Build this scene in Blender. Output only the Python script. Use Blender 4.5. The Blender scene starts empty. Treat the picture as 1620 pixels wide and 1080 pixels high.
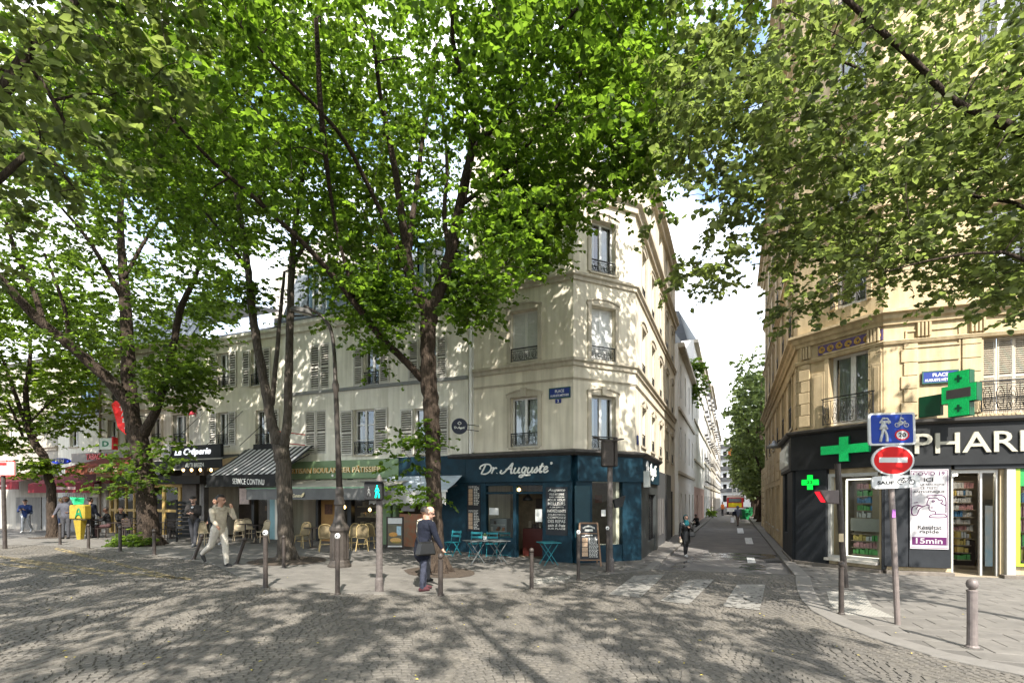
import bpy, bmesh, math, random
import numpy as np
from mathutils import Vector, Matrix
R = math.radians
sc = bpy.context.scene
rnd = random.Random(7)
# ------------------------------------------------------------------ camera, sky, sun, exposure
FPX, CX, HZ, CAMZ = 774.0, 810.0, 788.0, 2.2
cam = bpy.data.cameras.new('camera'); camo = bpy.data.objects.new('camera', cam); sc.collection.objects.link(camo)
camo.location = (0, 0, CAMZ); camo.rotation_euler = (R(90), 0, 0)
cam.sensor_width = 36; cam.lens = 36 * FPX / 1620; cam.shift_y = (HZ - 540) / 1620; cam.clip_end = 2000; cam.clip_start = .05
sc.camera = camo
SUN_EL, SUN_AZ = R(46), math.atan2(.22, -.975)          # azimuth measured from +Y towards +X
w = bpy.data.worlds.new('World'); sc.world = w; w.use_nodes = True
nt = w.node_tree; nt.nodes.clear()
out = nt.nodes.new('ShaderNodeOutputWorld'); bg = nt.nodes.new('ShaderNodeBackground'); bg.inputs['Strength'].default_value = .15
sky = nt.nodes.new('ShaderNodeTexSky'); sky.sky_type = 'NISHITA'; sky.sun_disc = False
sky.sun_elevation = SUN_EL; sky.sun_rotation = SUN_AZ; sky.air_density = 1; sky.dust_density = 1.5; sky.ozone_density = 1
tc = nt.nodes.new('ShaderNodeTexCoord'); mp = nt.nodes.new('ShaderNodeMapping'); mp.inputs['Scale'].default_value = (1, 1, 1.8)
nz = nt.nodes.new('ShaderNodeTexNoise'); nz.inputs['Scale'].default_value = 2.6; nz.inputs['Detail'].default_value = 9; nz.inputs['Roughness'].default_value = .56
mp.inputs['Location'].default_value = (1.3, .6, .2)
cr = nt.nodes.new('ShaderNodeValToRGB'); cr.color_ramp.elements[0].position = .37; cr.color_ramp.elements[1].position = .53
mx = nt.nodes.new('ShaderNodeMix'); mx.data_type = 'RGBA'
nz2 = nt.nodes.new('ShaderNodeTexNoise'); nz2.inputs['Scale'].default_value = 5.5; nz2.inputs['Detail'].default_value = 7
cr2 = nt.nodes.new('ShaderNodeValToRGB'); cr2.color_ramp.elements[0].position = .3; cr2.color_ramp.elements[1].position = .75
cr2.color_ramp.elements[0].color = (4.0, 4.3, 4.7, 1); cr2.color_ramp.elements[1].color = (6.2, 6.2, 6.2, 1)
L = nt.links.new
L(tc.outputs['Generated'], mp.inputs['Vector']); L(mp.outputs['Vector'], nz.inputs['Vector']); L(mp.outputs['Vector'], nz2.inputs['Vector'])
L(nz.outputs['Fac'], cr.inputs['Fac']); L(nz2.outputs['Fac'], cr2.inputs['Fac'])
L(cr.outputs['Color'], mx.inputs['Factor']); L(sky.outputs['Color'], mx.inputs['A']); L(cr2.outputs['Color'], mx.inputs['B'])
L(mx.outputs['Result'], bg.inputs['Color']); L(bg.outputs[0], out.inputs[0])
sun = bpy.data.lights.new('sun', 'SUN'); sun.energy = 3.3; sun.angle = R(.55); sun.color = (1, .95, .87)
suno = bpy.data.objects.new('sun', sun); sc.collection.objects.link(suno); suno.location = (5, -20, 30)
sdir = Vector((.22, -.975, 0)).normalized() * math.cos(SUN_EL) + Vector((0, 0, math.sin(SUN_EL)))
suno.rotation_euler = sdir.to_track_quat('Z', 'Y').to_euler()
vs = sc.view_settings; vs.view_transform = 'Standard'; vs.look = 'None'; vs.gamma = 1; vs.use_curve_mapping = False; vs.exposure = 1.86
cy = sc.cycles; sc.render.engine = 'CYCLES'
cy.max_bounces = 7; cy.diffuse_bounces = 4; cy.glossy_bounces = 3; cy.transmission_bounces = 5; cy.transparent_max_bounces = 12
cy.caustics_reflective = False; cy.caustics_refractive = False; cy.use_denoising = True; cy.sample_clamp_indirect = 6

# ------------------------------------------------------------------ helpers
C = sc.collection
WL = {}                                                   # world position of every parent made here
def smooth(t): t = min(1, max(0, t)); return t * t * (3 - 2 * t)
def hh(x): return 1.8 + .4 * smooth((x + 7) / 11)         # height of the eye above the gently sloping square
def G(x, y=0): return CAMZ - hh(x)
def px(u, v, Y): return Vector(((u - CX) / FPX * Y, Y, CAMZ + (HZ - v) / FPX * Y))
def gp(u, v, dz=0):
    h = 2.0
    for _ in range(12):
        Y = (h - dz) * FPX / (v - HZ); x = (u - CX) / FPX * Y; h = hh(x)
    return Vector((x, Y, G(x) + dz))
def tag(o, label=None, cat=None, group=None, kind=None):
    if label: o['label'] = label
    if cat: o['category'] = cat
    if group: o['group'] = group
    if kind: o['kind'] = kind
    return o
def T(name, label, cat, loc=(0, 0, 0), group=None, rz=0):
    o = bpy.data.objects.new(name, None); C.objects.link(o); o.location = loc; o.rotation_euler = (0, 0, rz); o.empty_display_size = .2
    WL[o] = Vector(loc); return tag(o, label, cat, group)
def copy_tree(o, parent=None, **kw):
    c = o.copy(); C.objects.link(c); c.parent = parent
    for ch in list(o.children): copy_tree(ch, c)
    return c
def place(o, loc, rz=0, label=None, s=None):
    o.location = loc; o.rotation_euler = (0, 0, rz); WL[o] = Vector(loc)
    if s: o.scale = (s, s, s)
    if label: o['label'] = label
    return o

class MB:
    def __init__(s): s.v = []; s.f = []; s.m = []
    def add(s, vs_, fs, m=0):
        o = len(s.v); s.v += [tuple(v) for v in vs_]; s.f += [tuple(i + o for i in f) for f in fs]; s.m += [m] * len(fs); return s
    def box(s, x0, x1, y0, y1, z0, z1, m=0, X=None):
        p = [(x, y, z) for z in (z0, z1) for y in (y0, y1) for x in (x0, x1)]
        if X: p = [X(*q) for q in p]
        return s.add(p, [(0, 2, 3, 1), (4, 5, 7, 6), (0, 1, 5, 4), (2, 6, 7, 3), (0, 4, 6, 2), (1, 3, 7, 5)], m)
    def bar(s, a, b, w=.02, h=None, m=0, up=(0, 0, 1)):
        a = Vector(a); b = Vector(b); h = h or w; d = (b - a).normalized(); x = d.cross(Vector(up))
        if x.length < 1e-4: x = d.cross(Vector((1, 0, 0)))
        x.normalize(); y = x.cross(d)
        p = [q + x * (i * w / 2) + y * (j * h / 2) for q in (a, b) for i, j in ((-1, -1), (1, -1), (1, 1), (-1, 1))]
        return s.add(p, [(3, 2, 1, 0), (4, 5, 6, 7), (0, 1, 5, 4), (1, 2, 6, 5), (2, 3, 7, 6), (3, 0, 4, 7)], m)
    def tube(s, pts, rad, n=6, m=0, cap=True):
        pts = [Vector(p) for p in pts]; k = len(pts)
        if not hasattr(rad, '__len__'): rad = [rad] * k
        o = len(s.v); ref = None
        for i, p in enumerate(pts):
            d = (pts[min(i + 1, k - 1)] - pts[max(i - 1, 0)])
            d = d.normalized() if d.length > 1e-9 else Vector((0, 0, 1))
            if ref is None: ref = Vector((1, 0, 0)) if abs(d.x) < .8 else Vector((0, 1, 0))
            x = (ref - d * ref.dot(d)).normalized(); y = d.cross(x); ref = x
            for j in range(n):
                a = 2 * math.pi * j / n; s.v.append(tuple(p + x * (math.cos(a) * rad[i]) + y * (math.sin(a) * rad[i])))
        for i in range(k - 1):
            for j in range(n):
                a = o + i * n + j; b = o + i * n + (j + 1) % n; s.f.append((a, b, b + n, a + n)); s.m.append(m)
        if cap:
            s.f.append(tuple(o + j for j in reversed(range(n)))); s.f.append(tuple(o + (k - 1) * n + j for j in range(n))); s.m += [m, m]
        return s
    def lathe(s, prof, n=16, c=(0, 0, 0), m=0, X=None):
        o = len(s.v); k = len(prof); c = Vector(c)
        for r, z in prof:
            for j in range(n):
                a = 2 * math.pi * j / n; q = (c.x + r * math.cos(a), c.y + r * math.sin(a), c.z + z); s.v.append(tuple(X(*q)) if X else q)
        for i in range(k - 1):
            for j in range(n):
                a = o + i * n + j; b = o + i * n + (j + 1) % n; s.f.append((a, b, b + n, a + n)); s.m.append(m)
        s.f.append(tuple(o + j for j in reversed(range(n)))); s.f.append(tuple(o + (k - 1) * n + j for j in range(n))); s.m += [m, m]
        return s
    def prism(s, poly, z0, z1, m=0, X=None):              # polygon (x,y) extruded in z
        n = len(poly); p = [(x, y, z0) for x, y in poly] + [(x, y, z1) for x, y in poly]
        if X: p = [X(*q) for q in p]
        return s.add(p, [tuple(reversed(range(n))), tuple(range(n, 2 * n))] + [(i, (i + 1) % n, n + (i + 1) % n, n + i) for i in range(n)], m)
    def mesh(s, name, mats, off=None, sm=False):
        me = bpy.data.meshes.new(name); off = off or Vector((0, 0, 0))
        me.from_pydata([(x - off.x, y - off.y, z - off.z) for x, y, z in s.v], [], s.f)
        mats = mats if isinstance(mats, (list, tuple)) else [mats]
        for q in mats: me.materials.append(q)
        if len(mats) > 1: me.polygons.foreach_set('material_index', np.array(s.m, dtype=np.int32))
        if sm: me.polygons.foreach_set('use_smooth', np.ones(len(s.f), dtype=bool))
        me.update(); return me
    def build(s, name, mats, parent=None, sm=False, bevel=0, **kw):
        off = WL.get(parent) if parent is not None else None
        o = bpy.data.objects.new(name, s.mesh(name, mats, off, sm)); C.objects.link(o)
        if parent is not None: o.parent = parent; WL[o] = WL[parent]
        else: WL[o] = Vector((0, 0, 0))
        if bevel:
            b = o.modifiers.new('bevel', 'BEVEL'); b.width = bevel; b.segments = 1; b.limit_method = 'ANGLE'
        return tag(o, **kw)
def inst(name, me, parent, loc, rot=(0, 0, 0), scale=(1, 1, 1), **kw):   # a piece that shares its mesh
    o = bpy.data.objects.new(name, me); C.objects.link(o); o.parent = parent
    o.location = Vector(loc) - (WL[parent] if parent is not None else Vector((0, 0, 0)))
    o.rotation_euler = rot; o.scale = scale; WL[o] = Vector(loc); return tag(o, **kw)
def catmull(P, k=6):
    P = [np.array(p, float) for p in P]; Q = [2 * P[0] - P[1]] + P + [2 * P[-1] - P[-2]]; out_ = []
    for i in range(1, len(Q) - 2):
        a, b, c, d = Q[i - 1], Q[i], Q[i + 1], Q[i + 2]
        for t in np.linspace(0, 1, k, endpoint=False):
            out_.append(.5 * (2 * b + (c - a) * t + (2 * a - 5 * b + 4 * c - d) * t * t + (3 * b - a - 3 * c + d) * t ** 3))
    out_.append(P[-1]); return out_

class F:                                                   # a facade plane: s runs to the right as seen from outside, d outwards
    def __init__(f, a, b): f.a = Vector((a[0], a[1])); v = Vector((b[0], b[1])) - f.a; f.len = v.length; f.t = v.normalized(); f.n = Vector((f.t.y, -f.t.x))
    def P(f, s, d, z): q = f.a + f.t * s + f.n * d; return Vector((q.x, q.y, z))
    def s(f, u, d=0):
        k = (u - CX) / FPX; o = f.a + f.n * d
        return (k * o.y - o.x) / (f.t.x - k * f.t.y)
    def z(f, u, v, d=0): y = f.P(f.s(u, d), d, 0).y; return CAMZ + (HZ - v) / FPX * y
    def rect(f, u0, u1, v0, v1, d=0):
        um = (u0 + u1) / 2; return f.s(u0, d), f.s(u1, d), f.z(um, v1, d), f.z(um, v0, d)
    def box(f, mb, s0, s1, d0, d1, z0, z1, m=0): return mb.box(s0, s1, -d1, -d0, z0, z1, m, lambda x, y, z: f.P(x, -y, z))
    def rot(f): return math.atan2(f.t.y, f.t.x)

# ------------------------------------------------------------------ materials
MT = {}
def M(name, col, rough=.75, var=.12, scale=3, bump=.0, bscale=60, metal=0, col2=None, spec=.35, streak=0, emit=0, alpha=None):
    if name in MT: return MT[name]
    m = bpy.data.materials.new(name); m.use_nodes = True; n = m.node_tree.nodes; l = m.node_tree.links.new
    p = n['Principled BSDF']; p.inputs['Roughness'].default_value = rough; p.inputs['Metallic'].default_value = metal
    p.inputs['Specular IOR Level'].default_value = spec
    g = n.new('ShaderNodeNewGeometry'); t = n.new('ShaderNodeTexNoise'); t.inputs['Scale'].default_value = scale; t.inputs['Detail'].default_value = 7; t.inputs['Roughness'].default_value = .65
    l(g.outputs['Position'], t.inputs['Vector'])
    r = n.new('ShaderNodeValToRGB'); r.color_ramp.elements[0].position = .3; r.color_ramp.elements[1].position = .72
    c2 = col2 or tuple(min(1, c * (1 + var)) for c in col)
    c1 = tuple(c * (1 - var) for c in col) if not col2 else col
    r.color_ramp.elements[0].color = (*c1, 1); r.color_ramp.elements[1].color = (*c2, 1)
    l(t.outputs['Fac'], r.inputs['Fac']); cur = r.outputs['Color']
    if streak:
        mp_ = n.new('ShaderNodeMapping'); mp_.inputs['Scale'].default_value = (5, 5, .35); l(g.outputs['Position'], mp_.inputs['Vector'])
        t2 = n.new('ShaderNodeTexNoise'); t2.inputs['Scale'].default_value = 1.2; t2.inputs['Detail'].default_value = 6; l(mp_.outputs[0], t2.inputs['Vector'])
        r2 = n.new('ShaderNodeValToRGB'); r2.color_ramp.elements[0].position = .38; r2.color_ramp.elements[1].position = .62
        r2.color_ramp.elements[0].color = (1 - streak, 1 - streak * 1.05, 1 - streak * 1.15, 1); r2.color_ramp.elements[1].color = (1, 1, 1, 1)
        l(t2.outputs['Fac'], r2.inputs['Fac']); mm = n.new('ShaderNodeMix'); mm.data_type = 'RGBA'; mm.blend_type = 'MULTIPLY'; mm.inputs['Factor'].default_value = 1
        l(cur, mm.inputs['A']); l(r2.outputs['Color'], mm.inputs['B']); cur = mm.outputs['Result']
    l(cur, p.inputs['Base Color'])
    if bump:
        t3 = n.new('ShaderNodeTexNoise'); t3.inputs['Scale'].default_value = bscale; t3.inputs['Detail'].default_value = 5; l(g.outputs['Position'], t3.inputs['Vector'])
        b = n.new('ShaderNodeBump'); b.inputs['Strength'].default_value = bump; b.inputs['Distance'].default_value = .02; l(t3.outputs['Fac'], b.inputs['Height']); l(b.outputs[0], p.inputs['Normal'])
    if emit: l(cur, p.inputs['Emission Color']); p.inputs['Emission Strength'].default_value = emit
    MT[name] = m; return m
def glass(name, tint=(.9, .95, .95), refl=.12, rough=.02, ior=1.5):
    m = bpy.data.materials.new(name); m.use_nodes = True; n = m.node_tree.nodes; l = m.node_tree.links.new; n.remove(n['Principled BSDF'])
    tr = n.new('ShaderNodeBsdfTransparent'); tr.inputs[0].default_value = (*tint, 1); gl = n.new('ShaderNodeBsdfGlossy'); gl.inputs['Roughness'].default_value = rough
    fr = n.new('ShaderNodeFresnel'); fr.inputs['IOR'].default_value = ior; ad = n.new('ShaderNodeMath'); ad.operation = 'ADD'; ad.inputs[1].default_value = refl; ad.use_clamp = True
    g = n.new('ShaderNodeNewGeometry'); t = n.new('ShaderNodeTexNoise'); t.inputs['Scale'].default_value = 1.3; l(g.outputs['Position'], t.inputs['Vector'])
    b = n.new('ShaderNodeBump'); b.inputs['Strength'].default_value = .06; b.inputs['Distance'].default_value = .05; l(t.outputs['Fac'], b.inputs['Height']); l(b.outputs[0], gl.inputs['Normal'])
    mi = n.new('ShaderNodeMixShader'); l(fr.outputs[0], ad.inputs[0]); l(ad.outputs[0], mi.inputs[0]); l(tr.outputs[0], mi.inputs[1]); l(gl.outputs[0], mi.inputs[2]); l(mi.outputs[0], n['Material Output'].inputs[0])
    MT[name] = m; return m
def leafmat(name, col, tcol, mixf=.5, rough=.5):
    m = bpy.data.materials.new(name); m.use_nodes = True; n = m.node_tree.nodes; l = m.node_tree.links.new; p = n['Principled BSDF']
    p.inputs['Roughness'].default_value = rough; p.inputs['Specular IOR Level'].default_value = .3
    a = n.new('ShaderNodeAttribute'); a.attribute_name = 'tone'
    def vary(c, k):
        r = n.new('ShaderNodeValToRGB'); r.color_ramp.elements[0].color = (c[0] * (1 - k), c[1] * (1 - k), c[2] * (1 - k * .6), 1); r.color_ramp.elements[1].color = (min(1, c[0] * (1 + k * 1.3)), min(1, c[1] * (1 + k)), c[2] * (1 + k * .4), 1)
        l(a.outputs['Fac'], r.inputs['Fac']); return r.outputs['Color']
    l(vary(col, .4), p.inputs['Base Color']); t = n.new('ShaderNodeBsdfTranslucent'); l(vary(tcol, .4), t.inputs[0])
    mi = n.new('ShaderNodeMixShader'); mi.inputs[0].default_value = mixf; l(p.outputs[0], mi.inputs[1]); l(t.outputs[0], mi.inputs[2]); l(mi.outputs[0], n['Material Output'].inputs[0])
    MT[name] = m; return m
def barkmat(name, c1, c2):
    m = bpy.data.materials.new(name); m.use_nodes = True; n = m.node_tree.nodes; l = m.node_tree.links.new; p = n['Principled BSDF']; p.inputs['Roughness'].default_value = .9; p.inputs['Specular IOR Level'].default_value = .2
    g = n.new('ShaderNodeNewGeometry'); mp_ = n.new('ShaderNodeMapping'); mp_.inputs['Scale'].default_value = (9, 9, 1.6); l(g.outputs['Position'], mp_.inputs['Vector'])
    t = n.new('ShaderNodeTexNoise'); t.inputs['Scale'].default_value = 3; t.inputs['Detail'].default_value = 9; t.inputs['Roughness'].default_value = .7; l(mp_.outputs[0], t.inputs['Vector'])
    v = n.new('ShaderNodeTexVoronoi'); v.feature = 'DISTANCE_TO_EDGE'; v.inputs['Scale'].default_value = 2.4; l(mp_.outputs[0], v.inputs['Vector'])
    r = n.new('ShaderNodeValToRGB'); r.color_ramp.elements[0].position = .3; r.color_ramp.elements[1].position = .7; r.color_ramp.elements[0].color = (*c1, 1); r.color_ramp.elements[1].color = (*c2, 1); l(t.outputs['Fac'], r.inputs['Fac']); l(r.outputs[0], p.inputs['Base Color'])
    ad = n.new('ShaderNodeMath'); ad.operation = 'MULTIPLY_ADD'; ad.inputs[1].default_value = 2.0; l(v.outputs['Distance'], ad.inputs[0]); l(t.outputs['Fac'], ad.inputs[2])
    b = n.new('ShaderNodeBump'); b.inputs['Strength'].default_value = .9; b.inputs['Distance'].default_value = .035; l(ad.outputs[0], b.inputs['Height']); l(b.outputs[0], p.inputs['Normal']); MT[name] = m; return m
GLASS = glass('window_glass'); SHOPGLASS = glass('shop_glass', (.85, .9, .88), .0, .02, 1.28)
BARK = barkmat('linden_bark', (.016, .011, .008), (.085, .062, .045)); BARKP = barkmat('pale_bark', (.03, .025, .02), (.13, .108, .085))
PLW = M('plaster_white', (.8, .76, .655), .9, .1, 1.1, .16, 40, streak=.17)
PLC = M('plaster_cream', (.72, .655, .525), .9, .11, 1.0, .16, 40, streak=.19)
PLB = M('plaster_bright', (.78, .76, .71), .9, .05, .6, .1, 40, streak=.1)
STN = M('limestone', (.49, .385, .235), .85, .18, 1.6, .25, 30, streak=.22)
STN2 = M('limestone_pale', (.58, .54, .47), .85, .1, 1.3, .15, 30, streak=.16)
TRIM = M('trim_stone', (.50, .445, .35), .85, .12, 3, .15, 40, streak=.15)
ZINC = M('zinc_roof', (.17, .19, .22), .45, .15, 1.5, .05, 8, metal=.3)
BLUZ = M('blue_dormer', (.2, .3, .42), .5, .1, 2)
TILE = M('roof_tile', (.33, .12, .06), .8, .2, 6)
WHT = M('white_paint', (.72, .71, .68), .45, .05, 5)
SHUT = M('shutter_grey', (.62, .59, .53), .65, .1, 6, streak=.15)
SHUTB = M('shutter_beige', (.46, .40, .31), .65, .1, 6, streak=.15)
IRON = M('black_iron', (.018, .018, .018), .45, .2, 20, metal=.2)
POLE = M('brown_pole', (.05, .04, .034), .5, .35, 9, .08, 90, metal=.15)
POLEG = M('worn_bollard', (.16, .135, .125), .5, .3, 12, .1, 60, metal=.15)
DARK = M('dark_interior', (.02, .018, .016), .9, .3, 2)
CURT = M('curtain', (.62, .62, .6), .95, .08, 4)
REDM = M('red_paint', (.5, .012, .012), .45, .1, 6)
BLUP = M('plaque_blue', (.015, .035, .2), .35, .12, 8)
BLKF = M('black_fascia', (.016, .017, .018), .6, .3, 2.5, spec=.2)
WLET = M('white_letters', (.75, .74, .69), .5, .05, 10)
# ------------------------------------------------------------------ plan of the place (facade planes)
ST = Vector((.412, .911)).normalized()                     # direction of the side street
def PX(u, Y): return ((u - CX) / FPX * Y, Y)
cP = Vector(PX(907, 16.5)); cQ = cP + Vector((.909, .416)).normalized() * (.1574 * 16.5)
cA = cP + Vector((-.901, .433)).normalized() * 3.86
FC1 = F(cA, cP); FC2 = F(cP, cQ); FC3 = F(cQ, cQ + ST * 13.3)
lA = cA + Vector((-.2, .02)); lD = Vector((-.933, .359)).normalized()
FL = F(lA + lD * 46, lA)                                    # the whole left row, split by s below
pK = Vector(PX(1262, 16.7)); pM = Vector(PX(1398, 14.4)); pE = pM + Vector((.948, -.318)).normalized() * 5.5
FP2 = F(pK, pM); FP1 = F(pM, pE); FP3 = F(pK + ST * 19, pK)
# ------------------------------------------------------------------ ground
ASPH = M('asphalt', (.14, .132, .126), .85, .2, 1.2, .3, 120)
ASPHD = M('square_base', (.085, .08, .073), .95, .2, 2, .2, 60)
SETT = M('granite_setts', (.082, .0755, .067), .8, .01, 7.5, .25, 70, col2=(.14, .129, .114))
def mottle(m, sc_, lo):                                    # broad stains and repairs over a paved surface
    n = m.node_tree.nodes; l = m.node_tree.links.new; p = n['Principled BSDF']; src = p.inputs['Base Color'].links[0].from_socket
    g = n.new('ShaderNodeNewGeometry'); t = n.new('ShaderNodeTexNoise'); t.inputs['Scale'].default_value = sc_; t.inputs['Detail'].default_value = 6; t.inputs['Roughness'].default_value = .7; l(g.outputs['Position'], t.inputs['Vector'])
    r = n.new('ShaderNodeValToRGB'); r.color_ramp.elements[0].position = .36; r.color_ramp.elements[1].position = .62; r.color_ramp.elements[0].color = (lo, lo, lo, 1); r.color_ramp.elements[1].color = (1.12, 1.1, 1.06, 1); l(t.outputs['Fac'], r.inputs['Fac'])
    x = n.new('ShaderNodeMix'); x.data_type = 'RGBA'; x.blend_type = 'MULTIPLY'; x.inputs['Factor'].default_value = 1; l(src, x.inputs['A']); l(r.outputs[0], x.inputs['B']); l(x.outputs['Result'], p.inputs['Base Color'])
mottle(SETT, .55, .8); mottle(ASPH, .8, .8)
mottle(SETT, 3.1, .9)
SLAB = M('granite_slabs', (.1, .093, .083), .8, .01, 2.2, .25, 80, col2=(.17, .157, .139))
KERB = M('granite_kerb', (.16, .149, .134), .75, .12, 5, .2, 80)
def sheet(name, poly, dz, mat, **kw):                       # flat polygon that follows the slope of the square
    bm = bmesh.new(); vs_ = [bm.verts.new((x, y, 0)) for x, y in poly]; bm.faces.new(vs_)
    bmesh.ops.triangulate(bm, faces=bm.faces[:])
    xs = [p[0] for p in poly]
    for x in np.arange(max(-8, math.floor(min(xs))), min(5, max(xs)), .5):
        if min(xs) < x < max(xs):
            bmesh.ops.bisect_plane(bm, geom=bm.verts[:] + bm.edges[:] + bm.faces[:], plane_co=(x, 0, 0), plane_no=(1, 0, 0))
    for v in bm.verts: v.co.z = G(v.co.x) + dz
    bmesh.ops.recalc_face_normals(bm, faces=bm.faces[:])
    for f_ in bm.faces:
        if f_.normal.z < 0: f_.normal_flip()
    me = bpy.data.meshes.new(name); bm.to_mesh(me); bm.free(); me.materials.append(mat)
    o = bpy.data.objects.new(name, me); C.objects.link(o); WL[o] = Vector((0, 0, 0)); return tag(o, **kw)
gx = np.concatenate([np.linspace(-600, -8, 12), np.linspace(-7, 5, 25), np.linspace(6, 600, 12)]); gy = np.linspace(-600, 900, 16)
gm = MB(); gm.add([(x, y, G(x) - .17) for y in gy for x in gx], [(j * len(gx) + i, j * len(gx) + i + 1, (j + 1) * len(gx) + i + 1, (j + 1) * len(gx) + i) for j in range(len(gy) - 1) for i in range(len(gx) - 1)])
ground = gm.build('ground', ASPHD, kind='structure')
def off(o, Y, extra=0): return Vector((.4522 * Y + o, Y))   # point of the street at depth Y, o metres right of its vanishing line
KL, KR, WLO, WRO = -2.5, 1.75, -3.3, 2.6
bandY = 15.6
# edge of the terrace pavement (left) and of the pharmacy pavement (right)
bl = [gp(u, v) for u, v in ((-260, 862), (60, 862), (140, 866), (244, 878), (330, 890), (410, 925), (534, 938), (696, 941), (841, 930), (914, 918), (955, 908))]
left_edge = [Vector((p.x, p.y)) for p in bl] + [off(KL, 15.0), off(KL, 17.6)]
kr = [gp(u, v) for u, v in ((1258, 911), (1259, 925), (1265, 945), (1286, 968), (1330, 990), (1400, 1017), (1500, 1045), (1620, 1069), (1800, 1100))]
right_edge = [off(KR, 130), off(KR, 30)] + [Vector((p.x, p.y)) for p in kr]
def inpoly(x, y, P):
    r = False; j = len(P) - 1
    for i in range(len(P)):
        if (P[i][1] > y) != (P[j][1] > y) and x < (P[j][0] - P[i][0]) * (y - P[i][1]) / (P[j][1] - P[i][1]) + P[i][0]: r = not r
        j = i
    return r
re_near = [Vector((p.x, p.y)) for p in kr]
sq_poly = [Vector((-45, 3)), Vector((re_near[-1].x, 3))] + re_near[::-1] + left_edge[::-1][1:] + [Vector((-45, 24))]
sq_poly = [(p[0], p[1]) for p in sq_poly]
side_poly = [(p.x, p.y) for p in left_edge] + [(off(WLO, 17.6).x, 17.6), (cQ.x, cQ.y + .3), (cP.x, cP.y + .4), (cA.x, cA.y + .3), tuple(lA + lD * 46 + Vector((0, .3)))]
right_poly = [(p.x, p.y) for p in re_near] + [(re_near[-1].x + 9, re_near[-1].y), (pE.x + 4, pE.y + .4), (pE.x, pE.y + .6), (pM.x + .3, pM.y + .5), (pK.x + .5, pK.y + .4), tuple(off(2.75, 24)), tuple(off(KR, 24))]
JOINT = M('sandy_joint', (.095, .088, .077), .95, .25, 6, .3, 90)
bed_poly = [(-45, 3), (re_near[-1].x + .6, 3)] + [(p.x + .25, p.y + .3) for p in re_near[::-1]] + [(p.x, p.y + .3) for p in left_edge[::-1][1:]] + [(-45, 24)]
sheet('square_bed', bed_poly, -.003, JOINT, kind='structure')
SLABJ = M('slab_joint', (.1, .093, .083), .9, .15, 5, .2, 80)
sheet('street_asphalt', [tuple(off(KL - .02, 14.9)), tuple(off(KR + .02, 13.7)), tuple(off(KR + .02, 130)), tuple(off(KL - .02, 130))], -.09, ASPH, kind='structure')
tp = sheet('terrace_pavement', side_poly, -.002, SLABJ, kind='structure')
rp = sheet('pharmacy_pavement', right_poly, -.002, SLABJ, kind='structure')
# setts: rows laid in shallow arcs
setts = tag(bpy.data.objects.new('road_setts', None), kind='structure'); C.objects.link(setts); WL[setts] = Vector((0, 0, 0))
def sett_geo(w_, d_, r_):
    i = .009; z1, z2 = -.012, .009
    a = [(-w_ / 2, -d_ / 2), (w_ / 2, -d_ / 2), (w_ / 2, d_ / 2), (-w_ / 2, d_ / 2)]
    a = [(x + r_.uniform(-.005, .005), y + r_.uniform(-.005, .005)) for x, y in a]
    v = [(x, y, z1) for x, y in a] + [(x * (1 - 2 * i / w_), y * (1 - 2 * i / d_), z2 + r_.uniform(-.002, .002)) for x, y in a]
    return v, [(4, 5, 6, 7)] + [(j, (j + 1) % 4, 4 + (j + 1) % 4, 4 + j) for j in range(4)]
rs = random.Random(3); variants = []
for k in range(8):
    mb = MB(); mb.add(*sett_geo(.115, .087, rs)); variants.append(mb.mesh('sett', SETT))
vgeo = [np.array([v.co for v in me.vertices]) for me in variants]; vface = [tuple(p.vertices) for p in variants[0].polygons]
pos = []; SW = 1.45
ROT = R(9); ca, sa = math.cos(ROT), math.sin(ROT)
for r_ in range(-24, 320):
    x = -48.0 + (r_ % 2) * .07; yb = r_ * .093
    while x < 16:
        st_ = .121 * rs.uniform(.8, 1.2); x += st_; xm = x - st_ / 2; sx = (xm / SW) % 1 - .5
        yy = yb + .2 * (1 - 4 * sx * sx); ang = math.atan(-.2 * 8 * sx / SW)
        X_ = xm * ca - yy * sa; Y_ = xm * sa + yy * ca + 1.5
        if Y_ < 3.6 or abs(X_) > Y_ * 1.1 + .6: continue
        if not inpoly(X_, Y_, sq_poly): continue
        pos.append((X_, Y_, ang + ROT + rs.uniform(-.025, .025), rs.randrange(8), rs.uniform(-.002, .002), (st_ - .009) / .115))
pos.sort(key=lambda p: p[1] if abs(p[0]) < p[1] * 1.05 and p[1] > 5.35 else 99)
for X_, Y_, a, k, dz, s_ in pos[:300]:
    inst('sett', variants[k], setts, (X_, Y_, G(X_) + dz), (0, 0, a), (s_, 1, 1))
V = []; Fs = []
for X_, Y_, a, k, dz, s_ in pos[300:]:
    g = vgeo[k] * (s_, 1, 1); c, s2 = math.cos(a), math.sin(a); o = len(V) * 8
    V.append(np.stack([g[:, 0] * c - g[:, 1] * s2 + X_, g[:, 0] * s2 + g[:, 1] * c + Y_, g[:, 2] + G(X_) + dz], 1)); Fs += [tuple(i + o for i in f_) for f_ in vface]
me = bpy.data.meshes.new('sett_field'); me.from_pydata(np.concatenate(V).tolist(), [], Fs); me.materials.append(SETT); me.update()
o = bpy.data.objects.new('sett_field', me); C.objects.link(o); o.parent = setts; o['kind'] = 'stuff'
print('setts', len(pos))
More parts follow.
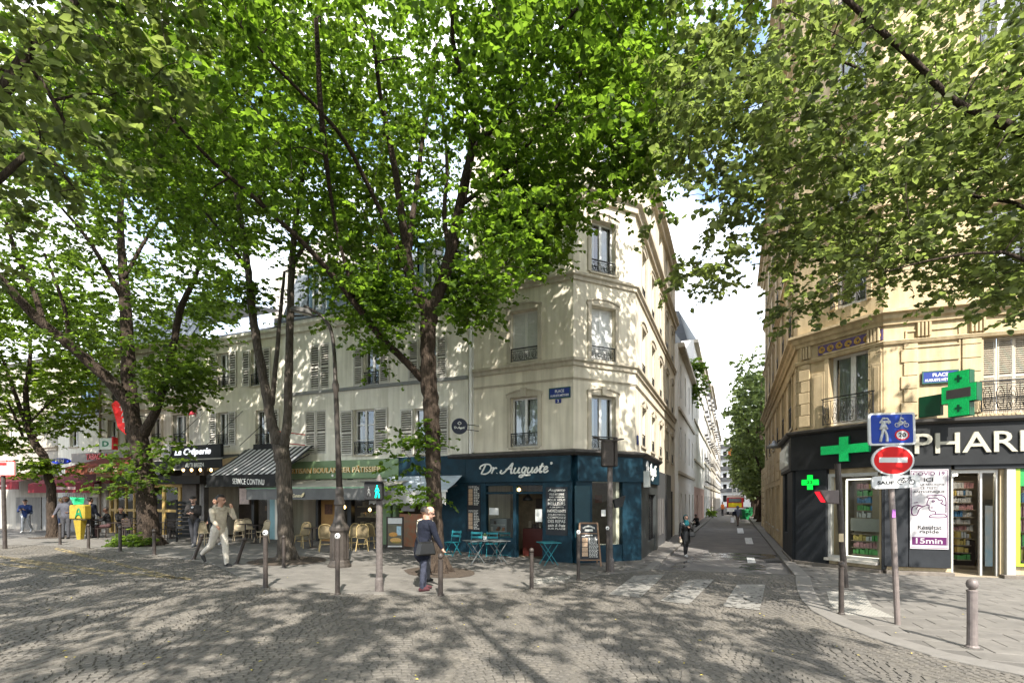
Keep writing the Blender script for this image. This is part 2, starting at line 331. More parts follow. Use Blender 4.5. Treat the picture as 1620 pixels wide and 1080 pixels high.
# paving slabs
def slabs(parent, poly, org, ang, w_, d_, keep, seed, maxY):
    r2 = random.Random(seed); me_ = []
    for k in range(4):
        mb = MB(); i = .006
        a = [(-.5, -.5), (.5, -.5), (.5, .5), (-.5, .5)]; v = [(x * (w_ - .012), y * (d_ - .012), z) for z in (-.03, .004) for x, y in a] + [(x * (w_ - .012 - 2 * i), y * (d_ - .012 - 2 * i), .009) for x, y in a]
        mb.add(v, [(8, 9, 10, 11)] + [(q + j, q + (j + 1) % 4, q + 4 + (j + 1) % 4, q + 4 + j) for q in (0, 4) for j in range(4)]); me_.append(mb.mesh('slab', SLAB))
    c, s_ = math.cos(ang), math.sin(ang); L_ = []
    n = int(60 / w_)
    for j in range(-60, 61):
        for i_ in range(-n, n):
            a, b = (i_ + (j % 2) * .5) * w_, j * d_; X_, Y_ = org[0] + a * c - b * s_, org[1] + a * s_ + b * c
            if Y_ < 4 or Y_ > maxY or abs(X_) > Y_ * 1.12 or not inpoly(X_, Y_, poly): continue
            if not all(inpoly(X_ + dx * c - dy * s_, Y_ + dx * s_ + dy * c, poly) for dx in (-w_ * .45, w_ * .45) for dy in (-d_ * .45, d_ * .45)): continue
            L_.append((X_, Y_, r2.randrange(4), r2.uniform(-.003, .002)))
    L_.sort(key=lambda p: p[1]); big = MB()
    for k, (X_, Y_, q, dz) in enumerate(L_):
        if k < keep: inst('slab', me_[q], parent, (X_, Y_, G(X_) + dz), (0, math.atan(-(G(X_ + .2) - G(X_ - .2)) / .4) * c, ang))
        else:
            vv = [(v.co.x * c - v.co.y * s_ + X_, v.co.x * s_ + v.co.y * c + Y_, 0) for v in me_[q].vertices]
            big.add([(x, y, G(x) + dz + v.co.z) for (x, y, _), v in zip(vv, me_[q].vertices)], [tuple(p.vertices) for p in me_[q].polygons])
    if big.v: big.build('slab_field', SLAB, parent, kind='stuff')
    print('slabs', len(L_))
slabs(tp, side_poly, (-2, 12), math.atan2(.359, -.933) + math.pi, .55, .36, 260, 5, 30)
slabs(rp, right_poly, (9, 10), FP1.rot(), .7, .42, 300, 6, 22)
# kerbs
def kerb(name, pts, w_, top, low, step, side=1, mat=None):
    root = tag(bpy.data.objects.new(name, None), kind='structure'); C.objects.link(root); WL[root] = Vector((0, 0, 0))
    cum = [0]
    for a, b in zip(pts, pts[1:]): cum.append(cum[-1] + (b - a).length)
    def at(t):
        for i in range(len(pts) - 1):
            if t <= cum[i + 1]: return pts[i].lerp(pts[i + 1], (t - cum[i]) / max(1e-6, cum[i + 1] - cum[i]))
        return pts[-1]
    t = 0; ki = 0
    while t < cum[-1] - .2:
        ki += 1; top_ = top + .0025 * (ki % 3)
        e = min(t + step, cum[-1]); A, B = at(t + .006), at(e - .006); d = (B - A).normalized(); n_ = Vector((-d.y, d.x)) * side
        A0 = at(max(0, t - .1)); B0 = at(min(cum[-1], e + .1)); dA = (A - A0); dB = (B0 - B)
        q = [A, B, B + n_ * w_, A + n_ * w_]; mb = MB(); i = .012
        inn = [A + n_ * i, B + n_ * i, B + n_ * (w_ - i), A + n_ * (w_ - i)]
        mb.add([(p.x, p.y, G(p.x) + low) for p in q] + [(p.x, p.y, G(p.x) + top_ - .012) for p in q] + [(p.x, p.y, G(p.x) + top_) for p in inn], [(8, 9, 10, 11)] + [(z + j, z + (j + 1) % 4, z + 4 + (j + 1) % 4, z + 4 + j) for z in (0, 4) for j in range(4)])
        mb.build('kerb_stone', mat or KERB, root); t = e
        if t > 40: step = 6
    return root
def resample(P, k=5): return [Vector((p[0], p[1])) for p in catmull([(q[0], q[1], 0) for q in P], k)]
kerb('pharmacy_kerb', resample(re_near, 4), .36, .022, -.15, .95, 1)
kerb('terrace_edge', resample(left_edge[1:], 3), .28, .012, -.1, .9, 1, SLAB)
kerb('street_kerb_right', [off(KR, 13.84), off(KR, 120)], .34, .03, -.15, 1.0, -1)
kerb('street_kerb_left', [off(KL, 15.05), off(KL, 120)], .26, .03, -.15, 1.0, 1)
# street pavements beyond the corner
def strip(name, o0, o1, y0, y1, dz, mat): return sheet(name, [tuple(off(o0, y0)), tuple(off(o1, y0)), tuple(off(o1, y1)), tuple(off(o0, y1))], dz, mat, kind='structure')
strip('street_pavement_left', -3.9, KL - .24, 17.4, 130, .012, SLAB); strip('street_pavement_right', KR + .33, 3.6, 23.9, 130, .012, SLAB)
sheet('asphalt_edge_course', [tuple(off(KL, 14.95)), tuple(off(KR, 13.75)), tuple(off(KR, 14.1)), tuple(off(KL, 15.3))], -.02, KERB, kind='structure')
for A_, B_ in ((off(KL, 15.3), off(KR, 14.1)),):
    mb = MB(); mb.add([(A_.x, A_.y, -.02), (B_.x, B_.y, -.02), (B_.x + .05, B_.y + .12, -.0895), (A_.x + .05, A_.y + .12, -.0895)], [(0, 1, 2, 3)]); mb.build('asphalt_ramp', ASPH, kind='structure')
# painted markings
def paintmat(name, col, amt):
    m = M(name, col, .7, .1, 6); n = m.node_tree.nodes; l = m.node_tree.links.new; p = n['Principled BSDF']
    g = n.new('ShaderNodeNewGeometry'); t = n.new('ShaderNodeTexNoise'); t.inputs['Scale'].default_value = 9; t.inputs['Detail'].default_value = 8; l(g.outputs['Position'], t.inputs['Vector'])
    r = n.new('ShaderNodeValToRGB'); r.color_ramp.elements[0].position = amt; r.color_ramp.elements[1].position = amt + .12; l(t.outputs['Fac'], r.inputs['Fac']); l(r.outputs[0], p.inputs['Alpha']); return m
PAINT = paintmat('worn_white_paint', (.2, .19, .172), .33); YEL = paintmat('worn_yellow_paint', (.3, .235, .12), .46); PAINT2 = paintmat('road_white', (.6, .6, .58), .3)
def quadmark(name, q, mat, dz=.021, parent=None):
    P = [gp(u, v) for u, v in q]; return sheet(name, [(p.x, p.y) for p in P], dz, mat, kind='structure')
for q in (((962, 941), (1003, 911), (1052, 909), (1013, 946)), ((1045, 951), (1090, 917), (1130, 917), (1090, 957)), ((1143, 960), (1166, 925), (1211, 925), (1202, 966))):
    quadmark('zebra_stripe', q, PAINT)
for q in (((0, 879), (0, 883), (195, 909), (200, 906)), ((200, 906), (195, 909), (300, 918), (305, 915)), ((90, 866), (84, 869), (285, 919), (293, 916)), ((20, 885), (15, 888), (160, 912), (166, 909)), ((0, 891), (0, 894), (120, 909), (126, 906))):
    quadmark('yellow_line', q, YEL, .019)
for q in (((1166, 835), (1175, 835), (1177, 843), (1167, 843)), ((1178, 850), (1189, 850), (1192, 860), (1180, 860)), ((1181, 881), (1193, 881), (1196, 890), (1183, 890))):
    P = [gp(u, v, -.086) for u, v in q]; sheet('lane_dash', [(p.x, p.y) for p in P], -.084, PAINT2, kind='structure')
# tactile paving by the crossing (two sheets of studs)
TACT = M('tactile_white', (.25, .237, .21), .8, .1, 5, .3, 100)
def tactile(q, name):
    P = [gp(u, v) for u, v in q]; o = sheet(name, [(p.x, p.y) for p in P], .012, TACT, kind='structure'); mb = MB(); poly = [(p.x, p.y) for p in P]
    xs = [p.x for p in P]; ys = [p.y for p in P]
    for x in np.arange(min(xs), max(xs), .075):
        for y in np.arange(min(ys), max(ys), .075):
            if inpoly(x, y, poly): mb.lathe([(.016, 0), (.012, .006)], 5, (x, y, G(x) + .012))
    s_ = mb.build('studs', TACT, o, kind='stuff')
tactile(((1308, 935), (1366, 936), (1380, 960), (1418, 978), (1330, 972), (1312, 955)), 'tactile_paving')
tactile(((838, 918), (880, 911), (905, 912), (895, 920), (855, 926)), 'tactile_paving')
# wet patch with a rough outline, grate
WET = paintmat('wet_asphalt', (.09, .09, .092), .44); WET.node_tree.nodes['Principled BSDF'].inputs['Roughness'].default_value = .16
for n_ in WET.node_tree.nodes:
    if n_.type == 'TEX_NOISE' and n_.inputs['Scale'].default_value == 9: n_.inputs['Scale'].default_value = 1.7
wp = [(1100, 876), (1130, 873), (1185, 875), (1232, 877), (1236, 881), (1205, 884), (1190, 888), (1212, 896), (1205, 905), (1180, 908), (1168, 900), (1172, 890), (1150, 884), (1120, 886), (1095, 892), (1075, 900), (1050, 905), (1068, 893), (1092, 884)]
P = [gp(u, v, -.086) for u, v in wp]; sheet('puddle', [(p[0], p[1]) for p in resample([(p.x, p.y) for p in P] , 3)], -.086, WET, kind='structure')
gr = T('drain_grate', 'iron slotted drain grate in the gutter at the street mouth', 'grate', gp(1221, 888, -.086)); gg = gp(1221, 888, -.086)
mb = MB()
for k in range(9): mb.bar(gg + Vector((-.3 + k * .07, -.22, .006)), gg + Vector((-.12 + k * .07, .22, .006)), .03, .012)
mb.bar(gg + Vector((-.34, -.22, .006)), gg + Vector((.3, -.22, .006)), .04, .014); mb.bar(gg + Vector((-.16, .22, .006)), gg + Vector((.5, .22, .006)), .04, .014); mb.build('grating', IRON, gr)
# ------------------------------------------------------------------ facade builders
def wall(mb, f, s0, s1, z0, z1, ops=(), dep=.25, m=0, d=0):
    S = sorted({s0, s1, *[x for o in ops for x in o[:2] if s0 < x < s1]}); Z = sorted({z0, z1, *[x for o in ops for x in o[2:4] if z0 < x < z1]})
    for a, b in zip(S, S[1:]):
        for c, e in zip(Z, Z[1:]):
            x, y = (a + b) / 2, (c + e) / 2
            if any(o[0] < x < o[1] and o[2] < y < o[3] for o in ops): continue
            mb.add([f.P(a, d, c), f.P(b, d, c), f.P(b, d, e), f.P(a, d, e)], [(0, 1, 2, 3)], m)
    for o in ops:
        a, b, c, e = o[:4]; k = d - dep
        mb.add([f.P(a, d, c), f.P(a, d, e), f.P(a, k, e), f.P(a, k, c)], [(0, 1, 2, 3)], m); mb.add([f.P(b, d, e), f.P(b, d, c), f.P(b, k, c), f.P(b, k, e)], [(0, 1, 2, 3)], m)
        mb.add([f.P(a, d, e), f.P(b, d, e), f.P(b, k, e), f.P(a, k, e)], [(0, 1, 2, 3)], m); mb.add([f.P(b, d, c), f.P(a, d, c), f.P(a, k, c), f.P(b, k, c)], [(0, 1, 2, 3)], m)
def sweep(mb, plan, prof, m=0):                             # moulding swept along a plan polyline, mitred at the corners
    pts = [Vector((p[0], p[1])) for p in plan]; N = []
    for a, b in zip(pts, pts[1:]): t = (b - a).normalized(); N.append(Vector((t.y, -t.x)))
    rows = []
    for i, p in enumerate(pts):
        n = N[0] if i == 0 else N[-1] if i == len(pts) - 1 else (N[i - 1] + N[i]).normalized()
        k = 1 if i in (0, len(pts) - 1) else 1 / max(.3, n.dot(N[i])); rows.append([(p.x + n.x * d * k, p.y + n.y * d * k, z) for d, z in prof])
    n = len(prof); o = [q for r in rows for q in r]; fs = [(i * n + j, (i + 1) * n + j, (i + 1) * n + (j + 1) % n, i * n + (j + 1) % n) for i in range(len(pts) - 1) for j in range(n)]
    mb.add(o, fs + [tuple(range(n)), tuple((len(pts) - 1) * n + j for j in reversed(range(n)))], m)
def band(z, h, p): return [(-.02, z - h), (p * .45, z - h), (p * .5, z - h * .55), (p, z - h * .35), (p, z), (-.02, z + h * .12)]
SLATM = MB().box(-.5, .5, -.5, .5, -.5, .5).mesh('slat', SHUT); SLATB = MB().box(-.5, .5, -.5, .5, -.5, .5).mesh('slat', SHUTB)
def shutter(par, f, s0, s1, z0, z1, d=.04, n=14, mat=None, sl=None, fold=0):
    mat = mat or SHUT; sl = sl or SLATM; mb = MB(); w_ = .06 if s1 - s0 > .4 else .04
    f.box(mb, s0, s0 + w_, d, d + .035, z0, z1); f.box(mb, s1 - w_, s1, d, d + .035, z0, z1)
    for z in (z0, (z0 + z1) / 2 - .05, z1 - .08): f.box(mb, s0 + w_, s1 - w_, d + .002, d + .033, z, z + .08)
    f.box(mb, s0 + w_, s1 - w_, d - .012, d - .006, z0 + .03, z1 - .03, 1)  # dark backing sheet: the shade between the slats put in as colour
    o = mb.build('shutter', [mat, M('shutter_gap_shade', (.13, .12, .1), .9)], par); a = z0 + .08; b = z1 - .08; mid = (z0 + z1) / 2
    for i in range(n):
        z = a + (i + .5) * (b - a) / n
        if mid - .07 < z < mid + .06: continue
        inst('slat', sl, o, f.P((s0 + s1) / 2, d + .016, z), (R(40), 0, f.rot()), (s1 - s0 - 2 * w_, (b - a) / n * .92, .012))
    return o
def railing(par, f, s0, s1, z0, h=.42, d=.06, mat=None, style=0):
    mb = MB(); mat = mat or IRON; r = .011
    def Pp(s, z): return f.P(s, d, z)
    mb.bar(Pp(s0 - .04, z0 + h), Pp(s1 + .04, z0 + h), .04, .035); mb.bar(Pp(s0, z0 + .04), Pp(s1, z0 + .04), .02); mb.bar(Pp(s0, z0 + h - .08), Pp(s1, z0 + h - .08), .016)
    for s in (s0, s1): mb.bar(Pp(s, z0), Pp(s, z0 + h), .025)
    n = max(2, round((s1 - s0) / .26)); w_ = (s1 - s0) / n; zc = z0 + h * .48; a = (h - .14) / 2
    for i in range(n):
        c = s0 + (i + .5) * w_
        mb.tube([Pp(c + w_ * .42 * math.cos(t) * (.35 + .65 * (k / 13)), zc + a * math.sin(t) * (.35 + .65 * (k / 13))) for k, t in enumerate(np.linspace(0, 3.4 * math.pi, 14))], r * .8, 4)
        mb.tube([Pp(c - w_ * .25 * math.cos(t), zc - a * .5 + a * .4 * math.sin(t)) for t in np.linspace(0, 2 * math.pi, 9)], r * .7, 4)
        if i: mb.bar(Pp(s0 + i * w_, z0 + .04), Pp(s0 + i * w_, z0 + h - .08), .013)
    return mb.build('railing', mat, par)
def window(par, f, s0, s1, z0, z1, dep=.2, wt=.055, mat=None, leaves=2, bars=0, curtain=1, sill=True, trimmat=None, blind=0, nopane=False):
    mat = mat or WHT; mb = MB(); d0, d1 = -dep - .01, -dep + .05
    f.box(mb, s0, s0 + wt, d0, d1, z0, z1); f.box(mb, s1 - wt, s1, d0, d1, z0, z1); f.box(mb, s0 + wt, s1 - wt, d0, d1, z1 - wt, z1); f.box(mb, s0 + wt, s1 - wt, d0, d1, z0, z0 + wt * 1.6)
    W_ = (s1 - s0 - 2 * wt) / leaves
    for i in range(1, leaves): f.box(mb, s0 + wt + i * W_ - wt * .8, s0 + wt + i * W_ + wt * .8, d0 + .004, d1 + .012, z0 + wt, z1 - wt)
    for k in range(1, bars + 1): z = z0 + (z1 - z0) * k / (bars + 1); f.box(mb, s0 + wt, s1 - wt, d0 + .01, d1 - .012, z - .018, z + .018)
    o = mb.build('window', mat, par)
    for i in range(leaves):
        a = s0 + wt + i * W_; p = MB(); p.add([f.P(a, -dep + .015, z0 + wt), f.P(a + W_, -dep + .015, z0 + wt), f.P(a + W_, -dep + .015, z1 - wt), f.P(a, -dep + .015, z1 - wt)], [(0, 1, 2, 3)]); p.build('pane', GLASS, o)
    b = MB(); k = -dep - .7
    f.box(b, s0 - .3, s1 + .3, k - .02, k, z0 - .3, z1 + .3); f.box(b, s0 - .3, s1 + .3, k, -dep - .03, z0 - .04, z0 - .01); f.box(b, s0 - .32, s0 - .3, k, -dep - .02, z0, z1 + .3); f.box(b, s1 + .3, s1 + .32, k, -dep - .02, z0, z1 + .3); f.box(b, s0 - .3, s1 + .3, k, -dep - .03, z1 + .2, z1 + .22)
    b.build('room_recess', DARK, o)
    if blind:
        bl_ = MB(); n = 22
        for q in range(n): z = z1 - wt - (q + 1) * (z1 - z0) * blind / n; f.box(bl_, s0 + wt * .6, s1 - wt * .6, -dep + .02 + .012 * (q % 2), -dep + .045, z + .003, z + (z1 - z0) * blind / n)
        bl_.build('roller_blind', CURT, o)
    if curtain:
        curtain *= rnd.choice((.45, .7, .9, 1.0, 1.15)); cu = MB()
        for a, b2 in ((s0 + wt, s0 + (s1 - s0) * .42 * curtain), (s1 - (s1 - s0) * .42 * curtain, s1 - wt)):
            n = 10; vs_ = []
            for q in range(n + 1):
                s_ = a + (b2 - a) * q / n; dd = -dep - .1 + .02 * math.sin(q * 2.2); vs_ += [f.P(s_, dd, z0 + .03), f.P(s_, dd, z1)]
            cu.add(vs_, [(2 * q, 2 * q + 2, 2 * q + 3, 2 * q + 1) for q in range(n)])
        cu.build('curtain', CURT, o)
    if sill:
        si = MB(); f.box(si, s0 - .06, s1 + .06, -dep + .05, .06, z0 - .07, z0 - .002); si.build('sill', trimmat or TRIM, o)
    return o
def surround(mb, f, s0, s1, z0, z1, w_=.16, p=.05, arch=.14, key=True, m=0):
    f.box(mb, s0 - w_, s0, -.02, p, z0, z1 + .02); f.box(mb, s1, s1 + w_, -.02, p, z0, z1 + .02)
    n = 9; a = s0 - w_ - .03; b = s1 + w_ + .03
    def zz(t, o): return z1 + o + arch * (1 - (2 * t - 1) ** 2)
    for i in range(n):
        t0, t1 = i / n, (i + 1) / n; x0, x1 = a + (b - a) * t0, a + (b - a) * t1
        for lo, hi, pp in ((-.0, w_ * .75, p), (w_ * .75, w_ * 1.1, p + .035)):
            L0, L1 = (zz(t0, lo) if lo else z1 + .01), (zz(t1, lo) if lo else z1 + .01)
            v = [f.P(x0, -.02, L0), f.P(x1, -.02, L1), f.P(x1, -.02, zz(t1, hi)), f.P(x0, -.02, zz(t0, hi)), f.P(x0, pp, L0), f.P(x1, pp, L1), f.P(x1, pp, zz(t1, hi)), f.P(x0, pp, zz(t0, hi))]
            mb.add(v, [(4, 5, 6, 7), (0, 4, 7, 3), (1, 2, 6, 5), (3, 7, 6, 2), (0, 1, 5, 4)], m)
    if key: c = (s0 + s1) / 2; f.box(mb, c - .1, c + .1, -.02, p + .06, z1 + .01, z1 + arch + w_ * 1.4)
def text(name, st, f, s0, s1, z0, z1, d, mat, par, ext=.008, shear=0, bold=0, sl=0):
    cu = bpy.data.curves.new('lettering', 'FONT'); cu.body = st; cu.size = 1; cu.extrude = .05; cu.shear = shear; cu.offset = bold; cu.resolution_u = 3; cu.fill_mode = 'BOTH'
    ob = bpy.data.objects.new('lettering', cu); me = bpy.data.meshes.new_from_object(ob); bpy.data.objects.remove(ob)
    n = len(me.vertices); co = np.empty(n * 3); me.vertices.foreach_get('co', co); co = co.reshape(-1, 3)
    lo, hi = co.min(0), co.max(0); q = np.empty_like(co); off_ = WL[par] if par is not None else Vector((0, 0, 0))
    S = s0 + (co[:, 0] - lo[0]) / (hi[0] - lo[0]) * (s1 - s0); Z = z0 + (co[:, 1] - lo[1]) / (hi[1] - lo[1]) * (z1 - z0) + (S - (s0 + s1) / 2) * sl; D = d + (co[:, 2] - lo[2]) / (hi[2] - lo[2]) * ext
    q[:, 0] = f.a.x + f.t.x * S + f.n.x * D - off_.x; q[:, 1] = f.a.y + f.t.y * S + f.n.y * D - off_.y; q[:, 2] = Z - off_.z
    me.vertices.foreach_set('co', q.ravel()); me.materials.clear(); me.materials.append(mat); me.update(); me.name = name
    o = bpy.data.objects.new(name, me); C.objects.link(o); o.parent = par; WL[o] = off_; return o
def strokes(name, f, pl, s0, z0, sx, sz, r, d, mat, par, n=6):
    mb = MB()
    for P_ in pl:
        q = catmull([(x, y, 0) for x, y in P_], 5) if len(P_) > 2 else [np.array((x, y, 0)) for x, y in P_]
        mb.tube([f.P(s0 + p[0] * sx, d, z0 + p[1] * sz) for p in q], r, n)
    return mb.build(name, mat, par, sm=True)
def base(f, s): p = f.P(s, 0, 0); return (p.x, p.y, G(p.x))

# ------------------------------------------------------------------ corner building
cb = T('corner_building', 'cream plastered corner building with arched windows above the dark teal shop', 'building', (cP.x, cP.y, G(cP.x)))
Z1, Z2, Z3, Z0 = CAMZ + 4.75, CAMZ + 7.63, CAMZ + 10.6, CAMZ + 4.1
ZS = FC2.z(905, 711)                                         # top of the shop
mb = MB(); WN = []
def cwin(f, s0, s1, z0, z1, kind): WN.append((f, s0, s1, z0, z1, kind))
vz = lambda v: FC2.z(950, v)
flz = [(vz(712), vz(626)), (vz(570), vz(486)), (vz(432), vz(350))]
for k, (a, b) in enumerate(flz):
    cwin(FC1, FC1.s(808), FC1.s(851), FC1.z(829, (706, 571, 437)[k]), FC1.z(829, (628, 491, 362)[k]), k); cwin(FC2, FC2.s(935), FC2.s(973), a, b, k)
    for j in range(5): cwin(FC3, 1.25 + j * 2.45, 2.25 + j * 2.45, a + .35 * (k == 0), b - .05, k)
cwin(FC2, FC2.s(940), FC2.s(972), Z3 + .7, Z3 + 2.2, 3); cwin(FC1, 1.6, 2.5, Z3 + .7, Z3 + 2.2, 3)
for j in range(5): cwin(FC3, 1.3 + j * 2.45, 2.2 + j * 2.45, Z3 + .7, Z3 + 2.2, 3)
ZT = CAMZ + 13.3
for f in (FC1, FC2, FC3):
    wall(mb, f, 0, f.len, -.4, ZT, [w_[1:5] for w_ in WN if w_[0] is f] + ([(.45, 2.75, .05, 2.75)] if f is FC1 else [(.45, 1.75, .6, 2.75)] if f is FC2 else [(1.7, 3.6, .05, 2.7)]), .3)
e = FC3.P(FC3.len, 0, 0); bk = FC3.P(FC3.len, -8, 0); lk = FC1.P(0, -8, 0); q = [FC1.P(0, 0, 0), FC1.P(FC1.len, 0, 0), FC2.P(FC2.len, 0, 0), e, bk, lk]
mb.add([(p.x, p.y, ZT) for p in q], [tuple(range(6))])
for a, b in ((3, 4), (4, 5), (5, 0)): mb.add([(q[a].x, q[a].y, -.4), (q[b].x, q[b].y, -.4), (q[b].x, q[b].y, ZT), (q[a].x, q[a].y, ZT)], [(0, 1, 2, 3)])
mb.build('wall', PLC, cb)
plan = [FC1.P(-.0, 0, 0), cP, cQ, FC3.P(FC3.len, 0, 0)]
for z, h, p, nm in ((Z1, .26, .13, 'string_course'), (Z2, .24, .13, 'string_course'), (Z3, .42, .24, 'cornice'), (Z0, .08, .05, 'string_course'), (ZT + .05, .5, .32, 'cornice')):
    mb = MB(); sweep(mb, plan, band(z, h, p)); mb.build(nm, TRIM, cb)
mb = MB(); sweep(mb, plan, [(-.1, ZT), (.05, ZT), (-.9, ZT + 2.2), (-6, ZT + 2.9)]); mb.build('roof', ZINC, cb)
mb = MB()
for u_ in (2.0, 7.5): mb = MB(); FC3.box(mb, u_, u_ + .8, -2.2, -1.2, ZT + .4, ZT + 3.8); mb.build('chimney', PLC, cb)
for f, s0, s1, z0, z1, k in WN:
    st = f is FC3
    wo = window(cb, f, s0, s1, z0, z1, .24, .06, blind=.92 if k == 1 and not st else .0, curtain=1.15 if k == 0 else .8, sill=True)
    if k < 3:
        m2 = MB(); surround(m2, f, s0, s1, z0 - .02, z1, .14, .045, .13, k == 0); m2.build('window_surround', TRIM, cb)
        railing(cb, f, s0 + .02, s1 - .02, z0 + .01, .46 if k < 2 else .42, -.02)
mb = MB(); FC1.box(mb, -.22, .0, -.2, .02, ZS + .06, ZT); mb.build('party_pier', PLB, cb)
mb = MB(); p0 = FC1.P(-.1, .09, 0); mb.tube([(p0.x, p0.y, ZS + .02), (p0.x, p0.y, ZT)], .055, 8); mb.build('downpipe', PLB, cb)
# street name plaque and number
def plaque(par, f, s0, s1, z0, z1, d, l1, l2, w2=.86):
    mb = MB(); f.box(mb, s0, s1, d, d + .03, z0, z1); o = mb.build('plaque', BLUP, par)
    g = MB(); e_ = .03
    for a in ((s0, s1, z0, z0 + e_), (s0, s1, z1 - e_, z1), (s0, s0 + e_, z0 + e_, z1 - e_), (s1 - e_, s1, z0 + e_, z1 - e_)): f.box(g, a[0], a[1], d + .03, d + .035, a[2], a[3])
    g.build('border', M('plaque_green', (.02, .09, .06), .5), o); h = z1 - z0; w_ = s1 - s0; c = (s0 + s1) / 2
    text('lettering', l1, f, c - w_ * .21, c + w_ * .21, z0 + h * .53, z0 + h * .8, d + .031, WLET, o, .004, 0, .015); text('lettering', l2, f, c - w_ * w2 / 2, c + w_ * w2 / 2, z0 + h * .16, z0 + h * .42, d + .031, WLET, o, .004, 0, .015)
    return o
plaque(cb, FC1, *FC1.rect(869, 903, 613, 630), .01, 'PLACE', 'AUGUSTE MÉTIVIER')
a = FC1.rect(879, 888, 631, 637.5); mb = MB(); FC1.box(mb, a[0], a[1], .01, .03, a[2], a[3]); np_ = mb.build('number_plate', BLUP, cb); text('lettering', '2', FC1, a[0] + .07, a[1] - .07, a[2] + .025, a[3] - .025, .031, WLET, np_, .004, 0, .02)
mb = MB(); FC3.box(mb, .25, .55, .01, .03, vz(698), vz(683)); pl_ = mb.build('plaque', BLUP, cb)
# teal shop of the corner building
TEAL = M('teal_paint', (.004, .025, .04), .6, .4, 3, .05, 30, spec=.25); TEALD = M('teal_dark', (.007, .038, .05), .5, .15, 2)
plan2 = [FC1.P(-.9, 0, 0), cP, cQ, FC3.P(4.2, 0, 0)]
ZF0 = FC2.z(905, 761)
mb = MB(); sweep(mb, plan2[1:], [(-.02, ZF0), (.28, ZF0), (.28, ZS - .18), (-.02, ZS - .18)]); sweep(mb, [FC1.P(-1.0, 0, 0), cP], [(-.02, ZF0), (.28, ZF0), (.28, ZS - .18), (-.02, ZS - .18)]); mb.build('shop_fascia', TEAL, cb)
mb = MB(); sweep(mb, plan2, [(-.02, ZS - .2), (.3, ZS - .2), (.42, ZS - .1), (.42, ZS - .04), (-.02, ZS + .05)]); mb.build('shop_cornice', M('lead_flashing', (.045, .04, .036), .55, .4, 6), cb)
# shopfront piers and panels
def shopbox(s0, s1, z0, z1, d0=-.05, d1=.2, f=FC1, mat=TEAL, nm='shop_panel', bevel=.008):
    m_ = MB(); f.box(m_, s0, s1, d0, d1, z0, z1); return m_.build(nm, mat, cb, bevel=bevel)
d_ = .2; S = lambda u: FC1.s(u, d_); S2 = lambda u: FC2.s(u, d_)
ZB = G(1.5) - .1
shopbox(-.98, S(737) - .004, ZB, ZF0); shopbox(S(737), S(768), ZB, ZF0); shopbox(S(858), FC1.len + .02, ZB, ZF0)
shopbox(S(768), S(812), ZB, FC1.z(790, 850, d_), -.05, .17); shopbox(S(768), S(858), ZF0 - .12, ZF0 - .003, -.05, .18); shopbox(S(811), S(816), ZB, ZF0 - .12, -.05, .18, nm='door_post')
shopbox(S(768), S(858), FC1.z(812, 781, d_), FC1.z(812, 777.5, d_), -.05, .16, nm='transom')
shopbox(-.02, S2(937), ZB, ZF0, f=FC2); shopbox(S2(937), S2(985), ZB, FC2.z(960, 862, d_), -.05, .17, f=FC2); shopbox(S2(985), FC2.len + .12, ZB, ZF0, f=FC2)
for u0, u1 in ((909, 933),): a = FC2.rect(u0, u1, 768, 850, .2); m_ = MB(); FC2.box(m_, a[0], a[1], .2, .215, a[2], a[3]); m_.build('raised_panel', TEALD, cb, bevel=.006)
def pane(f, a, d, mat=SHOPGLASS, par=cb, nm='pane'): m_ = MB(); m_.add([f.P(a[0], d, a[2]), f.P(a[1], d, a[2]), f.P(a[1], d, a[3]), f.P(a[0], d, a[3])], [(0, 1, 2, 3)]); return m_.build(nm, mat, par)
pane(FC1, (S(768), S(811), FC1.z(790, 850, d_), FC1.z(790, 781, d_)), .1); pane(FC1, (S(768), S(858), FC1.z(812, 777, d_), ZF0 - .12), .1); pane(FC2, (S2(937), S2(985), FC2.z(960, 862, d_), ZF0), .1)
# inside: counter, back wall, lamp, chiller
INW = M('shop_inside_wall', (.22, .17, .11), .8, .3, 3); WOOD = M('warm_wood', (.26, .15, .075), .6, .25, 4, .05, 30)
m_ = MB(); FC1.box(m_, -.5, 4.6, -3.2, -3.1, -.1, 3.4); FC1.box(m_, -.5, 4.6, -3.1, .05, ZB - .02, ZB + .06); m_.build('shop_back_wall', INW, cb)
m_ = MB(); FC1.box(m_, 1.4, 3.6, -2.0, -1.3, ZB, ZB + 1.1); m_.build('counter', M('counter_red', (.09, .02, .015), .5), cb)
m_ = MB(); FC1.box(m_, .5, 1.2, -.8, -.3, ZB + .4, ZB + 1.5); m_.build('display_fridge', M('fridge_grey', (.2, .2, .2), .3), cb)
CLUT = [M('clutter_a', (.35, .3, .22), .6, .3, 9), M('clutter_b', (.08, .06, .05), .6, .3, 9), M('clutter_c', (.45, .42, .38), .6, .2, 9), M('clutter_d', (.25, .1, .05), .6, .3, 9)]
m_ = MB(); r9 = random.Random(12)
for i in range(7):
    s = 1.2 + i * .42; z = ZB + r9.uniform(1.5, 2.2); FC1.box(m_, s, s + r9.uniform(.2, .34), -3.09, -3.06, z, z + r9.uniform(.25, .5), r9.randrange(4))
for i in range(16): s = r9.uniform(1.4, 3.5); h_ = r9.uniform(.1, .3); FC1.box(m_, s, s + r9.uniform(.06, .18), -1.9, -1.7, ZB + 1.105, ZB + 1.105 + h_, r9.randrange(4))
for k in range(4): FC1.box(m_, .55, 1.15, -.29, -.27, ZB + .55 + k * .24, ZB + .57 + k * .24, 2)
